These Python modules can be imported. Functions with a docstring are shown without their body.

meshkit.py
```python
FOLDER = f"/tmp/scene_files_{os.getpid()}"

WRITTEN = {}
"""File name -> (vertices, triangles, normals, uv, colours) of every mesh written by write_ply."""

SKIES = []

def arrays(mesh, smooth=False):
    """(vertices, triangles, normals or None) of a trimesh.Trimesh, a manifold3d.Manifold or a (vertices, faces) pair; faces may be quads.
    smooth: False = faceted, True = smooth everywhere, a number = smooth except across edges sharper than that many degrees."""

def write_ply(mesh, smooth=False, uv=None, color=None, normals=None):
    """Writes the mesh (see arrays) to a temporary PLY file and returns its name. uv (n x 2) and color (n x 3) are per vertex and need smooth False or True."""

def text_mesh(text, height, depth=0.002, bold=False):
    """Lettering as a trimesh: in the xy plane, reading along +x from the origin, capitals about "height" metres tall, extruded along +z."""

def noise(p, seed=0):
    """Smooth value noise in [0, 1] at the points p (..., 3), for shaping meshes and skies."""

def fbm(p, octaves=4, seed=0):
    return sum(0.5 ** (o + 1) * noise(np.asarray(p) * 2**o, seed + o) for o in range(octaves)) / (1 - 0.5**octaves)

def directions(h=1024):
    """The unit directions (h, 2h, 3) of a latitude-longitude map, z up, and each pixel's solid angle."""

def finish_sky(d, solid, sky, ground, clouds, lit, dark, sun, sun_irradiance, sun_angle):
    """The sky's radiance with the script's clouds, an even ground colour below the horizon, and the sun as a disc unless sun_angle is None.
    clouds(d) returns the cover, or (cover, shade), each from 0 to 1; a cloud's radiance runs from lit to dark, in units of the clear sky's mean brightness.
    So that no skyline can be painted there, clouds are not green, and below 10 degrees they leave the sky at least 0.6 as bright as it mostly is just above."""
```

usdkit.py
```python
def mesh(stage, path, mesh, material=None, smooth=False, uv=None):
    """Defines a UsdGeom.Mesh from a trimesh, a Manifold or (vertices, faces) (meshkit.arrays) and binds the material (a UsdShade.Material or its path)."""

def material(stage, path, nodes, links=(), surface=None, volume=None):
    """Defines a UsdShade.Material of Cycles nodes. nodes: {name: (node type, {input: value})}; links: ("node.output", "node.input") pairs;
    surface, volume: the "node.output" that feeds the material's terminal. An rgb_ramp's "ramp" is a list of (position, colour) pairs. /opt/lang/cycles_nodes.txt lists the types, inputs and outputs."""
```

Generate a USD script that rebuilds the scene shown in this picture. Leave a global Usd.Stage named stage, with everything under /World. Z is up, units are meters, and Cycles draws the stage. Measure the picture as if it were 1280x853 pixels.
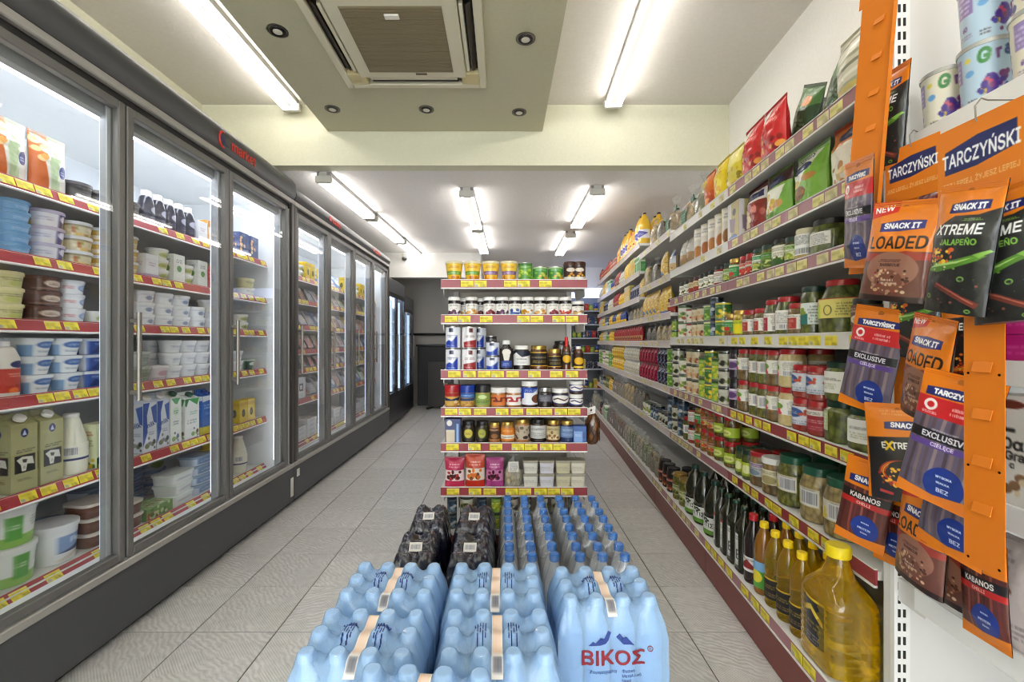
import math, random, glob
import numpy as np, trimesh, usdkit, meshkit
from PIL import Image, ImageDraw, ImageFont
from pxr import Usd, UsdGeom, UsdLux, UsdShade, Sdf, Gf, Vt

stage = Usd.Stage.CreateInMemory()
UsdGeom.SetStageUpAxis(stage, 'Z'); UsdGeom.SetStageMetersPerUnit(stage, 1.0)
UsdGeom.Xform.Define(stage, '/World'); UsdGeom.Scope.Define(stage, '/World/Looks')
stage.CreateClassPrim('/World/Library')

# ---------------------------------------------------------------- camera, exposure, lamp levels
CAMZ, F, CX, CY = 1.06, 555.0, 628.0, 427.0          # eye height; focal length and vanishing point in pixels of 1280x853
cam = UsdGeom.Camera.Define(stage, '/World/camera')
cam.CreateHorizontalApertureAttr(36.0); cam.CreateVerticalApertureAttr(36.0*853/1280)
cam.CreateFocalLengthAttr(36.0*F/1280)
cam.CreateHorizontalApertureOffsetAttr((640-CX)/1280*36); cam.CreateVerticalApertureOffsetAttr((CY-426.5)/1280*36)
cam.CreateClippingRangeAttr((0.05, 100.0))
cam.CreateExposureAttr(0.50)
cam.AddTranslateOp().Set((0, 0, CAMZ)); cam.AddRotateXOp().Set(90)
TUBE, LED, LED2, LED3, LEDC, DAY = 11.5, 1.4, 0.8, 1.4, 10.0, 1.9                      # lamp radiances: ceiling tubes, cooler strips

dome = UsdLux.DomeLight.Define(stage, '/World/unseen_daylight')    # overcast sky light through a window out of view, placed to light the foreground
dome.CreateColorAttr(Gf.Vec3f(0.93, 0.97, 1.0)); dome.CreateIntensityAttr(DAY)

def at(px, py, d):                                       # the point at depth d seen at a pixel of the photograph
    return np.array([(px-CX)*d/F, d, CAMZ-(py-CY)*d/F])

# ---------------------------------------------------------------- materials
def lin(c):
    if isinstance(c, str):
        c = c.lstrip('#'); c = [int(c[i:i+2], 16)/255 for i in (0, 2, 4)]
    c = np.asarray(c, float)
    return np.where(c <= 0.04045, c/12.92, ((c+0.055)/1.055)**2.4)
_mats = {}
def hexname(c): return c.lstrip('#') if isinstance(c, str) else '_'.join('%02x' % int(255*x) for x in c)
def mat(c, rough=0.45, metal=0.0, coat=0.0, trans=0.0, spec=0.5, bump=0, sss=0.0):
    k = 'paint_%s_%d_%d_%d_%d_%d_%d' % (hexname(c), rough*100, metal*100, coat*100, trans*100, spec*100, bump*10)
    if k not in _mats:
        p = {'base_color': tuple(lin(c)), 'roughness': rough, 'metallic': metal, 'coat_weight': coat, 'coat_roughness': 0.05, 'transmission_weight': trans, 'specular_ior_level': spec}
        n, l = {'p': ('principled_bsdf', p)}, []
        if trans: p['ior'] = 1.36
        if bump:
            n['tc'] = ('texture_coordinate', {}); n['nz'] = ('noise_texture', {'scale': 60.0*bump, 'detail': 4.0}); n['b'] = ('bump', {'strength': 0.25, 'distance': 0.004})
            l = [('tc.object', 'nz.vector'), ('nz.fac', 'b.height'), ('b.normal', 'p.normal')]
        _mats[k] = usdkit.material(stage, '/World/Looks/'+k, n, l, surface='p.BSDF')
    return _mats[k]
def emit(c, s, name):
    if name not in _mats:
        _mats[name] = usdkit.material(stage, '/World/Looks/'+name, {'e': ('emission', {'color': tuple(lin(c)), 'strength': s})}, surface='e.emission')
    return _mats[name]
def contents(c1, c2, c3, scale=70, kind='voronoi', coat=1.0):
    """What a jar holds, seen through its glossy wall: pieces of three tones, with shade painted into the gaps between them."""
    k = 'jar_%s_%s_%s_%d_%s_%d' % (hexname(c1), hexname(c2), hexname(c3), scale, kind[:3], coat*10)
    if k not in _mats:
        n = {'tc': ('texture_coordinate', {}), 'mp': ('mapping', {'scale': (1.0, 1.0, 0.6)}),
             'r': ('rgb_ramp', {'ramp': [(0.1, tuple(lin(c1))), (0.5, tuple(lin(c2))), (0.9, tuple(lin(c3)))]}),
             'p': ('principled_bsdf', {'roughness': 0.4, 'coat_weight': coat, 'coat_roughness': 0.04})}
        l = [('tc.object', 'mp.vector'), ('mp.vector', 'v.vector')]
        if kind == 'voronoi':
            n['v'] = ('voronoi_texture', {'scale': float(scale)}); n['z'] = ('noise_texture', {'scale': scale*1.6, 'detail': 4.0})
            n['s'] = ('separate_color', {}); n['w'] = ('mix_float', {'fac': 0.5}); n['g'] = ('rgb_ramp', {'ramp': [(0.25, (1, 1, 1)), (0.8, (0.22, 0.2, 0.16))]}); n['x'] = ('mix', {'mix_type': 'multiply', 'fac': 0.85})
            l += [('v.color', 's.color'), ('s.r', 'w.a'), ('mp.vector', 'z.vector'), ('z.fac', 'w.b'), ('w.result', 'r.fac'), ('v.distance', 'g.fac'), ('r.color', 'x.color1'), ('g.color', 'x.color2'), ('x.color', 'p.base_color')]
        else:
            n['v'] = ('noise_texture', {'scale': float(scale), 'detail': 3.0}); l += [('v.fac', 'r.fac'), ('r.color', 'p.base_color')]
        _mats[k] = usdkit.material(stage, '/World/Looks/'+k, n, l, surface='p.BSDF')
    return _mats[k]
def printed(name, rough, coat, bump):
    n = {'a': ('attribute', {'attribute': 'print'}), 'p': ('principled_bsdf', {'roughness': rough, 'coat_weight': coat, 'coat_roughness': 0.08})}
    l = [('a.color', 'p.base_color')]
    if bump:
        n['tc'] = ('texture_coordinate', {}); n['nz'] = ('noise_texture', {'scale': 38.0, 'detail': 3.0}); n['b'] = ('bump', {'strength': bump, 'distance': 0.006})
        l += [('tc.object', 'nz.vector'), ('nz.fac', 'b.height'), ('b.normal', 'p.normal')]
    return usdkit.material(stage, '/World/Looks/'+name, n, l, surface='p.BSDF')
PAPER, GLOSS, FILM = printed('printed_paper', 0.55, 0.0, 0), printed('printed_gloss', 0.35, 0.3, 0), printed('printed_film', 0.30, 0.25, 0.35)

def pane(name, tint, base, gain, gloss=(1, 1, 1), rough=0.0):
    """A clear sheet that mirrors more the flatter it is seen, alike from both sides."""
    return usdkit.material(stage, '/World/Looks/'+name, {'f': ('layer_weight', {'blend': 0.5}), 'w': ('math', {'math_type': 'power', 'value2': 4.0}), 'k': ('math', {'math_type': 'multiply_add', 'value2': gain, 'value3': base}),
                           't': ('transparent_bsdf', {'color': tint}), 'g': ('glossy_bsdf', {'color': gloss, 'roughness': rough}), 'm': ('mix_closure', {})},
                           [('f.facing', 'w.value1'), ('w.value', 'k.value1'), ('k.value', 'm.fac'), ('t.BSDF', 'm.closure1'), ('g.BSDF', 'm.closure2')], surface='m.closure')
GLASS = pane('door_glass', (0.985, 0.99, 0.99), 0.025, 0.6)
CLEARFILM = pane('clear_film', (0.97, 0.975, 0.98), 0.05, 0.7, rough=0.12)
def veil(name, c, keep, rough=0.2):                      # coloured see-through film: part of the light goes straight through it
    return usdkit.material(stage, '/World/Looks/'+name, {'t': ('transparent_bsdf', {'color': tuple(0.5+0.5*lin(c))}), 'p': ('principled_bsdf', {'base_color': tuple(lin(c)), 'roughness': rough, 'coat_weight': 0.5}), 'm': ('mix_closure', {'fac': 1-keep})},
                           [('t.BSDF', 'm.closure1'), ('p.BSDF', 'm.closure2')], surface='m.closure')
BLUEFILM = veil('blue_film', '#b0d6fb', 0.47, 0.16)
CLEARBAG = veil('clear_bag', '#e6e8e6', 0.84, 0.15)
WATER = usdkit.material(stage, '/World/Looks/clear_bottle', {'t': ('transparent_bsdf', {'color': (0.93, 0.95, 0.97)}), 'p': ('principled_bsdf', {'base_color': (0.92, 0.94, 0.97), 'roughness': 0.08, 'coat_weight': 1.0}), 'lw': ('layer_weight', {'blend': 0.30}), 'k': ('math', {'math_type': 'multiply_add', 'value2': 0.62, 'value3': 0.34}), 'm': ('mix_closure', {})},
                        [('lw.facing', 'k.value1'), ('k.value', 'm.fac'), ('t.BSDF', 'm.closure1'), ('p.BSDF', 'm.closure2')], surface='m.closure')
def plaster(name, c, bump=0.08, scale=90.0, rough=0.7):
    return usdkit.material(stage, '/World/Looks/'+name, {'g': ('geometry', {}), 'n': ('noise_texture', {'scale': scale, 'detail': 5.0}), 'r': ('rgb_ramp', {'ramp': [(0.3, tuple(lin(c)*0.96)), (0.7, tuple(lin(c)*1.02))]}), 'b': ('bump', {'strength': bump, 'distance': 0.004}), 'p': ('principled_bsdf', {'roughness': rough})},
                           [('g.position', 'n.vector'), ('n.fac', 'r.fac'), ('r.color', 'p.base_color'), ('n.fac', 'b.height'), ('b.normal', 'p.normal')], surface='p.BSDF')

# ---------------------------------------------------------------- meshes
def merge(*ms):
    vs, fs, k = [], [], 0
    for m in ms:
        v, f = (np.asarray(m.vertices), np.asarray(m.faces)) if hasattr(m, 'vertices') else (np.asarray(m[0], float), np.asarray(m[1], int))
        vs.append(v); fs.append(f+k); k += len(v)
    return np.vstack(vs), np.vstack(fs)
def tf(m, M=None, t=None):
    v, f = (np.asarray(m.vertices), np.asarray(m.faces)) if hasattr(m, 'vertices') else m
    v = np.asarray(v, float)
    if M is not None: v = v @ np.asarray(M).T
    if t is not None: v = v+np.asarray(t)
    return v, f
def Rz(a): c, s = math.cos(math.radians(a)), math.sin(math.radians(a)); return np.array([[c, -s, 0], [s, c, 0], [0, 0, 1.]])
def Rx(a): c, s = math.cos(math.radians(a)), math.sin(math.radians(a)); return np.array([[1., 0, 0], [0, c, -s], [0, s, c]])
def Ry(a): c, s = math.cos(math.radians(a)), math.sin(math.radians(a)); return np.array([[c, 0, s], [0, 1., 0], [-s, 0, c]])
def box(x0, x1, y0, y1, z0, z1, c=0.0):
    """A box, its edges chamfered by c."""
    if c <= 0:
        v = np.array([(x, y, z) for x in (x0, x1) for y in (y0, y1) for z in (z0, z1)], float)
        f = np.array([(0, 1, 3), (0, 3, 2), (4, 6, 7), (4, 7, 5), (0, 4, 5), (0, 5, 1), (2, 3, 7), (2, 7, 6), (0, 2, 6), (0, 6, 4), (1, 5, 7), (1, 7, 3)])
        return v, f
    pts = []
    for sx, x in ((1, x0), (-1, x1)):
        for sy, y in ((1, y0), (-1, y1)):
            for sz, z in ((1, z0), (-1, z1)):
                pts += [(x, y+sy*c, z+sz*c), (x+sx*c, y, z+sz*c), (x+sx*c, y+sy*c, z)]
    h = trimesh.convex.convex_hull(np.array(pts))
    return np.array(h.vertices), np.array(h.faces)
def prism(pts, y0, y1):
    """The outline pts (x, z) carried along y."""
    from shapely.geometry import Polygon
    m = trimesh.creation.extrude_polygon(Polygon(pts), y1-y0, engine='earcut')
    v = np.array(m.vertices); w = np.stack([v[:, 0], y0+v[:, 2], v[:, 1]], 1)
    return w, np.array(m.faces)[:, ::-1]
def loft(rings, n=20, top=True, bottom=True):
    """Rings (rx, ry, z[, power]) joined from the bottom up; power 2 is an ellipse, more is squarer."""
    a = -math.pi/2+np.arange(n)*2*math.pi/n
    V = []
    for r in rings:
        p = r[3] if len(r) > 3 else 2
        c, s = np.cos(a), np.sin(a)
        k = (np.abs(c)**p+np.abs(s)**p)**(-1/p)
        V.append(np.stack([r[0]*c*k, r[1]*s*k, np.full(n, r[2])], 1))
    V = np.vstack(V); m = len(rings); f = []
    i = np.arange(n); j = (i+1) % n
    for q in range(m-1):
        b, t = q*n, (q+1)*n
        f += [np.stack([b+i, b+j, t+j], 1), np.stack([b+i, t+j, t+i], 1)]
    if bottom: V = np.vstack([V, [[0, 0, rings[0][2]]]]); f.append(np.stack([np.full(n, len(V)-1), j, i], 1))
    if top: V = np.vstack([V, [[0, 0, rings[-1][2]]]]); f.append(np.stack([np.full(n, len(V)-1), (m-1)*n+i, (m-1)*n+j], 1))
    return V, np.vstack(f)
def lathe(prof, n=20): return loft([(r, r, z) for r, z in prof], n)
def tube(points, r, n=8):
    v, f = [], []
    p = np.asarray(points, float); t = np.gradient(p, axis=0); t /= np.linalg.norm(t, axis=1, keepdims=True)+1e-12
    up = np.where(np.abs(t[:, 2:]) < 0.9, [[0, 0, 1.]], [[1., 0, 0]])
    a = np.cross(t, up); a /= np.linalg.norm(a, axis=1, keepdims=True); b = np.cross(t, a)
    th = np.arange(n)*2*math.pi/n
    v = (p[:, None]+r*(np.cos(th)[None, :, None]*a[:, None]+np.sin(th)[None, :, None]*b[:, None])).reshape(-1, 3)
    i, j = np.arange(n), (np.arange(n)+1) % n
    for q in range(len(p)-1):
        f += [np.stack([q*n+i, (q+1)*n+i, (q+1)*n+j], 1), np.stack([q*n+i, (q+1)*n+j, q*n+j], 1)]
    v = np.vstack([v, p[:1], p[-1:]]); k = len(v)
    f += [np.stack([np.full(n, k-2), i, j], 1), np.stack([np.full(n, k-1), (len(p)-1)*n+j, (len(p)-1)*n+i], 1)]
    return v, np.vstack(f)[:, ::-1]
def grid(P, C=None):
    """A sheet through P[row][column]; rows run down, columns to the right as seen from outside. Returns v, f, colours."""
    nv, nu = P.shape[:2]
    i, j = np.meshgrid(np.arange(nv-1), np.arange(nu-1), indexing='ij')
    a, b, c, d = (i*nu+j).ravel(), ((i+1)*nu+j).ravel(), ((i+1)*nu+j+1).ravel(), (i*nu+j+1).ravel()
    return P.reshape(-1, 3), np.vstack([np.stack([a, b, c], 1), np.stack([a, c, d], 1)]), None if C is None else C.reshape(-1, 3)
def join(*gs):
    v, f = merge(*[(g[0], g[1]) for g in gs])
    return v, f, np.vstack([g[2] for g in gs])

def put(path, m, material, smooth=35, col=None):
    if len(m) == 3 and col is None: m, col = (m[0], m[1]), m[2]
    v, f, n = meshkit.arrays(m, True if col is not None else smooth)
    me = UsdGeom.Mesh.Define(stage, path)
    me.CreatePointsAttr(Vt.Vec3fArray.FromNumpy(v.astype(np.float32)))
    me.CreateFaceVertexCountsAttr(Vt.IntArray.FromNumpy(np.full(len(f), 3, np.int32)))
    me.CreateFaceVertexIndicesAttr(Vt.IntArray.FromNumpy(f.astype(np.int32).ravel()))
    me.CreateSubdivisionSchemeAttr('none')
    if n is not None:
        me.CreateNormalsAttr(Vt.Vec3fArray.FromNumpy(n.astype(np.float32))); me.SetNormalsInterpolation('vertex')
    if col is not None:
        UsdGeom.PrimvarsAPI(me).CreatePrimvar('print', Sdf.ValueTypeNames.Color3fArray, 'vertex').Set(Vt.Vec3fArray.FromNumpy(np.asarray(col, np.float32)))
    UsdShade.MaterialBindingAPI.Apply(me.GetPrim()).Bind(material)
    return me.GetPrim()

# ---------------------------------------------------------------- things, parts, copies
_n = {}
def numbered(parent, name):
    k = _n.get((parent, name), 0); _n[(parent, name)] = k+1
    return parent+'/'+name+('_%03d' % k if k else '')
def tag(p, label=None, cat=None, group=None, kind=None):
    for k, v in (('label', label), ('category', cat), ('group', group), ('kind', kind)):
        if v: p.SetCustomDataByKey(k, v)
    return p
def xf(prim, R, t):
    M = np.eye(4); M[:3, :3] = np.asarray(R).T; M[3, :3] = t
    UsdGeom.Xformable(prim).AddTransformOp().Set(Gf.Matrix4d(*M.ravel().tolist()))
def thing(name, label=None, cat=None, loc=(0, 0, 0), R=None, group=None, kind=None):
    x = UsdGeom.Xform.Define(stage, numbered('/World', name)).GetPrim()
    xf(x, np.eye(3) if R is None else R, loc)
    return tag(x, label, cat, group, kind)
def part(parent, name, m, material, smooth=35, label=None, kind=None):
    path = parent if isinstance(parent, str) else str(parent.GetPath())
    return tag(put(numbered(path, name), m, material, smooth), label, kind=kind)
def struct(name, m, material, smooth=False, kind='structure'):
    return tag(put(numbered('/World', name), m, material, smooth), kind=kind)
LIB = {}                                                  # key -> what a product is
def product(key, name, desc, cat, size, parts):
    """A kind of goods: its parts (name, mesh, material[, label]) are built once, as a class; size is width, depth, height."""
    path = '/World/Library/'+key
    UsdGeom.Xform.Define(stage, path)
    for p in parts:
        part(path, p[0], p[1], p[2], label=p[3] if len(p) > 3 else None)
    LIB[key] = dict(name=name, desc=desc, cat=cat, w=size[0], d=size[1], h=size[2])
_labels = {}
def copy(key, loc, R, label, group=None, cat=None, scale=1.0):
    q = LIB[key]
    x = UsdGeom.Xform.Define(stage, numbered('/World', q['name'])).GetPrim()
    x.GetReferences().AddInternalReference('/World/Library/'+key); x.SetInstanceable(True)
    xf(x, np.asarray(R)*scale, loc)
    w = label.split()
    if len(w) > 16: label = ' '.join(w[:16])
    if label in _labels: print('SAME LABEL', label)
    _labels[label] = 1
    return tag(x, label, cat or q['cat'], group)
ORD = 'zeroth first second third fourth fifth sixth seventh eighth ninth tenth eleventh twelfth thirteenth fourteenth fifteenth sixteenth seventeenth eighteenth nineteenth twentieth'.split()
def nth(k):
    if k < len(ORD): return ORD[k]
    return '%d%s' % (k, {1: 'st', 2: 'nd', 3: 'rd'}.get(k % 10, 'th') if k % 100 not in (11, 12, 13) else 'th')

# ---------------------------------------------------------------- print: a small drawing board whose colours go to the vertices of a sheet
FONT = sorted(glob.glob('/opt/blender-*/*/datafiles/fonts/Inter.woff2'))[0]
_fonts = {}
def font(s):
    s = max(6, int(s))
    if s not in _fonts: _fonts[s] = ImageFont.truetype(FONT, s)
    return _fonts[s]
def rgb(c): return tuple(int(c.lstrip('#')[i:i+2], 16) for i in (0, 2, 4)) if isinstance(c, str) else tuple(c)
class Art:
    def __init__(self, w, h, bg, *ops):
        self.k = min(6.0, 900/max(w, h)); self.W, self.H = int(w*self.k), int(h*self.k); self.w, self.h = w, h
        self.im = Image.new('RGB', (self.W, self.H), rgb(bg)); self.d = ImageDraw.Draw(self.im)
        for o in ops: self.op(*o)
    def op(self, kind, *a):
        W, H, d = self.W, self.H, self.d
        if kind in 'reo':
            b = (min(a[0], a[2])*W, min(a[1], a[3])*H, max(a[0], a[2])*W, max(a[1], a[3])*H)
            if kind == 'r': d.rectangle(b, fill=rgb(a[4]))
            elif kind == 'e': d.ellipse(b, fill=rgb(a[4]))
            else: d.ellipse(b, outline=rgb(a[4]), width=max(1, int(a[5]*H)))
        elif kind == 'p': d.polygon([(x*W, y*H) for x, y in a[0]], fill=rgb(a[1]))
        elif kind == 'l': d.line([(x*W, y*H) for x, y in a[0]], fill=rgb(a[1]), width=max(1, int(a[2]*H)), joint='curve')
        elif kind == 't':                                # x, y (middle), height, text, colour, turn, stroke, squeeze
            x, y, h, s, c = a[:5]; turn = a[5] if len(a) > 5 else 0; st = a[6] if len(a) > 6 else 0; sq = a[7] if len(a) > 7 else 1
            f = font(h*H/0.72); bb = f.getbbox(s, anchor='ls', stroke_width=st)
            t = Image.new('L', (bb[2]-bb[0]+4, bb[3]-bb[1]+4)); ImageDraw.Draw(t).text((2-bb[0], 2-bb[1]), s, 255, font=f, anchor='ls', stroke_width=st)
            if sq != 1: t = t.resize((max(1, int(t.width*sq)), t.height))
            if turn: t = t.rotate(turn, expand=True, resample=Image.BILINEAR)
            self.im.paste(Image.new('RGB', t.size, rgb(c)), (int(x*W-t.width/2), int(y*H-t.height/2)), t)
        elif kind == 's':                                # fine print
            x0, y0, x1, y1, c, n = a; rnd = random.Random(int(x0*977+y0*131+n)); m = n if n > 1 and y1-y0 < 0.22*n else n+1
            bg = self.im.getpixel((min(W-1, max(0, int((x0+x1)/2*W))), min(H-1, max(0, int((y0+y1)/2*H))))); ink = tuple(int(0.72*p+0.28*q) for p, q in zip(rgb(c), bg))
            for i in range(m):
                y = y0+(y1-y0)*(i+0.5)/m; x = x0+(x1-x0)*rnd.uniform(0, 0.12); xe = x1-(x1-x0)*rnd.uniform(0, 0.2); hh = (y1-y0)/m*0.5; g = max(hh*H*0.42/W, 0.004)
                while x < xe:
                    if rnd.random() < 0.86:
                        t_ = rnd.choice((0, 0, -0.25)); d.rectangle((x*W, (y+t_*hh)*H, (x+g*rnd.uniform(0.5, 1.0))*W, (y+hh)*H), fill=ink)
                    x += g*rnd.uniform(1.1, 1.5)
        elif kind == 'b':                                # bar code
            x0, y0, x1, y1 = a[:4]; c = a[4] if len(a) > 4 else '#838388'; rnd = random.Random(5); d.rectangle((x0*W, y0*H, x1*W, y1*H), fill=(226, 226, 226)); x = x0+0.06*(x1-x0)
            while x < x1-0.04*(x1-x0):
                q = rnd.uniform(0.02, 0.06)*(x1-x0); d.rectangle((x*W, (y0+0.08*(y1-y0))*H, (x+q)*W, (y1-0.1*(y1-y0))*H), fill=rgb(c)); x += q+rnd.uniform(0.02, 0.06)*(x1-x0)
        elif kind == 'f':                                # scattered pieces
            x0, y0, x1, y1, cs, n, s, seed = a; rnd = random.Random(seed)
            for i in range(n):
                x, y, r = rnd.uniform(x0, x1), rnd.uniform(y0, y1), s*rnd.uniform(0.6, 1.3); e = rnd.uniform(0.6, 1.5)
                d.ellipse(((x-r*e*H/W)*W, (y-r)*H, (x+r*e*H/W)*W, (y+r)*H), fill=rgb(rnd.choice(cs)))
    def at(self, nu, nv):
        a = np.asarray(self.im.resize((nu, nv), Image.BOX if nu < self.W else Image.BILINEAR), float)/255
        return lin(a)
def cyl_label(r, z0, h, span, art, res=2.2, r2=None):
    nu, nv = max(6, int(r*math.radians(span)*1000/res)), max(4, int(h*1000/res))
    ph, z = np.radians(np.linspace(-span/2, span/2, nu)), np.linspace(z0+h, z0, nv)
    rr = np.linspace(r2 or r, r, nv)[:, None]+0.0007
    P = np.stack([rr*np.sin(ph), -rr*np.cos(ph), np.broadcast_to(z[:, None], (nv, nu))], -1)
    return grid(P, art.at(nu, nv))
def flat_label(w, h, art, origin, ex, ez, res=2.2):
    """A printed face: origin is its lower left corner, ex runs right and ez up as seen from outside."""
    nu, nv = max(3, int(w*1000/res)), max(3, int(h*1000/res))
    u, v = np.linspace(0, w, nu), np.linspace(h, 0, nv)
    P = np.asarray(origin, float)+u[None, :, None]*np.asarray(ex, float)+v[:, None, None]*np.asarray(ez, float)
    return grid(P, art.at(nu, nv))
def wrap_print(rings, art, n=48, per=2.5):
    """The side of a loft with a print all round it (its middle at the front)."""
    z = np.array([r[2] for r in rings]); nv = max(len(rings), int((z[-1]-z[0])*1000/per))
    zz = np.linspace(z[-1], z[0], nv); a = np.linspace(-math.pi, math.pi, n)
    rx, ry, pw = (np.interp(zz, z, [r[i] if len(r) > i else 2 for r in rings]) for i in (0, 1, 3))
    c, s = np.sin(a)[None], -np.cos(a)[None]
    k = (np.abs(c)**pw[:, None]+np.abs(s)**pw[:, None])**(-1/pw[:, None])
    P = np.stack([rx[:, None]*c*k, ry[:, None]*s*k, np.broadcast_to(zz[:, None], (nv, n))], -1)
    return grid(P, art.at(n, nv))
def ring_cap(ring, up, n=32):
    a = np.arange(n)*2*math.pi/n; p = ring[3] if len(ring) > 3 else 2; c, s = np.cos(a), np.sin(a); k = (np.abs(c)**p+np.abs(s)**p)**(-1/p)
    v = np.vstack([np.stack([ring[0]*c*k, ring[1]*s*k, np.full(n, ring[2])], 1), [[0, 0, ring[2]]]]); i = np.arange(n); j = (i+1) % n
    return v, np.stack([np.full(n, n), i, j] if up else [np.full(n, n), j, i], 1)
# ================================================================ THE SETTING
SL = 0.08                                                # the right-hand run turns 4.6 degrees from the aisle
NR = math.hypot(1, SL); ES = np.array([SL, 1, 0])/NR; ET = np.array([1, -SL, 0])/NR     # along the run, and into it
RRIGHT = Rz(-90-math.degrees(math.atan(SL)))             # turns a thing's front (-y) to the aisle
LIP, DECK, DEPTH = 0.865, 0.75, 0.47
def run(d, t, z=0.0, base=LIP): return np.array([base+SL*d, d, z])+ET*t
Z_UP, Z_LOW, D_BEAM, D_LEFT, D_END, D_FRONT = 2.74, 2.31, 3.15, 6.25, 7.5, -3.2
CREAM, WHITEWALL, CEIL = plaster('cream_wall_paint', '#e0dec6'), plaster('white_wall_paint', '#f3f1ed'), plaster('ceiling_paint', '#dcd7cf', 0.25, 60)
CEIL2 = plaster('rough_ceiling_paint', '#f1eeec', 0.5, 45)
SHADED_CREAM = plaster('shaded_cream_paint', '#c6c3a8')  # same cream paint, darkened: the shade under the box is in the colour
X_L = -2.13
def wall_x(d): return run(d, DEPTH+0.02)[0]
# floor: ceramic tiles with an embossed pattern, each near one a piece of its own
def tile_mat(name, c, seed):
    n = {'g': ('geometry', {}), 'o': ('mapping', {'location': (seed*3.1, seed*1.7, 0)}),
         'w': ('wave_texture', {'wave_type': 'rings', 'rings_direction': 'z', 'scale': 17.0, 'distortion': 7.0, 'detail': 2.0, 'detail_scale': 1.3}),
         'q': ('noise_texture', {'scale': 5.5, 'detail': 1.0}), 'h': ('wave_texture', {'wave_type': 'bands', 'bands_direction': 'diagonal', 'scale': 60.0, 'distortion': 6.0, 'detail': 3.0}),
         'qr': ('rgb_ramp', {'ramp': [(0.5, (0, 0, 0)), (0.56, (1, 1, 1))]}), 'mx': ('mix', {'mix_type': 'mix'}),
         'fine': ('noise_texture', {'scale': 30.0, 'detail': 6.0}), 'r': ('rgb_ramp', {'ramp': [(0.3, tuple(lin(c)*0.9)), (0.7, tuple(lin(c)*1.06))]}),
         'gr': ('mix', {'mix_type': 'multiply', 'fac': 0.15}), 'b': ('bump', {'strength': 0.28, 'distance': 0.003}), 'p': ('principled_bsdf', {'roughness': 0.22, 'specular_ior_level': 0.45})}
    l = [('g.position', 'o.vector'), ('o.vector', 'w.vector'), ('o.vector', 'q.vector'), ('o.vector', 'h.vector'), ('o.vector', 'fine.vector'), ('q.fac', 'qr.fac'), ('qr.color', 'mx.fac'), ('w.color', 'mx.color1'), ('h.color', 'mx.color2'),
         ('mx.color', 'b.height'), ('fine.fac', 'r.fac'), ('r.color', 'gr.color1'), ('mx.color', 'gr.color2'), ('gr.color', 'p.base_color'), ('b.normal', 'p.normal')]
    return usdkit.material(stage, '/World/Looks/'+name, n, l, surface='p.BSDF')
TILES = [tile_mat('floor_tile_%d' % i, c, i) for i, c in enumerate(['#d6d4d1', '#d3d1ce', '#d9d7d4', '#d1cfcc'])]
rnd = random.Random(1)
GROUT = mat('#625c57', 0.9)
floor = struct('floor', box(-2.3, 3.0, D_FRONT, 8.6, -0.05, -0.0035), GROUT)
far_tiles = []
for i in range(-8, 8):
    for j in range(-11, 29):
        x0, y0 = 0.075+0.3*i, 0.12+0.3*j
        g = 0.0018
        if x0 < -2.3 or x0 > 2.6: continue
        near = -1.6 < x0+0.15 < 1.5 and 0.6 < y0 < 4.4
        if near: part(floor, 'tile', box(x0+g, x0+0.3-g, y0+g, y0+0.3-g, -0.0035, 0, 0.0012), rnd.choice(TILES), smooth=False)
        else: far_tiles.append(box(x0+g, x0+0.3-g, y0+g, y0+0.3-g, -0.0034, 0))
part(floor, 'far_tiles', merge(*far_tiles), TILES[0], smooth=False, kind='stuff')
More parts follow.
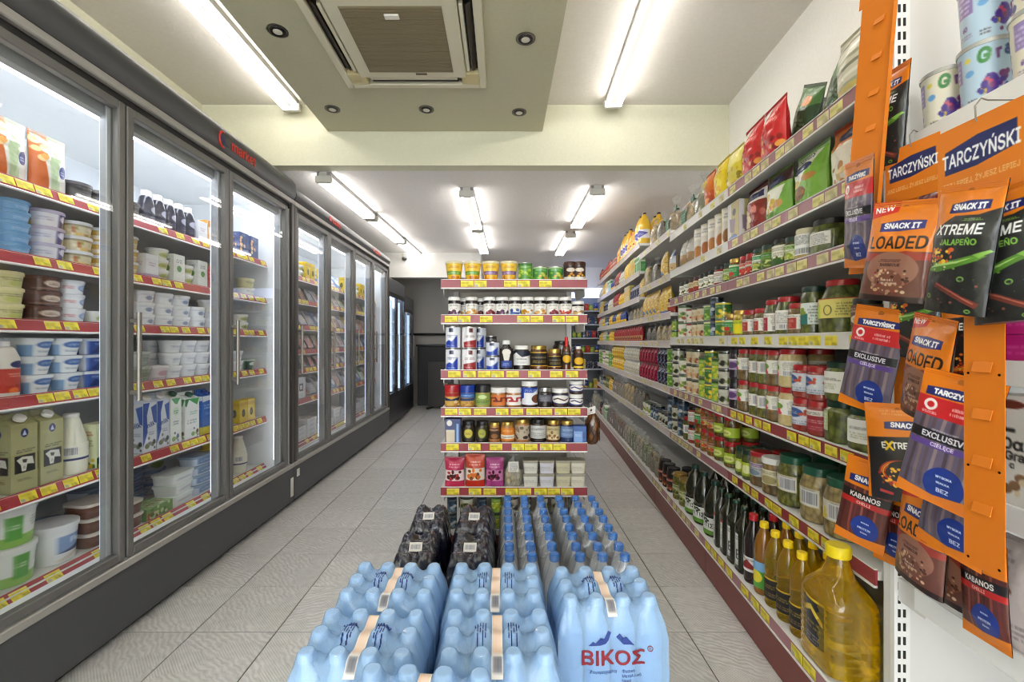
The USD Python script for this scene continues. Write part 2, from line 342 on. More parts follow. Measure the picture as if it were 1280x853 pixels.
struct('wall_left', box(X_L-0.1, X_L, D_FRONT, D_END+1.1, 0, Z_UP), CREAM)
w0, w1 = wall_x(D_FRONT), wall_x(D_END)
struct('wall_right', prism([(0, 0), (0.1, 0), (0.1, Z_UP), (0, Z_UP)], 0, 1), WHITEWALL)
wr = stage.GetPrimAtPath('/World/wall_right'); pts = np.array(UsdGeom.Mesh(wr).GetPointsAttr().Get())
pts[:, 0] += w0+(w1-w0)*pts[:, 1]; pts[:, 1] = D_FRONT+(D_END-D_FRONT)*pts[:, 1]
UsdGeom.Mesh(wr).GetPointsAttr().Set(Vt.Vec3fArray.FromNumpy(pts.astype(np.float32)))
struct('wall_front', merge(box(X_L-0.1, X_L+0.2, D_FRONT-0.1, D_FRONT, 0, Z_UP), box(0.9, 2.0, D_FRONT-0.1, D_FRONT, 0, Z_UP), box(X_L+0.2, 0.9, D_FRONT-0.1, D_FRONT, 2.45, Z_UP), box(X_L+0.2, 0.9, D_FRONT-0.1, D_FRONT, 0, 0.12)), WHITEWALL)
wn = struct('unseen_window_1', merge(*[box(x, x+0.05, D_FRONT-0.07, D_FRONT-0.02, 0.12, 2.45) for x in (X_L+0.2, -1.0, -0.08, 0.85)], box(X_L+0.2, 0.9, D_FRONT-0.07, D_FRONT-0.02, 2.40, 2.45), box(X_L+0.2, 0.9, D_FRONT-0.07, D_FRONT-0.02, 0.12, 0.17)), mat('#8a8886', 0.35, 0.5))  # out of view behind the camera, placed to let light onto the front faces
for x0, x1 in ((X_L+0.25, -1.0), (-0.95, -0.08), (-0.03, 0.85)): part(wn, 'pane', box(x0, x1, D_FRONT-0.05, D_FRONT-0.044, 0.17, 2.40), GLASS, smooth=False)
struct('wall_back', box(-0.30, 2.6, D_END, D_END+0.1, 0, Z_LOW), WHITEWALL)
lint = np.vstack
struct('wall_partition', merge(box(X_L, -0.30, D_LEFT, D_LEFT+0.12, 1.96, Z_LOW), box(-0.42, -0.30, D_LEFT, D_END+0.1, 0, 1.96), box(-0.42, -0.30, D_LEFT+0.12, D_END+0.1, 1.96, Z_LOW)), WHITEWALL)
GLOOM, GLOOM2 = plaster('grey_room_paint', '#c4bfb9'), mat('#2b2a2a', 0.5)
struct('wall_storeroom', box(X_L, -0.42, 7.6, 7.7, 0, Z_LOW), GLOOM)
struct('ceiling', merge(box(X_L-0.1, 2.6, D_FRONT-0.1, D_BEAM+0.1, Z_UP, Z_UP+0.1)), CEIL)
struct('ceiling', box(X_L-0.1, 2.7, D_BEAM+0.1, 8.6, Z_LOW, Z_LOW+0.1), CEIL2)
struct('wall_bulkhead', box(X_L, 1.80, D_BEAM, D_BEAM+0.1, Z_LOW-0.001, Z_UP), CREAM)
BX0, BX1, BZ = -1.237, 0.284, 2.55
struct('ceiling_soffit', box(BX0, BX1, -0.6, D_BEAM-0.002, BZ, Z_UP-0.001), SHADED_CREAM)

# ---------------------------------------------------------------- ceiling lights
TUBEMAT = emit('#fffaf3', TUBE, 'fluorescent_glow')
LAMPWHITE, ENDGREY = mat('#908f8c', 0.4), mat('#c9c7c0', 0.4)
def tube_light(p0, p1, zc, label, group):
    p0, p1 = np.array(p0, float), np.array(p1, float); L = np.linalg.norm(p1-p0); a = math.degrees(math.atan2(p1[1]-p0[1], p1[0]-p0[0]))-90
    t = thing('tube_light', label, 'ceiling light', (*((p0+p1)/2), zc), Rz(a), group)
    part(t, 'channel', prism([(-0.052, 0), (-0.052, -0.030), (-0.022, -0.046), (0.022, -0.046), (0.052, -0.030), (0.052, 0)], -L/2, L/2), LAMPWHITE, smooth=False)
    for s in (-1, 1):
        part(t, 'end_cap', merge(box(-0.060, 0.060, s*L/2-0.016, s*L/2+0.016, -0.078, -0.028, 0.004), box(-0.03, 0.03, s*L/2-0.016, s*L/2+0.016, -0.032, 0, 0.003)), ENDGREY)
        part(t, 'tube', tf(tube([(0, -L/2+0.017, 0), (0, L/2-0.017, 0)], 0.012, 10), t=(s*0.043, 0, -0.064)), TUBEMAT)
    return t
g = 'twin tube ceiling lights'
def tl(x0, d0, x1, d1, zc, l): tube_light((x0, d0), (x1, d1), zc, l, g)
tl(-1.47, 1.62, -1.47, 3.09, Z_UP, 'twin fluorescent tube light above the tall coolers, ending at the cream bulkhead')
tl(0.70, 1.60, 0.76, 3.05, Z_UP, 'twin fluorescent tube light between the ceiling soffit and the right-hand white wall')
tl(-1.47, 0.1, -1.47, 1.57, Z_UP, 'twin fluorescent tube light above the coolers at the top edge of the photo')
tl(0.64, 0.1, 0.70, 1.55, Z_UP, 'twin fluorescent tube light at the top edge beside the right-hand wall')
for k, y in enumerate((-1.45, -3.0)):
    tl(-1.47, y, -1.47, y+1.45, Z_UP, 'twin tube light behind the camera on the cooler side, number %s' % nth(k+1))
    tl(0.60, y, 0.62, y+1.45, Z_UP, 'twin tube light behind the camera on the shelf side, number %s' % nth(k+1))
for k, y in enumerate((3.28, 4.33, 5.36)):
    w = ('nearest to the bulkhead', 'in the middle', 'farthest back')[k]
    tl(-1.32+0.05*k, y, -1.28+0.05*k, y+0.98, Z_LOW, 'twin tube light %s of the left row over the rear coolers' % w)
for k, (y, L) in enumerate(((3.60, 1.08), (4.78, 1.2))):
    tl(-0.29+0.025*k, y, -0.27+0.025*k, y+L, Z_LOW, '%s twin tube light of the middle row over the end shelf stand' % ('nearer', 'farther')[k])
for k, (y, L) in enumerate(((3.55, 1.08), (5.02, 1.08))):
    tl(0.76+0.01*k, y, 0.77+0.01*k, y+L, Z_LOW, '%s twin tube light of the right row above the side aisle' % ('nearer', 'farther')[k])
# ceiling cassette
ac = thing('air_conditioner', 'cream ceiling cassette air conditioner with brown intake grille in the soffit', 'air conditioner', (-0.49, 2.16, BZ-0.001), None)
ACW, ACB = mat('#d9d4bd', 0.45), mat('#cfc193', 0.5)
fr = [box(-0.4, -0.36, -0.4, 0.4, -0.03, 0, 0.004), box(0.36, 0.4, -0.4, 0.4, -0.03, 0, 0.004), box(-0.36, 0.36, 0.36, 0.4, -0.03, 0, 0.004), box(-0.36, 0.36, -0.4, -0.36, -0.03, 0, 0.004), box(-0.292, 0.292, -0.292, 0.292, -0.034, 0, 0.006)]
part(ac, 'body', merge(*fr, *[tf(box(-0.24, 0.24, 0.298, 0.316, -0.03, 0, 0.002), Rz(a)) for a in (0, 90, 180, 270)]), ACW)
part(ac, 'grille', merge(box(-0.225, 0.225, -0.235, 0.235, -0.037, -0.034), *[box(-0.222, 0.222, -0.232+0.0155*k, -0.222+0.0155*k, -0.0385, -0.037) for k in range(30)]), mat('#857a5f', 0.6), smooth=False)
for a in (0, 90, 180, 270):
    part(ac, 'corner_pad', tf(box(0.262, 0.36, 0.262, 0.36, -0.031, 0, 0.004), Rz(a)), ACB)
    part(ac, 'air_slot', tf(box(-0.24, 0.24, 0.318, 0.36, -0.012, 0), Rz(a)), mat('#16130f', 0.7), smooth=False)
    part(ac, 'louvre', tf(tf(box(-0.235, 0.235, -0.016, 0.016, -0.002, 0.002), Rx(38)), Rz(a), Rz(a) @ np.array([0, 0.339, -0.018])), mat('#3a352c', 0.5))
part(ac, 'badge', box(-0.035, 0.03, -0.20, -0.17, -0.048, -0.041, 0.002), mat('#f0eee6', 0.4))
part(ac, 'receiver', box(0.02, 0.08, 0.246, 0.262, -0.036, -0.034), mat('#6b5d4c', 0.4))
spots = [((347, 38), 'left edge of the soffit, nearest the camera'), ((415.6, 136), 'left far corner of the soffit'), ((533, 136.5), 'far edge of the soffit below the air conditioner'), ((649, 140), 'right far corner of the soffit'), ((657, 48), 'right edge of the soffit, nearest the camera')]
for (px, py), w in spots:
    d = (BZ-CAMZ)*F/(CY-py); p = at(px, py, d)
    s = thing('recessed_spotlight', 'unlit round recessed spotlight at the '+w, 'ceiling light', (p[0], d, BZ-0.0006), None, 'recessed spotlights in the soffit')
    a = np.linspace(0, 2*math.pi, 25)
    part(s, 'trim_ring', tf(lathe([(0.028, -0.004), (0.048, -0.004), (0.048, 0.0)], 24), t=(0, 0, 0)), mat('#6e6a62', 0.35, 0.7))
    part(s, 'reflector', lathe([(0.034, -0.0075), (0.036, -0.004)], 24), mat('#2a2825', 0.3, 0.5))
    part(s, 'bulb', lathe([(0.004, -0.011), (0.018, -0.0095), (0.022, -0.0074)], 20), mat('#d8d4c8', 0.3))
cm = thing('security_camera', 'small dark dome security camera on the white wall above the storeroom', 'camera', (-1.37, D_LEFT-0.03, 2.235))
part(cm, 'bracket', box(-0.03, 0.03, 0.0, 0.028, -0.02, 0.06, 0.005), mat('#d8d6d2', 0.4)); part(cm, 'dome', tf(lathe([(0.012, -0.05), (0.03, -0.04), (0.038, -0.02), (0.036, 0.0)], 16), t=(0, -0.012, 0)), mat('#222222', 0.2, coat=1.0))

# ---------------------------------------------------------------- price tags
TAGA = [Art(42, 26, '#f2df3a', ('r', 0, 0, 1, 0.16, '#f7ee9a'), ('s', 0.06, 0.22, 0.7, 0.52, '#6b5a10', 2), ('s', 0.5, 0.58, 0.94, 0.95, '#2a2408', 1), ('s', 0.06, 0.68, 0.4, 0.9, '#8a7a20', 2)),
        Art(42, 26, '#f5e63c', ('s', 0.06, 0.1, 0.8, 0.45, '#7a6812', 2), ('s', 0.45, 0.52, 0.94, 0.92, '#241e06', 1), ('b', 0.05, 0.6, 0.35, 0.92))]
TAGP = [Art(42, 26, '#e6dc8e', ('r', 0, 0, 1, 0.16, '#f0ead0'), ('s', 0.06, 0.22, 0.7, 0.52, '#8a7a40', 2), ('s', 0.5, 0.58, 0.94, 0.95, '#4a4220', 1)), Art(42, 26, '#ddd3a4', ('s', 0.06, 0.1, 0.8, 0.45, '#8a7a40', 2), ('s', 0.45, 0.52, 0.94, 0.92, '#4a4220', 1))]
def price_tag(parent, origin, ex, ez, w=0.05, h=0.032, k=0, pale=False):
    n = np.cross(ex, ez)
    g = flat_label(w, h, (TAGP if pale else TAGA)[k % 2], np.asarray(origin)+n*0.0012, ex, ez, 5.0)
    part(parent, 'price_tag', g, PAPER)
def rail_tags(parent, p0, p1, ez, h, rnd, every=0.085, fill=0.8, w=0.056, pale=False):
    """Price tags along a rail from p0 (left, seen from the front) to p1."""
    p0, p1 = np.asarray(p0, float), np.asarray(p1, float); L = np.linalg.norm(p1-p0); ex = (p1-p0)/L; s = rnd.uniform(0.01, 0.05); k = 0
    while s+w < L-0.005:
        if rnd.random() < fill:
            price_tag(parent, p0+ex*s+np.asarray(ez)*(h*0.08), ex, ez, w, h*0.84, k, pale); k += 1
        s += w+rnd.choice((0.004, 0.012, every-w, every-w+0.03))

# ================================================================ THE TALL COOLERS ON THE LEFT
XF, XS, XB = -1.345, -1.50, -2.05                         # door face, shelf edge, back
GREY, FRAME, TRIMSILVER = mat('#47484b', 0.42), mat('#6f6d6b', 0.38, 0.25), mat('#aaa7a2', 0.36, 0.3)
FRAMED, GASKET = mat('#4d4844', 0.35, 0.3), mat('#151313', 0.6)
LINER, LINERB = mat('#e8ecee', 0.35), mat('#d5dbe0', 0.4)
REDRAIL, SHELFW, STEEL = mat('#9a4046', 0.35), mat('#e4e3e0', 0.35), mat('#86817a', 0.4, 0.5)
LEDM = emit('#eef4ff', LED, 'cooler_strip_glow'); LEDMC = emit('#f2f6ff', LEDC, 'canopy_strip_glow'); LEDM2 = emit('#e2ecff', LED2, 'rear_cooler_strip_glow')
def glass_cooler(y0, y1, edges, levels, top, label, seed, tagfill, ledm, ledc, red=mat('#a8363c', 0.35)):
    rnd = random.Random(seed)
    c = thing('glass_door_cooler', label, 'cooler', (0, 0, 0))
    e = 0.035
    part(c, 'cabinet', merge(box(XB-0.06, XB, y0, y1, 0.1, top-0.01), box(XB, XF-0.012, y0, y0+e, 0.1, 1.96), box(XB, XF-0.012, y1-e, y1, 0.1, 1.96), box(XB, XF-0.075, y0+e, y1-e, 1.93, 1.97), box(XB, XF-0.012, y0+e, y1-e, 0.1, 0.262)), LINER, smooth=False)
    part(c, 'back_panel', box(XB, XB+0.004, y0+e, y1-e, 0.265, 1.925), LINERB, smooth=False)
    part(c, 'plinth', merge(box(XF-0.02, XF, y0, y1, 0.036, 0.25, 0.003)), GREY)
    part(c, 'kick_strip', box(XF-0.07, XF-0.045, y0, y1, 0, 0.1), GASKET, smooth=False)
    part(c, 'bottom_trim', box(XF-0.012, XF+0.008, y0, y1, 0.2505, 0.2795, 0.004), TRIMSILVER)
    fz = top-2.105
    part(c, 'fascia', prism([(XF-0.03, 1.968), (XF+0.004, 1.970), (XF+0.016, 1.995), (XF+0.018, 2.04+fz), (XF+0.012, 2.07+fz), (XF-0.002, 2.092+fz), (XF-0.03, 2.105+fz), (XB-0.05, 2.105+fz), (XB-0.05, 2.09+fz), (XF-0.04, 2.09+fz)], y0+0.001, y1-0.001), GREY, smooth=50)
    part(c, 'fascia_trim', box(XF-0.02, XF+0.009, y0, y1, 1.936, 1.9675, 0.004), TRIMSILVER)
    part(c, 'gasket_gap', box(XF-0.05, XF-0.012, y0, y1, 1.905, 1.936), GASKET, smooth=False)
    for yy, w in ((y0, 0.0), (y1-e, 0.0)):
        part(c, 'end_frame', box(XF-0.012, XF+0.006, yy, yy+e, 0.28, 1.936, 0.003), FRAMED)
    # shelves
    for zi, z in enumerate(levels):
        if zi == len(levels)-1:
            sh = part(c, 'shelf', box(XB+0.006, XS-0.004, y0+e+0.006, y1-e-0.006, z-0.014, z-0.001), SHELFW, smooth=False)
        else:
            sh = part(c, 'shelf', box(XB+0.006, XS-0.004, y0+e+0.006, y1-e-0.006, z-0.016, z), SHELFW, smooth=False)
        zr = z-0.022 if zi < len(levels)-1 else z-0.01
        ez = np.array([-0.34, 0, 0.94]) if zi < len(levels)-1 else np.array([-0.6, 0, 0.8])
        rail = np.array([XS+0.008, 0, zr-0.012])
        a, b = rail+[0, y0+e+0.008, 0], rail+[0, y1-e-0.008, 0]
        top_ = ez*0.04
        q = np.array([a, b, b+top_, a+top_]); nrm = np.array([ez[2], 0, -ez[0]])
        part(sh, 'price_rail', (np.vstack([q, q-nrm*0.004]), np.array([(0, 1, 2), (0, 2, 3), (4, 6, 5), (4, 7, 6), (0, 4, 5), (0, 5, 1), (3, 2, 6), (3, 6, 7), (0, 3, 7), (0, 7, 4), (1, 5, 6), (1, 6, 2)])), red, smooth=False)
        part(sh, 'rail_edge', tube([a-nrm*0.002-ez*0.003, b-nrm*0.002-ez*0.003], 0.0045, 6), SHELFW)
        rail_tags(sh, a+ez*0.003, b+ez*0.003, ez, 0.034, rnd, 0.075, tagfill, 0.052 if tagfill > 0.5 else 0.04)
    # doors, handles and the light strips behind their stiles
    for k, (a, b) in enumerate(zip(edges[:-1], edges[1:])):
        a, b = a+0.003, b-0.003; s = 0.03; z0, z1 = 0.283, 1.908
        dr = part(c, 'door', merge(box(XF-0.028, XF, a, a+s, z0, z1, 0.004), box(XF-0.028, XF, b-s, b, z0, z1, 0.004), box(XF-0.028, XF, a+s, b-s, z0, z0+0.03, 0.003), box(XF-0.028, XF, a+s, b-s, z1-0.032, z1, 0.003)), FRAME)
        part(dr, 'pane', box(XF-0.018, XF-0.012, a+s-0.004, b-s+0.004, z0+0.026, z1-0.028), GLASS, smooth=False)
        part(dr, 'seal', merge(box(XF-0.034, XF-0.0285, a+s, a+s+0.014, z0+0.02, z1-0.02), box(XF-0.034, XF-0.0285, b-s-0.014, b-s, z0+0.02, z1-0.02)), mat('#a9adb0', 0.4), smooth=False)
        yh = a+s*0.5
        part(dr, 'handle', merge(tube([(XF+0.030, yh, 0.845), (XF+0.030, yh, 1.165)], 0.008, 8), box(XF, XF+0.03, yh-0.006, yh+0.006, 0.868, 0.882), box(XF, XF+0.03, yh-0.006, yh+0.006, 1.128, 1.142)), STEEL)
        part(c, 'mullion', box(XF-0.075, XF-0.036, b-0.022, b+0.022, 0.262, 1.93), mat('#94989c', 0.4), smooth=False)
        part(c, 'light_strip', box(XF-0.088, XF-0.0755, b-0.009, b+0.009, 0.32, 1.86), ledm, smooth=False)
    part(c, 'canopy', prism([(XF-0.06, 1.925), (XF-0.06, 1.86), (XF-0.075, 1.85), (XF-0.15, 1.905), (XF-0.15, 1.925)], y0+e, y1-e), mat('#a8acae', 0.35), smooth=False)
    part(c, 'light_strip', prism([(XF-0.080, 1.850), (XF-0.090, 1.845), (XF-0.150, 1.886), (XF-0.142, 1.896)], y0+e+0.02, y1-e-0.02), ledc, smooth=False)
    return c
LV1 = (1.565, 1.335, 1.128, 0.889, 0.585, 0.279)
c1 = glass_cooler(0.345, 2.86, (0.38, 0.985, 1.59, 2.19, 2.79), LV1, 2.105, 'tall dark grey dairy cooler with three glass doors nearest the camera', 3, 0.86, LEDM, LEDMC)
LV2 = (1.545, 1.374, 1.18, 1.0, 0.856, 0.63, 0.30)
c2 = glass_cooler(2.865, 5.265, (2.90, 3.46, 4.045, 4.635, 5.225), LV2, 2.07, 'tall grey four-door cooler of chilled packs beyond the dairy cooler', 4, 0.72, LEDM2, LEDMC)
# the fascia's lettering
def letters(parent, name, s, h, origin, ex, ez, m, bold=True, depth=0.002):
    t = meshkit.text_mesh(s, h, depth, bold); v = np.array(t.vertices); n = np.cross(ex, ez)
    w = np.asarray(origin, float)+v[:, :1]*np.asarray(ex)+v[:, 1:2]*np.asarray(ez)+v[:, 2:]*n
    return part(parent, name, (w, np.array(t.faces)), m, smooth=False)
LRED, LBLUE = mat('#cf3024', 0.4), mat('#27305f', 0.4)
EX, EZ = np.array([0, 1., 0]), np.array([0, 0, 1.])
letters(c1, 'lettering', 'market', 0.048, (XF+0.0178, 2.17, 1.998), EX, EZ, LRED)
ang = np.radians(np.linspace(80, 280, 14)); 
ringp = [(XF+0.019, 2.108+0.034*math.cos(t)*0.8, 2.018+0.036*math.sin(t)) for t in ang]
part(c1, 'logo_bracket', tube(ringp, 0.005, 6), LRED)
part(c1, 'logo_mark', merge(box(XF+0.017, XF+0.0195, 2.092, 2.128, 2.012, 2.038, 0.001), box(XF+0.017, XF+0.0195, 2.108, 2.155, 1.998, 2.010, 0.001)), LBLUE)
for y in (3.40, 4.56):
    letters(c2, 'lettering', 'market', 0.040, (XF+0.0178, y+0.07, 1.985), EX, EZ, LRED)
    part(c2, 'logo_mark', box(XF+0.017, XF+0.0195, y+0.01, y+0.05, 1.99, 2.025, 0.001), LRED)
hg = part(c1, 'hinge_cover', box(XF+0.0005, XF+0.006, 2.815, 2.85, 0.07, 0.19, 0.002), mat('#cfccc6', 0.4)); part(c2, 'outlet_plate', box(XF+0.0005, XF+0.006, 2.90, 2.935, 0.175, 0.225, 0.002), mat('#dedbd5', 0.4))

# drinks coolers with black frames farther back
BLK = mat('#1d1d20', 0.35)
LEDB = emit('#bcd8ff', LED3, 'drinks_cooler_glow')
LEDBT = emit('#cfe2ff', 12.0, 'unseen_cooler_top_glow'); BLUELIN = mat('#dfecfa', 0.4)
def drinks_cooler(y0, y1, edges, top, label, x=XF-0.005):
    c = thing('drinks_cooler', label, 'cooler', (0, 0, 0))
    part(c, 'cabinet', merge(box(XB, x-0.03, y0, y0+0.03, 0.04, top), box(XB, x-0.03, y1-0.03, y1, 0.04, top), box(XB-0.03, XB, y0, y1, 0.04, top), box(XB, x-0.03, y0+0.03, y1-0.03, top-0.06, top), box(XB, x-0.03, y0+0.03, y1-0.03, 0.04, 0.36)), BLK, smooth=False)
    part(c, 'liner', merge(box(XB, XB+0.01, y0+0.031, y1-0.031, 0.37, top-0.07), box(XB+0.011, x-0.09, y0+0.0305, y0+0.034, 0.37, top-0.07), box(XB+0.011, x-0.09, y1-0.034, y1-0.0305, 0.37, top-0.07)), BLUELIN, smooth=False)
    part(c, 'base_panel', merge(box(x-0.03, x, y0, y1, 0.05, 0.37, 0.004), *[box(x, x+0.003, y0+0.06, y1-0.06, 0.1+0.03*k, 0.112+0.03*k) for k in range(6)]), BLK, smooth=False)
    part(c, 'header', box(x-0.03, x, y0, y1, top-0.17, top-0.001, 0.004), mat('#55565a', 0.35))
    for i in range(7):
        z = 0.50+0.165*i
        part(c, 'shelf', merge(box(XB+0.012, x-0.12, y0+0.035, y1-0.035, z-0.008, z), box(x-0.12, x-0.115, y0+0.035, y1-0.035, z-0.02, z+0.02)), mat('#dfe8f2', 0.4), smooth=False)
    for a, b in zip(edges[:-1], edges[1:]):
        dr = part(c, 'door', merge(box(x-0.028, x, a, a+0.03, 0.372, top-0.172, 0.003), box(x-0.028, x, b-0.03, b, 0.372, top-0.172, 0.003), box(x-0.028, x, a+0.03, b-0.03, 0.372, 0.42), box(x-0.028, x, a+0.03, b-0.03, top-0.22, top-0.172)), BLK, smooth=False)
        part(dr, 'pane', box(x-0.016, x-0.011, a+0.026, b-0.026, 0.41, top-0.215), GLASS, smooth=False)
        part(dr, 'handle', box(x, x+0.02, b-0.022, b-0.010, 0.8, 1.15, 0.003), STEEL)
        part(c, 'light_strip', box(x-0.085, x-0.055, b-0.050, b-0.035, 0.42, top-0.24), LEDB, smooth=False)
    part(c, 'unseen_light_panel', box(XB+0.06, x-0.14, y0+0.05, y1-0.05, top-0.075, top-0.065), LEDBT, smooth=False)  # out of view behind the header, placed to light the blue interior
drinks_cooler(5.275, 6.14, (5.285, 5.70, 6.13), 1.83, 'black two-door drinks cooler with blue-lit interior behind the grey coolers')
drinks_cooler(6.17, 6.86, (6.18, 6.85), 1.70, 'black single-door cooler half hidden at the storeroom opening', XF-0.03)
# the dark storeroom opening
rk = thing('service_counter', 'dark panelled counter at the back of the dim storeroom', 'counter', (-0.98, 7.32, 0))
part(rk, 'front_panel', box(-0.42, 0.42, 0, 0.03, 0, 0.98, 0.004), mat('#232223', 0.5)); part(rk, 'top', box(-0.44, 0.44, -0.03, 0.25, 0.98, 1.01, 0.004), mat('#1b1a1a', 0.4)); part(rk, 'body', box(-0.41, 0.41, 0.03, 0.24, 0, 0.98), mat('#2b2a2a', 0.6))
pn = thing('display_panel', 'dark grey free-standing panel beside the end stand in the storeroom', 'panel', (-0.92, 6.95, 0), Rz(-12))
part(pn, 'board', box(-0.26, 0.26, 0, 0.03, 0.03, 0.74, 0.004), mat('#4a4846', 0.5)); part(pn, 'foot', box(-0.25, -0.21, -0.10, 0.14, 0, 0.03, 0.004), mat('#333231', 0.5)); part(pn, 'foot', box(0.21, 0.25, -0.10, 0.14, 0, 0.03, 0.004), mat('#333231', 0.5))
rl = thing('wall_rail', 'black rail across the grey storeroom wall', 'rail', (0, 0, 0))
part(rl, 'bar', tube([(-1.55, 7.54, 1.18), (-0.46, 7.54, 1.18)], 0.02, 8), mat('#171616', 0.4)); [part(rl, 'bracket', box(x-0.012, x+0.012, 7.55, 7.60, 1.165, 1.195), mat('#171616', 0.4)) for x in (-1.4, -0.95, -0.55)]

# ================================================================ THE SHELVING RUN ON THE RIGHT
D0, BAY = 1.136, 0.885
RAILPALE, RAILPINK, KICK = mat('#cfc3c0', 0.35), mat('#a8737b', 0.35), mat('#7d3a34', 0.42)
OFFWHITE = mat('#e3e1de', 0.4)  # plain off-white metal paint
PEG = mat('#d9d8d6', 0.45)
BAYLEV = [(0.47, 0.755, 1.08, 1.328, 1.51, 1.75), (0.47, 0.755, 1.08, 1.328, 1.51, 1.75), (0.47, 0.755, 1.06, 1.25, 1.50, 1.79)]+[(0.47, 0.755, 1.06, 1.25, 1.44, 1.66, 1.90)]*4
NAMEBAY = ['nearest', 'second', 'third', 'fourth', 'fifth', 'farthest']
def lbox(d0, d1, t0, t1, z0, z1, base=LIP, c=0.0):
    """A box in the run's own directions: depth d0..d1 along it, t0..t1 into it."""
    v, f = box(0, 1, 0, 1, 0, 1)
    w = np.array([run(d0+(d1-d0)*y, t0+(t1-t0)*x, z0+(z1-z0)*z, base) for x, y, z in v])
    return w, f
def bay(i):
    rnd = random.Random(50+i); a = D0+BAY*i; b = a+BAY-0.004
    B = thing('shelving_bay', 'white metal wall shelving bay, %s of the right-hand run' % NAMEBAY[i], 'shelving', (0, 0, 0), None, 'bays of the right-hand shelving')
    part(B, 'back_panel', lbox(a, b, DEPTH-0.012, DEPTH, 0.0, BAYLEV[i][-1]+0.05), PEG, smooth=False)
    part(B, 'kickplate', lbox(a, b, 0.012, 0.03, 0.0, 0.138, DECK), KICK, smooth=False)
    top = 0.175
    dk = part(B, 'deck', merge(lbox(a, b, 0.004, DEPTH+0.10, top-0.03, top, DECK)), SHELFW, smooth=False)
    lv = [(dk, top, DECK, 0.0, True)]
    for z in BAYLEV[i]:
        sh = part(B, 'shelf', lbox(a, b, 0.004, DEPTH-0.014, z-0.022, z, LIP), SHELFW, smooth=False)
        lv.append((sh, z, LIP, 0, False))
    for sh, z, base, _, isdeck in lv:
        red = (z in (0.47, 0.755, 1.51, 1.328, 1.75) or isdeck) and i < 2
        h = 0.04
        m = (OFFWHITE if abs(z-1.08) < 0.01 else RAILPINK if z > 1.2 or isdeck or i > 0 else REDRAIL) if i < 2 else RAILPALE
        if i == 1 and z in (1.51, 1.75): m = OFFWHITE
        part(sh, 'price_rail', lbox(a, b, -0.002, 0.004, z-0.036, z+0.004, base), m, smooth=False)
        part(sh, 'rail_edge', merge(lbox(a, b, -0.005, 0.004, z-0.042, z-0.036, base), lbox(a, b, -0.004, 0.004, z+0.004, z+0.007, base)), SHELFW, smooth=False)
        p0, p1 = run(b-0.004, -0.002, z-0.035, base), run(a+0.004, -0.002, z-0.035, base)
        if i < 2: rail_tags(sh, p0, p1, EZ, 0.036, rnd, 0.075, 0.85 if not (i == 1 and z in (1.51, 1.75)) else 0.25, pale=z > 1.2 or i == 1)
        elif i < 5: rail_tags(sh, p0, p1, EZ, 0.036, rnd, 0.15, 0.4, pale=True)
    return B
bays = [bay(i) for i in range(6)]
# the post and end panel between the nearest bay and the one beside the camera, and that bay's shelves
B0 = thing('shelving_bay', 'white metal shelving bay beside the camera, at the right edge', 'shelving', (0, 0, 0), None, 'bays of the right-hand shelving')
part(B0, 'end_panel', lbox(1.096, 1.119, 0.006, DEPTH, 0, 2.45), OFFWHITE, smooth=False)
POSTM = mat('#f2f1ef', 0.35)
post = part(B0, 'slotted_post', lbox(1.083, 1.0955, 0.004, 0.040, 0, 2.45), POSTM, smooth=False)
part(post, 'slots', merge(*[lbox(1.0815, 1.0845, t, t+0.0055, 0.12+0.0335*k, 0.139+0.0335*k) for k in range(68) for t in (0.012, 0.024)]), mat('#262422', 0.8), smooth=False, kind='stuff')
part(B0, 'back_panel', lbox(0.30, 1.095, DEPTH-0.012, DEPTH, 0, 2.45), PEG, smooth=False)
for z in (0.49, 0.755, 1.02, 1.275, 1.53):
    sh = part(B0, 'shelf', lbox(0.30, 1.013, 0.004, DEPTH-0.014, z-0.025, z), SHELFW, smooth=False)
    part(sh, 'lip', lbox(0.30, 1.015, -0.004, 0.004, z-0.042, z+0.005), POSTM, smooth=False)
    part(sh, 'bracket', lbox(1.005, 1.0825, 0.012, 0.022, z-0.06, z-0.005), OFFWHITE, smooth=False)
part(B0, 'kickplate', lbox(0.30, 1.08, 0.045, 0.06, 0, 0.14), KICK, smooth=False); part(B0, 'deck', lbox(0.30, 1.08, 0.044, DEPTH-0.014, 0.14, 0.17), SHELFW, smooth=False)

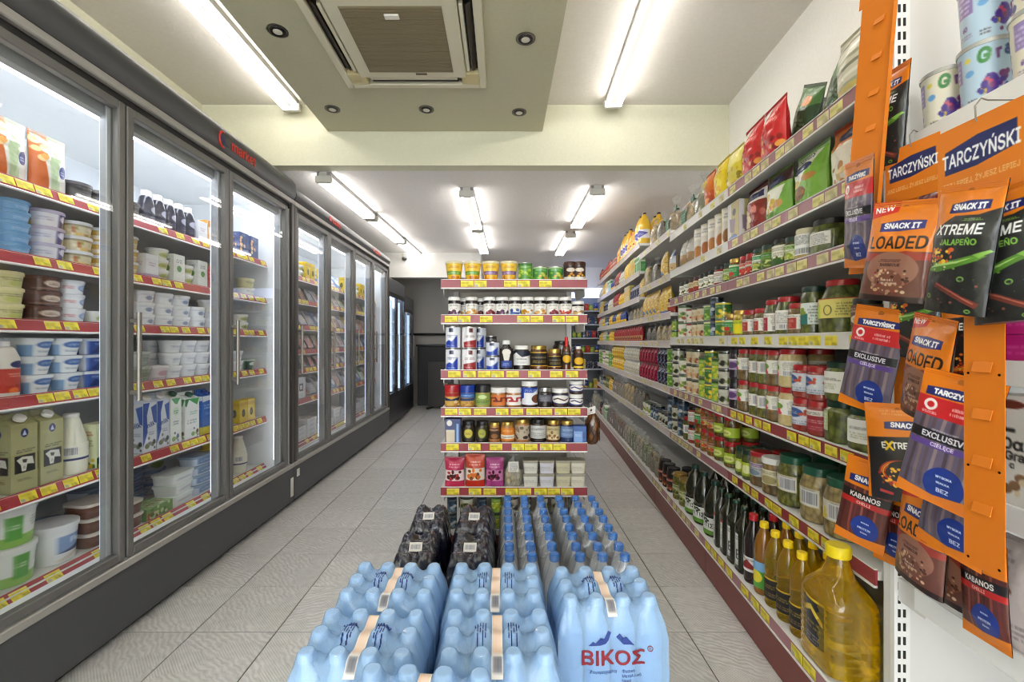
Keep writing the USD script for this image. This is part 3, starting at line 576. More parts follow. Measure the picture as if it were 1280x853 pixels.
# ================================================================ THE END STAND IN THE MIDDLE
DE, EX0, EX1 = 2.14, -0.297, 0.409
LVE = (1.353, 1.183, 0.917, 0.736, 0.566, 0.352)
E = thing('end_shelf_stand', 'white end-of-aisle shelf stand with red price rails in the middle', 'shelving', (0, 0, 0))
part(E, 'back_panel', box(EX0+0.05, EX1-0.05, DE+0.33, DE+0.35, 0.0, 1.39), mat('#b9b3a8', 0.5), smooth=False)
for x in (EX0+0.03, EX1-0.055): part(E, 'post', box(x, x+0.025, DE+0.30, DE+0.33, 0, 1.37), OFFWHITE, smooth=False)
part(E, 'base', box(EX0+0.01, EX1-0.01, DE+0.02, DE+0.33, 0, 0.12, 0.004), KICK); part(E, 'deck', box(EX0+0.006, EX1-0.006, DE+0.012, DE+0.33, 0.12, 0.145), SHELFW, smooth=False)
rnd = random.Random(8)
for k, z in enumerate(LVE):
    sh = part(E, 'shelf', box(EX0, EX1, DE+0.004, DE+0.33, z-0.02, z), mat('#d8d2c8', 0.4), smooth=False)
    for x in (EX0+0.006, EX1-0.012): part(sh, 'bracket', prism([(x, z-0.02), (x+0.006, z-0.02), (x+0.006, z-0.075), (x, z-0.03)], DE+0.03, DE+0.30), OFFWHITE, smooth=False)
    part(sh, 'price_rail', box(EX0, EX1, DE-0.002, DE+0.004, z-0.034, z+0.004), REDRAIL, smooth=False)
    part(sh, 'rail_edge', merge(box(EX0, EX1, DE-0.005, DE+0.004, z-0.040, z-0.034), box(EX0, EX1, DE-0.004, DE+0.004, z+0.004, z+0.007)), SHELFW, smooth=False)
    rail_tags(sh, (EX0+0.006, DE-0.002, z-0.033), (EX1-0.006, DE-0.002, z-0.033), EZ, 0.036, rnd, 0.075, 0.72 if k < 2 else 0.93, 0.06)
# the island behind it: its spine and empty side shelves, all of it hidden from the front
I = thing('island_shelving', 'white double-sided island shelving running back behind the end stand', 'shelving', (0, 0, 0))
part(I, 'spine', box(0.035, 0.065, DE+0.355, 4.75, 0.12, 1.34), PEG, smooth=False); part(I, 'plinth', box(-0.16, 0.26, DE+0.36, 4.75, 0, 0.12), KICK, smooth=False)
for z in LVE[1:]:
    part(I, 'shelf', box(-0.16, 0.034, DE+0.36, 4.74, z-0.02, z), SHELFW, smooth=False); part(I, 'shelf', box(0.066, 0.26, DE+0.36, 4.74, z-0.02, z), SHELFW, smooth=False)
# the lit shelf unit against the far back wall
K = thing('back_wall_shelves', 'shelf unit with a pale blue lit header on the far back wall', 'shelving', (0, 0, 0))
part(K, 'back', box(0.97, 1.65, 7.46, 7.48, 0, 1.92), mat('#8a8f98', 0.5), smooth=False)
part(K, 'side', box(0.95, 0.97, 7.16, 7.48, 0, 1.92), mat('#9a9fa6', 0.5), smooth=False); part(K, 'side', box(1.63, 1.65, 7.16, 7.46, 0, 1.92), mat('#9a9fa6', 0.5), smooth=False)
part(K, 'lit_header', box(0.97, 1.63, 7.15, 7.20, 1.76, 1.92, 0.01), emit('#c9d4ff', 2.0, 'header_glow'))
LVK = (0.30, 0.62, 0.88, 1.12, 1.34, 1.56)
for z in LVK: part(K, 'shelf', box(0.971, 1.629, 7.18, 7.455, z-0.02, z), mat('#c9ccd6', 0.4), smooth=False)
# ================================================================ THE GOODS: what each kind looks like
METAL, GOLD, BLACKLID, WHITELID, REDLID, GREENLID = mat('#b8b8b8', 0.25, 0.9), mat('#c9a75a', 0.28, 0.8), mat('#1b1a1c', 0.35), mat('#eceae6', 0.35), mat('#b01f26', 0.3, coat=0.4), mat('#1f5a43', 0.3, coat=0.4)
LIDS = {'red': REDLID, 'black': BLACKLID, 'white': WHITELID, 'green': GREENLID, 'gold': GOLD, 'steel': METAL, 'brown': mat('#4a2a1c', 0.35), 'blue': mat('#1e3f9c', 0.3), 'cream': mat('#d9cfae', 0.35), 'yellow': mat('#f3cf1d', 0.35), 'dkgreen': mat('#16332a', 0.3)}
def jar(key, desc, r, h, lid, fill, art=None, lz=0.2, lh=0.45, span=190, cat='jar', name='glass_jar', lidh=0.016, neck=0.86, sq=2.0, shoulder=0.86, res=2.2, turn=25):
    zt = h-lidh
    p = [(r*0.86, 0), (r*0.97, 0.004), (r, 0.012), (r, zt*shoulder*0.97), (r*0.985, zt*shoulder), (r*(neck+1)/2, zt*(shoulder+1)/2), (r*neck, zt*0.985), (r*neck, zt)]
    rings = [(a, a, z, sq if a > r*0.9 else 2.0) for a, z in p]
    parts = [('jar_body', loft(rings, 20 if h > 0.08 else 14), fill)]
    rl = r*neck*1.05
    parts.append(('lid', lathe([(rl, zt-0.003), (rl*1.01, zt+0.002), (rl*1.01, h-0.003), (rl*0.95, h)], 20), LIDS[lid] if isinstance(lid, str) else lid))
    if art is not None:
        g = cyl_label(r if sq == 2 else r*1.03, h*lz, h*lh, span, art, res)
        parts.append(('label', (g[0] @ Rz(turn).T, g[1], g[2]), PAPER))
    product(key, name, desc, cat, (2*r, 2*r, h), parts)
def can(key, desc, r, h, art, name='tin_can', cat='can', lid=METAL, n=40, per=3.0, turn=25):
    g = wrap_print([(r, r, 0.004), (r, r, h-0.004)], art, n, per)
    product(key, name, desc, cat, (2*r, 2*r, h), [('can_body', (g[0] @ Rz(turn).T, g[1], g[2]), GLOSS), ('rim', lathe([(r*0.99, 0), (r*1.015, 0.002), (r*1.015, 0.004), (r*0.99, 0.005)], 24), lid), ('rim', lathe([(r*0.99, h-0.005), (r*1.02, h-0.004), (r*1.02, h-0.001), (r*0.95, h), (r*0.93, h-0.003)], 24), lid)])
def tub(key, desc, r0, r1, h, art, lid, name='plastic_tub', cat='tub', k=1.0, p=2.0, n=48, lidh=0.008, per=2.6, glossy=GLOSS, rim=1.05):
    rings = [(r0, r0*k, 0, p), (r1, r1*k, h-lidh, p)]
    g = wrap_print(rings, art, n, per)
    product(key, name, desc, cat, (2*r1*rim, 2*r1*k*rim, h), [('tub_body', g, glossy), ('base', ring_cap(rings[0], False), LIDS['white']), ('lid', loft([(r1*rim, r1*k*rim, h-lidh-0.004, p), (r1*rim, r1*k*rim, h-0.002, p), (r1*rim*0.95, r1*k*rim*0.95, h, p)], 32), lid)])
def bottle(key, desc, prof, body, cap, art=None, lab=None, name='bottle', cat='bottle', caph=0.02, capr=0.015, sq=2.0, k=1.0, n=20, span=200, res=2.2, turn=25, capdesc=None):
    h = prof[-1][1]; r = max(a for a, z in prof)
    parts = [('bottle_body', loft([(a, a*k, z, sq if a > 0.6*r else 2.0) for a, z in prof], n), body), ('cap', tf(lathe([(capr, 0), (capr*1.03, 0.003), (capr, caph-0.002), (capr*0.9, caph)], 16), t=(0, 0, h-0.004)), LIDS[cap] if isinstance(cap, str) else cap)]
    if art is not None:
        g = cyl_label(r*(1 if sq == 2 else 1.02), lab[0], lab[1], span, art, res)
        v = g[0].copy(); v[:, 1] *= k
        parts.append(('label', (v @ Rz(turn).T, g[1], g[2]), PAPER))
    product(key, name, desc, cat, (2*r, 2*r*k, h+caph-0.004), parts)
def pouch_mesh(w, h, t, art, back, res=2.2, foot=0.55, seal=0.05, taper=0.06, seed=0, wr=0.10, power=2.2):
    """A filled bag: front printed with art, back in one colour; sealed flat at the top, foot = how full it is at the bottom (0: sealed too)."""
    nu, nv = max(10, int(w*1000/res)), max(12, int(h*1000/res))
    u, v = np.linspace(0, 1, nu), np.linspace(0, 1, nv)
    U, V = np.meshgrid(u, v)
    g = np.clip((V-seal)/0.35, 0, 1)**0.75
    bt = np.clip((1-V)/0.22, 0, 1)**0.6
    g = g*(foot+(1-foot)*bt)
    if foot == 0: g = g*np.clip((1-V-seal*0.6)/0.2, 0, 1)**0.6
    half = t/2*g*np.clip(1-np.abs(2*U-1)**power, 0, 1)**0.62+0.0008
    ww = w*(1-taper*np.sin(np.pi*np.clip(V, 0, 1))*0.6-taper*0.5*g)
    X, Z = (U-0.5)*ww, (1-V)*h
    nz = meshkit.fbm(np.stack([X*28, Z*22, np.full_like(X, seed*7.3)], -1), 3, seed)-0.5
    nb = meshkit.fbm(np.stack([X*26, Z*24, np.full_like(X, seed*7.3+50)], -1), 3, seed+9)-0.5
    edge = np.clip(half/(t*0.2), 0, 1)
    F_ = np.stack([X, -half-nz*t*wr*2*edge, Z], -1); B_ = np.stack([X, half+nb*t*wr*2*edge, Z], -1)[:, ::-1]
    col = art.at(nu, nv)
    fr = grid(F_, col); bk = grid(B_, np.broadcast_to(lin(back), (nv, nu, 3)))
    if foot > 0:
        bot = grid(np.stack([F_[-1], B_[-1][::-1]]), np.broadcast_to(lin(back)*0.8, (2, nu, 3)))
        return join(fr, bk, bot)
    return join(fr, bk)
def bag(key, desc, w, h, t, art, back, name='bag', cat='bag', sealc=None, film=None, **kw):
    m = pouch_mesh(w, h, t, art, back, **kw)
    parts = [('bag_body', m, film or FILM)]
    s = kw.get('seal', 0.05)*h
    parts.append(('top_seal', merge(*[box(-w*0.485, w*0.485, -0.0022, 0.0022, h-s+s*0.24*k+0.0005, h-s+s*0.24*k+s*0.13) for k in range(4)]), mat(sealc or back, 0.35)))
    product(key, name, desc, cat, (w, t, h), parts)
def clear_bag(key, desc, w, h, t, fill, card=None, bow=None, name='clear_bag', cat='bag', seed=1, neck=0.62):
    """A tied see-through bag: its filling, the gathered film above, a card or bow."""
    a = Art(10, 10, '#ffffff')
    zb = h*neck
    rings = [(w*0.42, t*0.42, 0, 3), (w*0.5, t*0.5, zb*0.2, 3), (w*0.47, t*0.48, zb*0.65, 2.6), (w*0.30, t*0.34, zb*0.93, 2.2), (w*0.12, t*0.15, zb, 2)]
    v, f = loft(rings, 24); v = v+(meshkit.fbm(v*45, 3, seed)-0.5)[:, None]*np.array([0.012, 0.012, 0.0]); 
    v[:, 2] = np.clip(v[:, 2], 0.0012, None); parts = [('filling', (v, f), fill)]
    r2 = [(w*0.53, t*0.53, zb*0.05, 3), (w*0.53, t*0.53, zb*0.6, 2.6), (w*0.25, t*0.28, zb, 2.2), (w*0.07, t*0.09, zb*1.12, 2), (w*0.06, t*0.08, zb*1.16, 2), (w*0.30, t*0.22, h*0.93, 2), (w*0.36, t*0.24, h, 2)]
    q, e = loft(r2, 28, top=False, bottom=False); q = q+(meshkit.fbm(q*55, 3, seed+3)-0.5)[:, None]*np.array([0.02, 0.02, 0.012])*(q[:, 2:]/h)
    q[:, 2] = np.clip(q[:, 2], 0.0005, h); q[:, :2] = np.clip(q[:, :2], (-w*0.55, -t*0.55), (w*0.55, t*0.55)); parts.append(('film', (q, e), CLEARBAG))
    if bow: parts.append(('tie', merge(lathe([(w*0.075, zb*1.11), (w*0.085, zb*1.14), (w*0.075, zb*1.17)], 12), tf(box(-w*0.17, w*0.17, -0.004, 0.004, -0.012, 0.012, 0.003), Ry(25), (0, -t*0.1, zb*1.16)), tf(box(-w*0.17, w*0.17, -0.004, 0.004, -0.012, 0.012, 0.003), Ry(-30), (0, -t*0.1, zb*1.16))), mat(bow, 0.4)))
    if card: parts.append(('card', flat_label(card[0], card[1], card[2], (-card[0]/2, -t*0.55-0.001, card[3]), (1, 0, 0), (0, 0, 1), 2.5), PAPER))
    product(key, name, desc, cat, (w*1.08, t*1.08, h), parts)
def carton(key, desc, w, d, h, art, side, cap=None, name='drink_carton', cat='carton', gable=True, res=2.2):
    hb = h*0.86 if gable else h
    parts = [('carton_body', merge(box(-w/2, w/2, -d/2, d/2, 0, hb, 0.002)) if not gable else merge(box(-w/2, w/2, -d/2, d/2, 0, hb, 0.0015), tf(prism([(-d/2+0.001, hb-0.001), (d/2-0.001, hb-0.001), (0.006, h-0.018), (0.006, h), (-0.006, h), (-0.006, h-0.018)], -w/2+0.001, w/2-0.001), Rz(90))), mat(side, 0.4))]
    parts.append(('front_print', flat_label(w*0.98, hb*0.98, art, (-w*0.49, -d/2-0.0006, hb*0.01), (1, 0, 0), (0, 0, 1), res), GLOSS))
    parts.append(('side_print', join(flat_label(d*0.98, hb*0.98, art, (-d*0*0-w/2-0.0006, d*0.49, hb*0.01), (0, -1, 0), (0, 0, 1), res*1.3), flat_label(d*0.98, hb*0.98, art, (w/2+0.0006, -d*0.49, hb*0.01), (0, 1, 0), (0, 0, 1), res*1.3)), GLOSS))
    if cap: 
        c = lathe([(0.016, 0), (0.0165, 0.01), (0.014, 0.013)], 16)
        parts.append(('cap', tf(tf(c, Rx(38)), t=(0, -d*0.26, hb+(h-hb)*0.42)) if gable else tf(c, t=(0, 0, h-0.001)), LIDS[cap]))
    product(key, name, desc, cat, (w, d, h), parts)
def pack(key, desc, w, d, h, art, side, name='carton_box', cat='box', res=2.4, top=None):
    parts = [('box_body', box(-w/2, w/2, -d/2, d/2, 0, h, 0.0015), mat(side, 0.45))]
    parts.append(('front_print', flat_label(w*0.98, h*0.98, art, (-w*0.49, -d/2-0.0006, h*0.01), (1, 0, 0), (0, 0, 1), res), GLOSS))
    parts.append(('side_print', join(flat_label(d*0.98, h*0.98, art, (-w/2-0.0006, d*0.49, h*0.01), (0, -1, 0), (0, 0, 1), res*1.5), flat_label(d*0.98, h*0.98, art, (w/2+0.0006, -d*0.49, h*0.01), (0, 1, 0), (0, 0, 1), res*1.5)), GLOSS))
    if top is not None: parts.append(('top_print', flat_label(w*0.98, d*0.98, top, (-w*0.49, -d*0.49, h+0.0006), (1, 0, 0), (0, 1, 0), res), GLOSS))
    product(key, name, desc, cat, (w, d, h), parts)
def gen(w, h, bg, band, spot, fruit=None, seed=1, lines='#444444', *more):
    """A label as most are: a band, a badge, lines of print too fine to read, a picture."""
    ops = [('r', 0, 0.08, 1, 0.30, band), ('s', 0.2, 0.12, 0.8, 0.26, '#ffffff', 1), ('s', 0.25, 0.36, 0.75, 0.5, lines, 2), ('e', 0.32, 0.52, 0.68, 0.94, spot)]
    if fruit: ops += [('f', 0.15, 0.55, 0.85, 0.95, fruit, 16, 0.10, seed)]
    ops += [('s', 0.03, 0.35, 0.16, 0.9, lines, 5), ('s', 0.86, 0.35, 0.97, 0.9, lines, 5)]
    return Art(w, h, bg, *ops, *more)
GREENS, OLIVES, REDS, SAUER, BEIGE = ['#4d6a1c', '#8aa03a', '#c2c05a'], ['#5c6d22', '#7f8f33', '#3c4a18'], ['#c2271e', '#e0512f', '#8c1a18'], ['#c9b57a', '#d8c892', '#b59c5c'], ['#d8c79a', '#cdb984', '#e6d9b4']
FILLS = {'pickle': contents('#3a4413', '#59641f', '#7d8434', 65), 'olive': contents('#4a5015', '#6d6f22', '#8f8a3a', 85), 'dark': contents('#150e0b', '#231613', '#3a241c', 90), 'red': contents('#6d1510', '#8f2418', '#b0402a', 80, 'noise'), 'sauer': contents('#b39a5e', '#cdb981', '#e0d0a0', 70, 'noise'),
         'bean': contents('#a8925a', '#b9a36a', '#8d7845', 60), 'honey': contents('#3b1d08', '#5a2c0c', '#7a4114', 12, 'noise'), 'darkhoney': contents('#170b05', '#26130a', '#3a1e0e', 12, 'noise'), 'yellow': contents('#c9a11e', '#e2c33e', '#b48a18', 60), 'pepper': contents('#7a1d12', '#566018', '#a53320', 75), 'mush': contents('#7d6238', '#a08250', '#5c4524', 55),
         'choc': contents('#2a140c', '#351a10', '#43231a', 8, 'noise'), 'nut': contents('#9a6030', '#b0763f', '#87522a', 12, 'noise'), 'jam': contents('#26080c', '#3d0c12', '#561a1c', 40, 'noise'), 'mustard': contents('#9a8438', '#b39c4e', '#a08a40', 20, 'noise'), 'bluejam': contents('#17203a', '#22305a', '#2c4a86', 20, 'noise'), 'salsa': contents('#8f2a12', '#b0521c', '#6d7a22', 90), 'tall': contents('#9b5a22', '#b9853a', '#6f7a2a', 85)}
# --- jars of pickles and vegetables
LAB_Y = Art(150, 55, '#e6d87a', ('r', 0, 0, 1, 0.06, '#9a2a1e'), ('p', [(0.03, 1), (0.03, 0.35), (0.16, 0), (0.3, 0.35), (0.3, 1)], '#c8d634'), ('e', 0.09, 0.05, 0.24, 0.5, '#b0704a'), ('s', 0.07, 0.6, 0.28, 0.9, '#3d5a10', 2), ('o', 0.36, 0.35, 0.47, 0.85, '#5c5a28', 0.04), ('s', 0.5, 0.2, 0.7, 0.85, '#6b6434', 5), ('s', 0.74, 0.3, 0.96, 0.6, '#8c2a20', 2))
jar('pickle_big', 'big gherkin jar, red lid and yellow label', 0.062, 0.168, 'red', FILLS['pickle'], LAB_Y, 0.30, 0.36, 220, neck=0.66, shoulder=0.62, res=1.6)
jar('pickle_dark', 'wide pickle jar, black lid and small white label', 0.055, 0.118, 'black', FILLS['pickle'], Art(60, 34, '#f2f0ea', ('s', 0.08, 0.1, 0.9, 0.9, '#555555', 6)), 0.30, 0.34, 80, neck=0.8, shoulder=0.8, turn=20)
WL = Art(60, 62, '#f4f3ef', ('s', 0.06, 0.06, 0.94, 0.5, '#4a4a4a', 7), ('b', 0.2, 0.66, 0.8, 0.95))
jar('white_label', 'jar with cream lid and full white label', 0.033, 0.112, 'cream', FILLS['mustard'], WL, 0.2, 0.62, 170)
jar('small_green', 'small green jar of peppers', 0.028, 0.10, 'dkgreen', FILLS['pickle'], gen(70, 40, '#dfe3c0', '#5d8a2c', '#8aa03a', GREENS, 3), 0.2, 0.5)
jar('wide_green', 'wide dark jar, black lid, white and green label', 0.046, 0.112, 'black', FILLS['pickle'], Art(130, 60, '#ece9d8', ('r', 0, 0.66, 1, 1, '#3c6426'), ('f', 0, 0.6, 1, 0.8, GREENS, 30, 0.07, 4), ('s', 0.2, 0.1, 0.8, 0.28, '#6a6348', 1), ('s', 0.3, 0.35, 0.7, 0.55, '#8a8468', 2)), 0.14, 0.62, 210, neck=0.82)
jar('green_band', 'green lidded jar with green label', 0.034, 0.108, 'dkgreen', FILLS['olive'], gen(70, 45, '#6fa03a', '#2f6a28', '#cfd88a', GREENS, 5), 0.2, 0.5)
jar('white_green', 'jar with white and green label', 0.032, 0.108, 'dkgreen', FILLS['pickle'], gen(70, 50, '#f0efe6', '#2f8a4a', '#7fae4a', GREENS, 6), 0.18, 0.55)
jar('red_sauce', 'small jar of red sauce with red lid', 0.027, 0.10, 'red', FILLS['red'], gen(60, 36, '#ead9c0', '#b02a24', '#d84a30', REDS, 7), 0.22, 0.45)
jar('green_paste', 'jar with gold lid and broad green label', 0.033, 0.108, 'gold', FILLS['salsa'], Art(70, 44, '#3f9a50', ('r', 0, 0.08, 1, 0.2, '#e8e2c4'), ('s', 0.15, 0.3, 0.85, 0.6, '#e6efd6', 2), ('e', 0.35, 0.6, 0.65, 0.95, '#d23a2a')), 0.24, 0.5)
jar('dark_white', 'red sauce jar, dark lid and white label', 0.036, 0.105, 'black', FILLS['red'], Art(80, 50, '#e9e6dd', ('s', 0.2, 0.12, 0.8, 0.4, '#8a3a30', 2), ('s', 0.1, 0.5, 0.9, 0.9, '#6a6a62', 4)), 0.2, 0.52)
jar('small_white', 'small jar, dark lid and white label', 0.028, 0.095, 'black', FILLS['olive'], Art(60, 44, '#efece2', ('s', 0.15, 0.12, 0.85, 0.4, '#34402a', 2), ('f', 0.2, 0.5, 0.8, 0.9, ['#303a20', '#6a7a30', '#b0a060'], 8, 0.1, 2)), 0.2, 0.55)
jar('small_cream', 'small jar of red paste with cream label', 0.028, 0.095, 'brown', FILLS['red'], Art(60, 44, '#d9c79c', ('r', 0, 0.6, 1, 1, '#a63524'), ('s', 0.15, 0.12, 0.85, 0.45, '#6a3a1c', 2)), 0.2, 0.55)
jar('tall_pickle', 'tall green jar, dark green lid', 0.036, 0.160, 'dkgreen', FILLS['pickle'], Art(70, 60, '#dfe6e4', ('r', 0, 0.5, 0.5, 1, '#2f7a74'), ('s', 0.5, 0.1, 0.95, 0.9, '#55605a', 6), ('f', 0.05, 0.1, 0.45, 0.5, GREENS, 8, 0.09, 3)), 0.22, 0.44, neck=0.9)
KR = lambda b, s: Art(110, 60, '#f1efe8', ('s', 0.1, 0.06, 0.55, 0.18, '#2c2c2c', 1), ('r', 0.02, 0.24, 0.52, 0.95, b), ('s', 0.08, 0.34, 0.46, 0.52, '#f6e9e2', 1), ('s', 0.08, 0.6, 0.46, 0.85, '#f0c9c0', 3), ('s', 0.58, 0.1, 0.97, 0.62, '#6a6a66', 6), ('b', 0.62, 0.68, 0.95, 0.95))
jar('beet_red', 'jar with red lid and crimson label', 0.040, 0.138, 'red', FILLS['pickle'], KR('#a8263c', 1), 0.13, 0.5, 220, neck=0.8, shoulder=0.74)
jar('beet_white', 'jar with red lid and pale label', 0.042, 0.142, 'red', FILLS['pickle'], Art(110, 60, '#eceae4', ('r', 0, 0, 0.3, 1, '#a8263c'), ('s', 0.36, 0.1, 0.95, 0.65, '#77777a', 6), ('b', 0.45, 0.7, 0.9, 0.95)), 0.15, 0.5, 220, neck=0.8, shoulder=0.74)
jar('squat_red', 'squat red-lidded jar of mushrooms', 0.037, 0.112, 'red', FILLS['mush'], KR('#b03a2e', 2), 0.2, 0.45, 220)
jar('yellow_corn', 'yellow jar with lime label', 0.035, 0.118, 'gold', FILLS['yellow'], Art(90, 54, '#d6dc3a', ('e', 0.3, 0.3, 0.7, 0.95, '#f2e21c'), ('s', 0.2, 0.08, 0.8, 0.24, '#4a6a18', 1)), 0.12, 0.5)
jar('brown_label', 'dark jar with brown label', 0.036, 0.10, 'black', FILLS['pickle'], Art(80, 50, '#6b4a3a', ('s', 0.1, 0.1, 0.9, 0.35, '#e6d6c2', 1), ('e', 0.2, 0.5, 0.7, 0.9, '#d9d2c4'), ('s', 0.3, 0.62, 0.6, 0.8, '#5a3a2a', 1)), 0.25, 0.55)
SK = Art(140, 60, '#f1f0ea', ('p', [(0.04, 0.2), (0.17, 0.5), (0.2, 0.72), (0.08, 0.6)], '#5d5c1c'), ('p', [(0.05, 0.62), (0.2, 0.85), (0.18, 1), (0.07, 0.95)], '#c9d233'), ('s', 0.34, 0.3, 0.72, 0.42, '#3a3a34', 1), ('s', 0.34, 0.52, 0.66, 0.8, '#9aa07a', 3), ('s', 0.82, 0.15, 0.98, 0.9, '#777777', 7))
jar('pickle_white', 'gherkin jar with white pictured label', 0.050, 0.118, 'dkgreen', FILLS['pickle'], SK, 0.20, 0.55, 200, neck=0.84, turn=15)
jar('pickle_plain', 'gherkin jar with small pale label', 0.051, 0.125, 'dkgreen', FILLS['pickle'], Art(50, 60, '#b9c292', ('s', 0.1, 0.1, 0.9, 0.9, '#f4f4ea', 5)), 0.28, 0.48, 55, neck=0.84, turn=-25)
jar('red_flat', 'red lidded jar with silver blue label', 0.040, 0.112, 'red', FILLS['red'], Art(110, 60, '#cfd3dc', ('e', 0.15, 0.1, 0.55, 0.6, '#3d5a9a'), ('s', 0.22, 0.26, 0.48, 0.42, '#ffffff', 1), ('f', 0.5, 0.2, 0.9, 0.6, ['#c2523a', '#e6e2da', '#8a2a20'], 10, 0.09, 4), ('s', 0.1, 0.7, 0.9, 0.95, '#55607a', 2)), 0.2, 0.55, 220)
jar('red_crimson', 'crimson jar of beetroot with red lid', 0.038, 0.112, 'red', FILLS['red'], Art(100, 60, '#9c2634', ('r', 0, 0.05, 1, 0.3, '#e8e2d8'), ('s', 0.15, 0.1, 0.85, 0.25, '#2a2a2a', 1), ('s', 0.2, 0.45, 0.8, 0.62, '#f3e3dc', 1), ('s', 0.3, 0.72, 0.8, 0.92, '#d8a09a', 2)), 0.15, 0.62, 220)
KB = Art(110, 60, '#ece9de', ('s', 0.05, 0.05, 0.45, 0.2, '#2a2a2a', 1), ('e', 0.1, 0.25, 0.5, 0.7, '#6f9a3a'), ('f', 0.05, 0.5, 0.5, 0.95, ['#b0283a', '#d8475a', '#e8d8b0'], 8, 0.12, 3), ('s', 0.56, 0.1, 0.96, 0.6, '#7a7a74', 6), ('b', 0.6, 0.66, 0.95, 0.97))
jar('kraut_big', 'beige sauerkraut jar with red lid', 0.046, 0.138, 'red', FILLS['sauer'], KB, 0.30, 0.40, 200, neck=0.84, shoulder=0.80, turn=10)
jar('kraut_mid', 'jar of pale salad with red lid and mixed label', 0.038, 0.135, 'red', FILLS['mush'], KB, 0.34, 0.38, 200, neck=0.84, shoulder=0.8)
jar('kraut_slim', 'slim jar of salad with red lid, barcode label', 0.033, 0.135, 'red', FILLS['olive'], Art(90, 52, '#e9e6dc', ('s', 0.05, 0.1, 0.4, 0.9, '#b53a40', 4), ('b', 0.5, 0.1, 0.95, 0.9)), 0.30, 0.36, 160)
jar('purple_jar', 'dark purple jar with mauve label', 0.030, 0.135, 'black', contents('#160b18', '#28142c', '#3a1f3c', 60), Art(80, 52, '#a892b8', ('r', 0, 0, 1, 0.2, '#e8e2ea'), ('e', 0.3, 0.3, 0.75, 0.85, '#5d3a72'), ('s', 0.1, 0.85, 0.9, 0.97, '#f0eaf2', 1)), 0.3, 0.36)
GB = Art(95, 60, '#b9a878', ('r', 0.02, 0.05, 0.98, 0.95, '#d5d0c2'), ('f', 0.02, 0.1, 0.36, 0.9, ['#a9b83a', '#d8c23a', '#f0efe0'], 8, 0.12, 3), ('b', 0.42, 0.15, 0.95, 0.9, '#6a6a72'), ('s', 0.42, 0.06, 0.95, 0.14, '#666666', 1))
jar('bean_big', 'large beige bean jar with green lid', 0.056, 0.178, 'green', FILLS['bean'], GB, 0.28, 0.34, 110, neck=0.82, shoulder=0.78, lidh=0.024, turn=15)
jar('yellow_big', 'large olive-yellow jar with green lid', 0.056, 0.178, 'green', FILLS['olive'], GB, 0.30, 0.32, 110, neck=0.82, shoulder=0.78, lidh=0.024, turn=5)
jar('white_lid_mush', 'brown jar with wide white lid, pale label', 0.044, 0.14, 'white', FILLS['mush'], Art(110, 50, '#d9d2b4', ('s', 0.1, 0.1, 0.9, 0.3, '#6a5a34', 1), ('e', 0.3, 0.4, 0.7, 0.95, '#a89a6a'), ('s', 0.05, 0.4, 0.25, 0.9, '#777777', 4)), 0.28, 0.4, 200, neck=0.98, lidh=0.02)
jar('red_lid_mush', 'brown jar with red lid and silver label', 0.042, 0.138, 'red', FILLS['mush'], gen(110, 50, '#bfc3c6', '#8a6a8c', '#7a8a9a', None, 2), 0.3, 0.38, 200, neck=0.9)
jar('lime_label', 'red lidded jar with lime green label', 0.040, 0.130, 'red', FILLS['pepper'], Art(110, 50, '#a8bf2c', ('e', 0.3, 0.25, 0.7, 0.8, '#e2e68a'), ('s', 0.36, 0.45, 0.64, 0.6, '#3f5a10', 1), ('r', 0, 0.9, 1, 1, '#3c5a1c')), 0.14, 0.42, 220, neck=0.92, lidh=0.02)
jar('lime_small', 'green lidded slim jar with lime label', 0.030, 0.125, 'dkgreen', FILLS['pickle'], Art(80, 50, '#b9c93a', ('e', 0.3, 0.2, 0.7, 0.8, '#e9ecb0'), ('s', 0.2, 0.82, 0.8, 0.95, '#3f5a10', 1)), 0.14, 0.45)
jar('salsa_jar', 'jar of chopped vegetables with red lid', 0.038, 0.125, 'red', FILLS['salsa'], gen(90, 40, '#cbb68a', '#8f2f22', '#c25a2e', ['#d23a22', '#6f9a2c', '#e0c23a'], 4), 0.2, 0.36)
# --- cans
def fr(w, h, bg, band, cs, seed): return Art(w, h, bg, ('r', 0, 0, 1, 0.12, band), *[q for x in (-0.25, 0.25, 0.75) for q in (('s', x+0.10, 0.16, x+0.40, 0.28, '#f4f2e8', 1), ('f', x+0.03, 0.38, x+0.47, 0.85, cs, 14, 0.10, seed+int(x*2)), ('s', x+0.12, 0.88, x+0.38, 0.96, '#f0eee0', 1))])
can('can_yellow', 'yellow tin of sweetcorn', 0.037, 0.085, fr(230, 80, '#3f7a34', '#e9d84a', ['#f0d02a', '#e8c01c', '#f6e26a'], 1))
can('can_green', 'green tin of peas', 0.037, 0.085, fr(230, 80, '#5e8f3a', '#d9e0a0', ['#8fbf3a', '#b5d45a', '#4f8a2a'], 2))
can('can_bean', 'tin of beans with cream and brown label', 0.037, 0.085, fr(230, 80, '#d9ccaa', '#3f4a2c', ['#a8552c', '#7a3420', '#d8a87a'], 3))
can('can_tomato', 'tin of tomatoes with red label', 0.037, 0.085, fr(230, 80, '#e8e0d0', '#a62a24', ['#d2301e', '#e25a34', '#4d8a2c'], 4))
can('can_olive', 'dark tin with olive picture', 0.037, 0.085, fr(230, 80, '#c8c6b4', '#1f2a20', ['#32361c', '#6f7a2a', '#151a10'], 5))
can('can_white', 'tin with white label and salad picture', 0.040, 0.10, fr(250, 90, '#e6e3d6', '#55703a', ['#8aa83a', '#b0522c', '#d8c86a', '#5d7a2a'], 6))
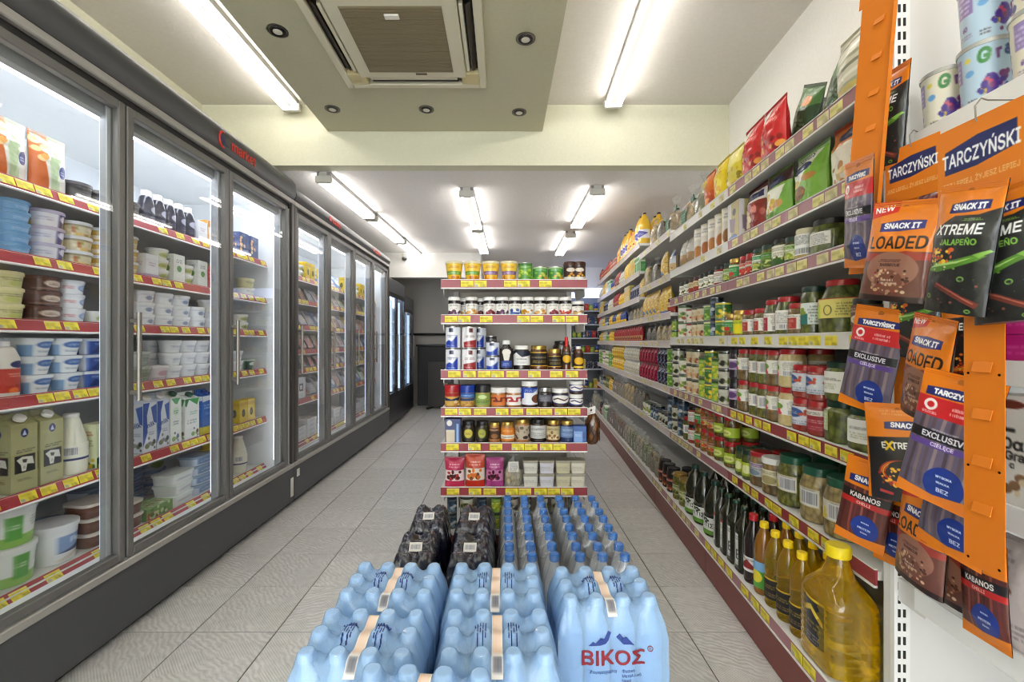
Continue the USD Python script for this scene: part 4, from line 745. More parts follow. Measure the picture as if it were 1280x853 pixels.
can('can_tall_green', 'tall tin with lime and green label', 0.036, 0.11, fr(220, 110, '#86ad3c', '#355c28', ['#d6cf3a', '#a5c43c', '#f0e78a'], 7))
can('can_dark', 'dark tin', 0.034, 0.11, fr(220, 110, '#2c3a4a', '#1a2230', ['#7a9ab0', '#c8ccd0', '#3c5a7a'], 8))
can('can_blue', 'white and blue coffee tin', 0.039, 0.113, Art(245, 113, '#e9ebf2', *[q for x in (-0.25, 0.25, 0.75) for q in (('r', x+0.16, 0.06, x+0.25, 0.24, '#141a44'), ('s', x+0.10, 0.36, x+0.32, 0.48, '#3a4470', 1), ('p', [(x+0.06, 0.98), (x+0.06, 0.74), (x+0.16, 0.62), (x+0.22, 0.7), (x+0.34, 0.38), (x+0.34, 0.98)], '#1f3fa8'), ('s', x+0.10, 0.84, x+0.3, 0.92, '#dfe6ff', 1))]), turn=8, per=2.2, n=56)
can('can_redcoffee', 'white and dark red coffee tin', 0.039, 0.113, Art(245, 113, '#e9e8ea', *[q for x in (-0.25, 0.25, 0.75) for q in (('r', x+0.18, 0.06, x+0.26, 0.26, '#5a1414'), ('s', x+0.10, 0.38, x+0.32, 0.5, '#5c3434', 1), ('p', [(x+0.06, 0.98), (x+0.06, 0.72), (x+0.36, 0.6), (x+0.36, 0.98)], '#9c2a2c'), ('s', x+0.10, 0.82, x+0.3, 0.92, '#ffe0dc', 1))]), turn=25, per=2.2, n=56)
can('can_bluesmall', 'small blue and white tin', 0.033, 0.07, Art(200, 70, '#dfe4f2', *[q for x in (-0.25, 0.25, 0.75) for q in (('r', x+0.16, 0.06, x+0.26, 0.26, '#141a44'), ('p', [(x+0.04, 0.98), (x+0.04, 0.66), (x+0.2, 0.72), (x+0.36, 0.34), (x+0.36, 0.98)], '#2144a8'))]), turn=8)
can('tall_dark', 'tall dark tin', 0.028, 0.085, fr(180, 85, '#26262c', '#16161a', ['#4a4a55', '#7a7a84', '#2c2c34'], 8))
# --- end stand
YT = lambda b, s: Art(240, 95, '#eab52e', *[q for x in (-0.25, 0.25, 0.75) for q in (('e', x+0.04, 0.02, x+0.46, 0.5, '#f2ca48'), ('s', x+0.14, 0.16, x+0.36, 0.3, '#a8521c', 1), ('r', x+0.06, 0.46, x+0.44, 0.64, b), ('s', x+0.10, 0.5, x+0.40, 0.6, '#f6f2dc', 1), ('f', x+0.02, 0.7, x+0.48, 1.0, ['#d98a1a', '#e8a02a', '#b5651a'], 16, 0.08, s))])
tub('ytub_green', 'yellow drink cup with green band', 0.031, 0.042, 0.098, YT('#5f9a34', 1), LIDS['cream'], per=2.2, n=60)
tub('ytub_violet', 'yellow drink cup with violet band', 0.031, 0.042, 0.098, YT('#7d5a9c', 2), LIDS['cream'], per=2.2, n=60)
can('gcan_tall', 'green fruit tin', 0.034, 0.090, fr(220, 90, '#4f8f2e', '#2f6a24', ['#b9cf3a', '#dfe06a', '#7fb02e'], 9), per=2.2, turn=0)
can('gcan', 'low green fruit tin', 0.037, 0.072, fr(220, 72, '#3f8a34', '#b9c8a0', ['#e2a02a', '#8fbf3a', '#d8d05a'], 10), per=2.2, turn=0)
jar('cocoa_dark', 'dark jar with brown lid and pictured label', 0.032, 0.094, 'brown', FILLS['dark'], Art(100, 70, '#3a211c', ('e', 0.3, 0.1, 0.7, 0.4, '#d9cfc0'), ('f', 0.25, 0.45, 0.75, 0.75, ['#e0b02a', '#c8802a'], 7, 0.08, 2), ('r', 0.1, 0.76, 0.9, 1, '#d9d4cc')), 0.06, 0.68, 200, turn=0, neck=1.0, res=1.8)
def nb(pic, seed): return Art(100, 62, '#eceae5', ('s', 0.3, 0.1, 0.7, 0.24, '#3a2a22', 1), ('o', 0.28, 0.04, 0.72, 0.36, '#b5aca2', 0.02), ('f', 0.18, 0.58, 0.82, 0.95, pic, 12, 0.11, seed), ('s', 0.3, 0.4, 0.7, 0.5, '#8a7a6a', 1))
for k, (n_, pic, dsc) in enumerate((('spread_plum', ['#4a2a4a', '#6a3a5a'], 'plum picture'), ('spread_amber', ['#c88a3a', '#e0b06a'], 'amber picture'), ('spread_rose', ['#9a3a4a', '#7a2a34'], 'dark rose picture'), ('spread_blue', ['#2f4a8a', '#4a6aaa'], 'blue picture'), ('spread_gold', ['#d8a82a', '#b07a1a'], 'golden picture'), ('spread_red', ['#c03a2c', '#d86a4a'], 'red picture'))):
    jar(n_, 'dark spread jar, white lid, white label with '+dsc, 0.030, 0.092, 'white', FILLS['dark'], nb(pic, k), 0.1, 0.55, 200, lidh=0.013, neck=0.97, shoulder=0.9, turn=0, res=1.6)
jar('spread_low', 'low dark spread jar with white label', 0.029, 0.072, 'white', FILLS['dark'], nb(['#c8a05a', '#8a6a4a'], 9), 0.1, 0.55, 200, lidh=0.012, neck=0.97, turn=0, res=1.6)
bottle('choc_bottle', 'dark syrup bottle with white cap and bear label', [(0.030, 0), (0.032, 0.01), (0.032, 0.085), (0.028, 0.105), (0.017, 0.122), (0.017, 0.132)], FILLS['dark'], 'white', Art(100, 95, '#2a1a1c', ('e', 0.3, 0.02, 0.7, 0.35, '#ece6de'), ('p', [(0.34, 0.3), (0.66, 0.3), (0.6, 0.6), (0.4, 0.6)], '#e6e2da'), ('r', 0.25, 0.62, 0.75, 0.95, '#2f4a9a'), ('s', 0.3, 0.7, 0.7, 0.85, '#cfd8f6', 1)), (0.012, 0.095), caph=0.02, capr=0.019, turn=0, res=1.6)
jar('choc_big', 'large dark jar with white shield label', 0.041, 0.122, 'white', FILLS['dark'], Art(130, 72, '#e9e8e6', ('p', [(0, 0), (1, 0), (1, 0.25), (0.5, 0.42), (0.3, 0.1), (0, 0.4)], '#1d2338'), ('s', 0.3, 0.5, 0.7, 0.62, '#4a4a52', 1), ('s', 0.3, 0.72, 0.7, 0.86, '#8a8a90', 2)), 0.22, 0.56, 200, neck=0.8, shoulder=0.8, turn=0, res=1.6)
HB = Art(120, 60, '#181410', ('r', 0, 0, 1, 0.07, '#d9a92a'), ('r', 0, 0.93, 1, 1, '#d9a92a'), ('s', 0.2, 0.3, 0.8, 0.44, '#e8d6a0', 1), ('s', 0.25, 0.55, 0.75, 0.75, '#e8c23a', 2))
jar('honey_big', 'large honey jar with black and gold label', 0.042, 0.122, 'gold', FILLS['honey'], HB, 0.18, 0.56, 220, turn=0, res=1.6)
jar('honey_mid', 'honey jar with gold lid and black label', 0.033, 0.105, 'gold', FILLS['honey'], HB, 0.18, 0.5, 220, turn=0, res=1.6)
bottle('honey_tall', 'tall dark honey jar', [(0.042, 0), (0.044, 0.01), (0.044, 0.115), (0.036, 0.13), (0.034, 0.135)], FILLS['darkhoney'], 'black', Art(50, 50, '#201a14', ('s', 0.1, 0.3, 0.5, 0.8, '#d8d2c4', 3)), (0.03, 0.05), span=70, capr=0.036, caph=0.014, turn=-20)
bottle('honey_squeeze', 'honey squeeze bottle with red spout and yellow sun label', [(0.019, 0), (0.021, 0.008), (0.020, 0.06), (0.021, 0.1), (0.016, 0.112), (0.010, 0.118)], FILLS['honey'], mat('#d2201e', 0.35), Art(56, 60, '#2a1a10', ('e', 0.2, 0.3, 0.8, 0.85, '#e2b01f'), ('s', 0.2, 0.05, 0.8, 0.2, '#e6e2da', 1)), (0.03, 0.065), capr=0.008, caph=0.05, turn=0)
bottle('honey_bear', 'amber squeeze bottle with white cap and sun label', [(0.022, 0), (0.024, 0.008), (0.022, 0.06), (0.024, 0.09), (0.016, 0.105)], FILLS['honey'], 'white', Art(60, 70, '#3a1f0c', ('e', 0.2, 0.3, 0.8, 0.75, '#e2b01f'), ('r', 0.1, 0.85, 0.9, 0.98, '#e8c83a')), (0.012, 0.075), capr=0.013, caph=0.018, turn=0)
jar('nut_red', 'peanut butter jar with red lid', 0.036, 0.112, 'red', FILLS['nut'], Art(110, 60, '#c9a04a', ('r', 0, 0, 1, 0.28, '#a8241e'), ('p', [(0.15, 0.35), (0.5, 0.5), (0.85, 0.3), (0.8, 0.6), (0.2, 0.62)], '#1f2a5a'), ('f', 0.1, 0.6, 0.9, 0.95, ['#e8d29a', '#b5803a'], 10, 0.1, 1)), 0.1, 0.55, 220, neck=1.0, lidh=0.034, turn=0, res=1.6)
jar('nut_blue', 'peanut butter jar with blue lid', 0.036, 0.110, 'blue', FILLS['nut'], Art(110, 60, '#c9a04a', ('r', 0, 0, 1, 0.36, '#1e5aa8'), ('s', 0.2, 0.1, 0.8, 0.26, '#ffffff', 1), ('p', [(0.15, 0.42), (0.85, 0.38), (0.8, 0.6), (0.2, 0.62)], '#2a3a6a'), ('f', 0.1, 0.65, 0.9, 0.95, ['#e8d29a', '#b5803a'], 10, 0.1, 2)), 0.1, 0.55, 220, neck=1.0, lidh=0.034, turn=0, res=1.6)
jar('pistachio', 'jar with dark lid and green label', 0.037, 0.112, 'black', FILLS['mustard'], Art(115, 60, '#8aa050', ('e', 0.35, 0.12, 0.65, 0.45, '#c8d89a'), ('s', 0.25, 0.55, 0.75, 0.8, '#2f4a1c', 2)), 0.12, 0.5, 230, neck=1.0, lidh=0.034, turn=0, res=1.6)
def heart(b, c): return Art(110, 60, b, ('l', [(0.2, 0.75), (0.2, 0.35), (0.4, 0.25), (0.45, 0.5), (0.35, 0.6), (0.6, 0.6), (0.6, 0.3), (0.8, 0.3), (0.78, 0.65)], c, 0.14))
jar('hazel_orange', 'hazelnut spread jar, white lid, orange swirl label', 0.037, 0.098, 'white', FILLS['nut'], heart('#d87a3a', '#7a2a1c'), 0.14, 0.5, 230, neck=0.98, lidh=0.022, turn=0, res=1.6)
jar('hazel_white', 'hazelnut spread jar, white lid, white and red swirl label', 0.037, 0.098, 'white', FILLS['nut'], heart('#ece6de', '#b0242a'), 0.14, 0.5, 230, neck=0.98, lidh=0.022, turn=0, res=1.6)
jar('hazel_blue', 'tall hazelnut jar with blue and white label', 0.039, 0.130, 'white', FILLS['choc'], Art(120, 85, '#e6e8f0', ('p', [(0, 0), (0.9, 0), (0.6, 0.3), (0.3, 0.3), (0.3, 0.6), (0, 0.8)], '#2346a8'), ('s', 0.3, 0.1, 0.8, 0.24, '#ffffff', 1), ('e', 0.55, 0.4, 0.95, 0.9, '#7a4a2c')), 0.12, 0.64, 230, neck=0.98, lidh=0.022, turn=0, res=1.6)
jar('choc_short', 'dark chocolate jar with grey lid', 0.034, 0.098, 'steel', FILLS['dark'], Art(100, 40, '#5a5a66', ('s', 0.2, 0.2, 0.8, 0.8, '#c8c8d0', 2)), 0.3, 0.35, 200, turn=0)
jar('choc_cream', 'chocolate spread jar, white lid, white oval label', 0.040, 0.094, 'white', FILLS['choc'], Art(120, 50, '#39345c', ('e', 0.14, 0.1, 0.86, 0.9, '#ece8e2'), ('l', [(0.25, 0.55), (0.4, 0.4), (0.6, 0.62), (0.75, 0.45)], '#4a2a2c', 0.12)), 0.2, 0.5, 230, neck=0.95, lidh=0.018, turn=0, res=1.6)
jar('choc_stack', 'small chocolate spread jar, white lid, blue and white label', 0.036, 0.070, 'white', FILLS['choc'], Art(110, 40, '#33407c', ('e', 0.14, 0.05, 0.86, 0.85, '#ece8e2'), ('l', [(0.25, 0.5), (0.4, 0.3), (0.6, 0.6), (0.75, 0.4)], '#3a2a6a', 0.14)), 0.2, 0.52, 230, neck=0.95, lidh=0.016, turn=0, res=1.6)
pack('match_box', 'blue box with a picture of sticks', 0.074, 0.05, 0.118, Art(74, 118, '#1d2f6a', ('r', 0.06, 0.45, 0.62, 1, '#d8cdb8'), *[('l', [(0.1+0.09*k, 0.55), (0.08+0.1*k, 0.98)], '#b5905a', 0.012) for k in range(6)], ('e', 0.1, 0.05, 0.45, 0.3, '#e6e2da'), ('r', 0.72, 0.2, 0.88, 1, '#8fb0d8')), '#1d2f6a')
def yl(c, c2): return Art(100, 50, c2, ('e', 0.32, 0.1, 0.68, 0.9, c), ('s', 0.38, 0.4, 0.62, 0.6, '#5a5010', 1))
jar('dark_yellow', 'dark jar with round yellow label', 0.034, 0.104, 'black', FILLS['dark'], yl('#c8b84a', '#2a261c'), 0.2, 0.5, 200, turn=0)
jar('dark_olive', 'black lidded jar with olive label', 0.031, 0.104, 'black', FILLS['dark'], yl('#a8a84a', '#35301c'), 0.2, 0.5, 200, turn=0)
jar('gold_cream', 'narrow jar with gold lid and dark label', 0.028, 0.098, 'gold', FILLS['nut'], gen(90, 45, '#3a2418', '#7a4a22', '#8a5a2a'), 0.2, 0.55, 200, turn=0)
jar('gold_orange', 'jar with gold lid, orange and white label', 0.034, 0.100, 'gold', FILLS['nut'], Art(110, 60, '#d8802a', ('s', 0.25, 0.15, 0.75, 0.3, '#fff0d8', 1), ('r', 0, 0.55, 1, 0.85, '#ece6da'), ('s', 0.2, 0.62, 0.8, 0.78, '#5a4030', 2)), 0.12, 0.6, 220, turn=0, res=1.6)
jar('tan_label', 'jar with gold lid and grey brown label', 0.037, 0.112, 'gold', FILLS['nut'], Art(120, 66, '#b5a892', ('f', 0.1, 0.1, 0.9, 0.5, ['#8a7a62', '#d8cfba', '#6a5a44'], 16, 0.12, 4), ('f', 0.15, 0.65, 0.85, 0.9, ['#3a2418', '#5a3a22'], 8, 0.1, 5)), 0.15, 0.6, 220, turn=0, res=1.6)
jar('silver_label', 'dark jar with black lid and silver label', 0.038, 0.112, 'black', FILLS['dark'], Art(120, 60, '#c9c8c6', ('s', 0.2, 0.15, 0.8, 0.35, '#2a2a2c', 1), ('s', 0.15, 0.5, 0.85, 0.9, '#6a6a6c', 3)), 0.2, 0.55, 220, turn=0, res=1.6)
jar('cream_label', 'brown jar with gold lid and cream label', 0.033, 0.108, 'gold', FILLS['honey'], Art(105, 60, '#c8b88a', ('s', 0.2, 0.12, 0.8, 0.3, '#4a3418', 1), ('f', 0.2, 0.45, 0.8, 0.9, ['#6a3a1c', '#e0d2a8', '#8a5a2c'], 10, 0.1, 3)), 0.15, 0.6, 220, turn=0, res=1.6)
jar('blue_cream', 'jar of blue cream with gold lid', 0.034, 0.106, 'gold', FILLS['bluejam'], Art(105, 56, '#6a84b0', ('s', 0.25, 0.2, 0.75, 0.4, '#e6ecf6', 1), ('s', 0.2, 0.6, 0.8, 0.8, '#c8d4ea', 2)), 0.25, 0.5, 220, turn=0)
pack('blue_mug_box', 'light blue carton with a mug shape', 0.062, 0.06, 0.082, Art(62, 82, '#3a62a8', ('r', 0.05, 0.3, 0.7, 0.95, '#7fa6de'), ('s', 0.15, 0.45, 0.6, 0.6, '#e2ecfa', 1), ('e', 0.7, 0.35, 0.95, 0.75, '#2a4a8a')), '#3f66a8')
# --- end stand, bottom rows
def candy(top, mid, low, fruit): return Art(90, 120, top, ('r', 0, 0.42, 1, 0.78, mid), ('s', 0.2, 0.18, 0.8, 0.34, '#f6e2e6', 2), ('f', 0.15, 0.48, 0.85, 0.72, fruit, 12, 0.06, 3), ('r', 0, 0.82, 1, 1, low))
bag('candy_pink', 'pink and white sweets bag', 0.098, 0.142, 0.05, candy('#b5254f', '#ead6d8', '#c22a52', ['#7a2a2a', '#b03a3a', '#4a1a1a']), '#b5254f', name='sweets_bag', res=1.8, seed=1, sealc='#8f1a3c')
bag('candy_red', 'orange-red sweets bag', 0.098, 0.158, 0.05, candy('#c2482e', '#e8dccc', '#c8301e', ['#c8301e', '#7a4a2a', '#e0762a']), '#c2482e', name='sweets_bag', res=1.8, seed=2, sealc='#b05a48')
bag('candy_magenta', 'magenta sweets bag', 0.090, 0.142, 0.05, candy('#a03a78', '#c87aa8', '#b0448a', ['#5a1a2c', '#8a2a44', '#3a101c']), '#a03a78', name='sweets_bag', res=1.8, seed=3, sealc='#7a2a5c')
clear_bag('beige_bag', 'clear bag of pale pasta with white card', 0.080, 0.155, 0.05, contents('#a8987a', '#c8b894', '#8a7a5c', 60), card=(0.05, 0.05, Art(50, 50, '#d8d4cc', ('s', 0.1, 0.1, 0.9, 0.9, '#6a6a6a', 6)), 0.075), neck=0.8)
for k, (n_, c, dsc) in enumerate((('tubbox_a', '#dcd9cc', 'off-white'), ('tubbox_b', '#d5d2dc', 'lilac-white'), ('tubbox_c', '#cdc6a4', 'beige'), ('tubbox_d', '#dad4c2', 'cream'))):
    tub(n_, dsc+' rectangular food tub with clear dark lid' if k != 3 else 'cream rectangular food tub with clear lid', 0.032, 0.037, 0.064, Art(220, 60, c, *[('s', x+0.12, 0.35, x+0.38, 0.75, '#9a968a', 3) for x in (0.0, 0.25, 0.5, 0.75)], ('r', 0, 0, 1, 0.12, c)), mat('#a39c8c', 0.25), name='food_tub', k=0.9, p=6, n=44)
# --- right-hand run: bags and tubes on the upper shelves
bag('crisp_green', 'big light green crispbread bag with brown biscuits', 0.20, 0.215, 0.085, Art(200, 215, '#7fb444', ('p', [(0, 0), (1, 0), (1, 0.1), (0, 0.12)], '#a9c98a'), ('p', [(0.1, 0.12), (0.9, 0.12), (0.35, 0.68), (0.12, 0.58)], '#eceadb'), ('t', 0.45, 0.17, 0.085, 'CRISPIES', '#26324a', 0, 2), ('e', 0.12, 0.24, 0.72, 0.42, '#1f2c5e'), ('s', 0.2, 0.29, 0.64, 0.37, '#f4f4ff', 1), ('e', 0.14, 0.5, 0.42, 0.62, '#e0c070'), ('e', 0.1, 0.62, 0.6, 0.86, '#8a5a26'), ('f', 0.16, 0.66, 0.54, 0.82, ['#a8743a', '#6a4018'], 18, 0.02, 3), ('e', 0.5, 0.46, 0.85, 0.58, '#b8813a')), '#86b84c', res=1.7, seed=4, foot=0.6, sealc='#7a9a55')
bag('crisp_pale', 'green and white crispbread bag', 0.17, 0.20, 0.075, Art(170, 200, '#7db04a', ('p', [(0, 0), (1, 0), (1, 0.3), (0, 0.4)], '#4a2a2a'), ('e', 0.1, 0.14, 0.8, 0.34, '#1f2c5e'), ('s', 0.2, 0.2, 0.7, 0.28, '#ffffff', 1), ('p', [(0.05, 0.4), (0.9, 0.36), (0.6, 0.8), (0.2, 0.8)], '#e6e6d6'), ('f', 0.15, 0.45, 0.75, 0.8, ['#e0c04a', '#c8955a', '#d88a3a'], 10, 0.06, 5)), '#7db04a', seed=5, res=1.8)
bag('crisp_red', 'dark red crispbread bag with blue badge', 0.17, 0.205, 0.075, Art(170, 205, '#8f2a22', ('r', 0, 0, 1, 0.12, '#5a1c1a'), ('p', [(0.0, 0.14), (1, 0.12), (1, 0.36), (0, 0.4)], '#e8e2e0'), ('p', [(0.06, 0.2), (0.9, 0.16), (0.94, 0.3), (0.1, 0.36)], '#1f2c5e'), ('s', 0.2, 0.22, 0.8, 0.3, '#ffffff', 1), ('f', 0.05, 0.5, 0.5, 0.9, ['#e8d0a0', '#d8a86a', '#f0e2c0'], 14, 0.06, 6), ('f', 0.6, 0.5, 0.95, 0.7, ['#d87a6a', '#c8584a'], 6, 0.07, 7)), '#8f2a22', seed=6, res=1.8, sealc='#55191a')
bag('crisp_orange', 'orange and white crispbread bag', 0.18, 0.215, 0.08, Art(180, 215, '#d97a24', ('r', 0, 0, 1, 0.1, '#b5482a'), ('e', 0.3, 0.12, 1.0, 0.32, '#1f2c5e'), ('s', 0.45, 0.18, 0.9, 0.26, '#ffffff', 1), ('p', [(0.1, 0.4), (1, 0.34), (0.7, 1), (0.05, 0.9)], '#f0e6d6'), ('f', 0.2, 0.6, 0.8, 0.95, ['#d8a05a', '#e8c890', '#b87a3a'], 12, 0.05, 8)), '#d97a24', seed=7, res=1.8, sealc='#a8442a')
bag('chips_yellow', 'yellow crisps bag', 0.15, 0.20, 0.07, Art(150, 200, '#e2c61c', ('s', 0.2, 0.2, 0.8, 0.36, '#8a3a1c', 2), ('e', 0.2, 0.45, 0.8, 0.85, '#f0dc5a'), ('f', 0.25, 0.5, 0.75, 0.8, ['#d8a02a', '#e8b84a'], 9, 0.05, 2)), '#e0c41a', seed=8, res=2.2)
bag('chips_lemon', 'pale yellow patterned crisps bag', 0.15, 0.19, 0.06, Art(150, 190, '#d9c83c', ('p', [(0, 0), (1, 0), (1, 0.4), (0, 0.6)], '#e8dc7a'), ('f', 0.1, 0.5, 0.9, 0.9, ['#8a7a1c', '#c8a82a'], 12, 0.05, 3)), '#d5c22e', seed=9, res=2.2)
bag('chips_red', 'red crisps bag', 0.16, 0.225, 0.075, Art(160, 225, '#c9252a', ('p', [(0, 0.1), (0.5, 0.05), (0.3, 0.5), (0, 0.5)], '#ece6e2'), ('s', 0.3, 0.2, 0.9, 0.36, '#f4e2c0', 1), ('f', 0.2, 0.6, 0.9, 0.95, ['#e8a04a', '#f0d0a0', '#8f1418'], 14, 0.05, 4)), '#c01f26', seed=10, res=2.2)
bag('chips_orange', 'slim orange snack bag', 0.12, 0.19, 0.055, Art(120, 190, '#cf6a1c', ('r', 0, 0.55, 1, 1, '#c2501a'), ('f', 0.1, 0.6, 0.9, 0.95, ['#e8903a', '#a8400f', '#e0b060'], 14, 0.06, 5)), '#cc661a', seed=11, res=2.4)
bag('salad_green', 'tall dark green herb bag', 0.17, 0.25, 0.07, Art(170, 250, '#2f4a2c', ('p', [(0, 0.05), (1, 0), (1, 0.3), (0, 0.42)], '#4f7a3f'), ('e', 0.35, 0.18, 0.75, 0.34, '#d88a3a'), ('s', 0.2, 0.5, 0.8, 0.7, '#8aa08a', 3), ('f', 0.05, 0.6, 0.95, 0.98, ['#1f2e22', '#6f8a6a', '#3f5a3f'], 24, 0.04, 6)), '#2c4230', seed=12, res=2.0)
bag('salad_dark', 'dark green snack bag', 0.15, 0.22, 0.06, Art(150, 220, '#26352c', ('s', 0.2, 0.2, 0.8, 0.4, '#9ab0a0', 2), ('f', 0.05, 0.5, 0.95, 0.98, ['#1c261f', '#55705a', '#3a4a3c'], 24, 0.05, 7)), '#222f28', seed=13, res=2.4)
bag('wafer_white', 'white and beige striped wafer bag', 0.16, 0.20, 0.07, Art(160, 200, '#d8d2bc', *[('p', [(0, 0.12*k+0.1), (1, 0.12*k), (1, 0.12*k+0.05), (0, 0.12*k+0.15)], ('#a8a890', '#8a8a7a', '#eeeadc')[k % 3]) for k in range(8)], ('r', 0, 0.8, 1, 1, '#c9b86a')), '#cfc9b4', seed=14, res=2.0)
def biscuit(key, desc, r, h, c1, c2):
    can(key, desc, r, h, Art(200, h*1000, '#d9d2c8', *[q for x in (-0.25, 0.25, 0.75) for q in (('r', x+0.02, 0, x+0.18, 1, c1), ('r', x+0.2, 0.05, x+0.44, 0.35, '#ece6d8'), ('s', x+0.22, 0.1, x+0.42, 0.26, '#5a5a7a', 2), ('e', x+0.2, 0.55, x+0.46, 0.95, c2))]), 'biscuit_tube', 'biscuits', LIDS['cream'], 36, 4.0)
biscuit('bisc_tan', 'tall biscuit tube in tan wrapper', 0.036, 0.175, '#c9b48a', '#b5783a')
biscuit('bisc_pink', 'tall biscuit tube in pinkish wrapper', 0.036, 0.175, '#d8c2b8', '#a8602c')
biscuit('bisc_gold', 'tall biscuit tube in gold wrapper', 0.036, 0.18, '#b59a4a', '#8a5a2c')
pack('bisc_wide', 'wide olive and white biscuit pack', 0.11, 0.07, 0.175, Art(110, 175, '#b9a968', ('r', 0, 0, 0.35, 1, '#d5cfd0'), ('e', 0.45, 0.18, 0.75, 0.36, '#5a5a52'), ('p', [(0.2, 0.4), (0.7, 0.45), (0.6, 0.8), (0.25, 0.75)], '#8a7a86'), ('p', [(0.1, 0.9), (0.6, 0.82), (0.9, 0.9), (0.5, 1), (0.1, 1)], '#3f62b8')), '#b9a968', name='biscuit_pack')
bag('rusk_blue', 'rusk bag with blue top', 0.085, 0.17, 0.06, Art(85, 170, '#c8a878', ('r', 0, 0, 1, 0.3, '#3a4a7a'), ('r', 0, 0.28, 1, 0.55, '#c8ccd4'), ('s', 0.2, 0.34, 0.8, 0.5, '#3a4a6a', 2), ('f', 0.05, 0.6, 0.95, 0.98, ['#a8824a', '#d8b88a'], 16, 0.06, 2)), '#b8a07a', seed=15, res=2.6)
bag('rusk_white', 'rusk bag with white and brown front', 0.085, 0.165, 0.06, Art(85, 165, '#cfcac4', ('r', 0, 0.55, 1, 1, '#a08058'), ('s', 0.2, 0.15, 0.8, 0.45, '#6a6a8a', 3)), '#c0b8a8', seed=16, res=2.6)
# clear tied bags
OLV = contents('#39401c', '#6a6a2a', '#a39a52', 55); BRD = contents('#8a6a3a', '#b8945a', '#d8c090', 45); PAST = contents('#c9a85a', '#dfc17a', '#b0883a', 60); DKN = contents('#3a2a1c', '#5a4630', '#8a7454', 60); WBN = contents('#d9d2bc', '#c8bc9c', '#ece6d6', 120); GRB = contents('#8a9060', '#a8ac7a', '#6f7448', 110); RDB = contents('#7a3a2a', '#9a5a3c', '#5a2a20', 110); MIX = contents('#6a5a3a', '#a8885a', '#3f5a2a', 90)
clear_bag('olive_bow', 'clear bag of green leaves with yellow bow', 0.15, 0.25, 0.11, OLV, bow='#d9c21c', neck=0.6)
GCARD = Art(60, 60, '#1f6a44', ('s', 0.15, 0.2, 0.85, 0.8, '#cfe0d4', 3))
clear_bag('bread_card', 'clear bag of rusks with dark green card', 0.17, 0.24, 0.12, BRD, card=(0.075, 0.075, GCARD, 0.02), bow='#1f5a3c', neck=0.6, seed=2)
clear_bag('pasta_clear', 'clear bag of pale pasta', 0.12, 0.22, 0.08, PAST, neck=0.78, seed=3)
clear_bag('nuts_clear', 'clear bag of brown nuts', 0.12, 0.20, 0.08, DKN, neck=0.76, seed=4)
clear_bag('white_beans', 'clear bag of white beans', 0.10, 0.20, 0.07, WBN, card=(0.03, 0.05, Art(30, 50, '#e8e6e0', ('s', 0.1, 0.1, 0.9, 0.9, '#555555', 6)), 0.04), neck=0.74, seed=5)
clear_bag('green_beans', 'clear bag of pale green split peas', 0.10, 0.19, 0.07, GRB, card=(0.03, 0.05, Art(30, 50, '#e8e6e0', ('s', 0.1, 0.1, 0.9, 0.9, '#555555', 6)), 0.04), neck=0.74, seed=6)
clear_bag('red_beans', 'clear bag of reddish beans', 0.10, 0.19, 0.07, RDB, card=(0.04, 0.04, Art(40, 40, '#ecebe6', ('s', 0.1, 0.1, 0.9, 0.9, '#555555', 5)), 0.05), neck=0.74, seed=7)
clear_bag('mixed_herbs', 'clear bag of mixed brown and green herbs', 0.11, 0.18, 0.07, MIX, neck=0.76, seed=8)
bag('pasta_tall', 'tall bag of golden pasta shapes', 0.10, 0.198, 0.075, Art(100, 255, '#d8b35c', ('f', 0, 0.1, 1, 1, ['#e6c878', '#b88a34', '#f0dca0', '#c89c44'], 120, 0.022, 9), ('r', 0.25, 0.72, 0.75, 0.86, '#5a8ac0')), '#d0ab58', seed=17, res=2.4)
bag('pasta_yellow', 'bag of yellow pasta with blue foot', 0.10, 0.192, 0.07, Art(100, 215, '#e2bd4c', ('f', 0, 0.05, 1, 0.85, ['#f0d27a', '#c89a34', '#e8c660'], 90, 0.025, 10), ('r', 0, 0.88, 1, 1, '#2f6ac0')), '#dcb848', seed=18, res=2.6)
bag('red_pack', 'red foil pack', 0.08, 0.17, 0.055, Art(80, 170, '#a8161e', ('s', 0.2, 0.12, 0.8, 0.3, '#e8c0b0', 2), ('r', 0, 0.62, 1, 0.9, '#c08a5a'), ('f', 0.1, 0.64, 0.9, 0.88, ['#d8b080', '#8a3a20'], 10, 0.05, 2)), '#a01820', seed=19, res=2.6)
bag('crimson_pack', 'crimson pack of pulses', 0.09, 0.13, 0.06, Art(90, 130, '#8f1030', ('f', 0.05, 0.1, 0.95, 0.95, ['#b02048', '#d84a6a', '#6a0a22'], 50, 0.045, 4)), '#8a1030', seed=20, res=2.8)
bag('navy_pack', 'navy pack with white speckles', 0.08, 0.135, 0.05, Art(80, 135, '#26283f', ('f', 0.05, 0.05, 0.95, 0.95, ['#6a7090', '#3c4060', '#a8acc0', '#1a1c30'], 60, 0.035, 5)), '#26283f', seed=21, res=2.8)
bag('yellow_pack', 'bright yellow pack', 0.08, 0.13, 0.05, Art(80, 130, '#e3b51c', ('f', 0.05, 0.1, 0.95, 0.9, ['#f0cf4a', '#c8901a', '#f6e08a'], 30, 0.05, 6)), '#e0b01c', seed=22, res=2.8)
bag('white_pack', 'white and silver snack bag', 0.09, 0.14, 0.055, Art(90, 140, '#d5d2c8', ('f', 0.05, 0.1, 0.95, 0.95, ['#8a8878', '#ece9df', '#a8a48e', '#c8b87a'], 40, 0.05, 7)), '#cfccc2', seed=23, res=2.8)
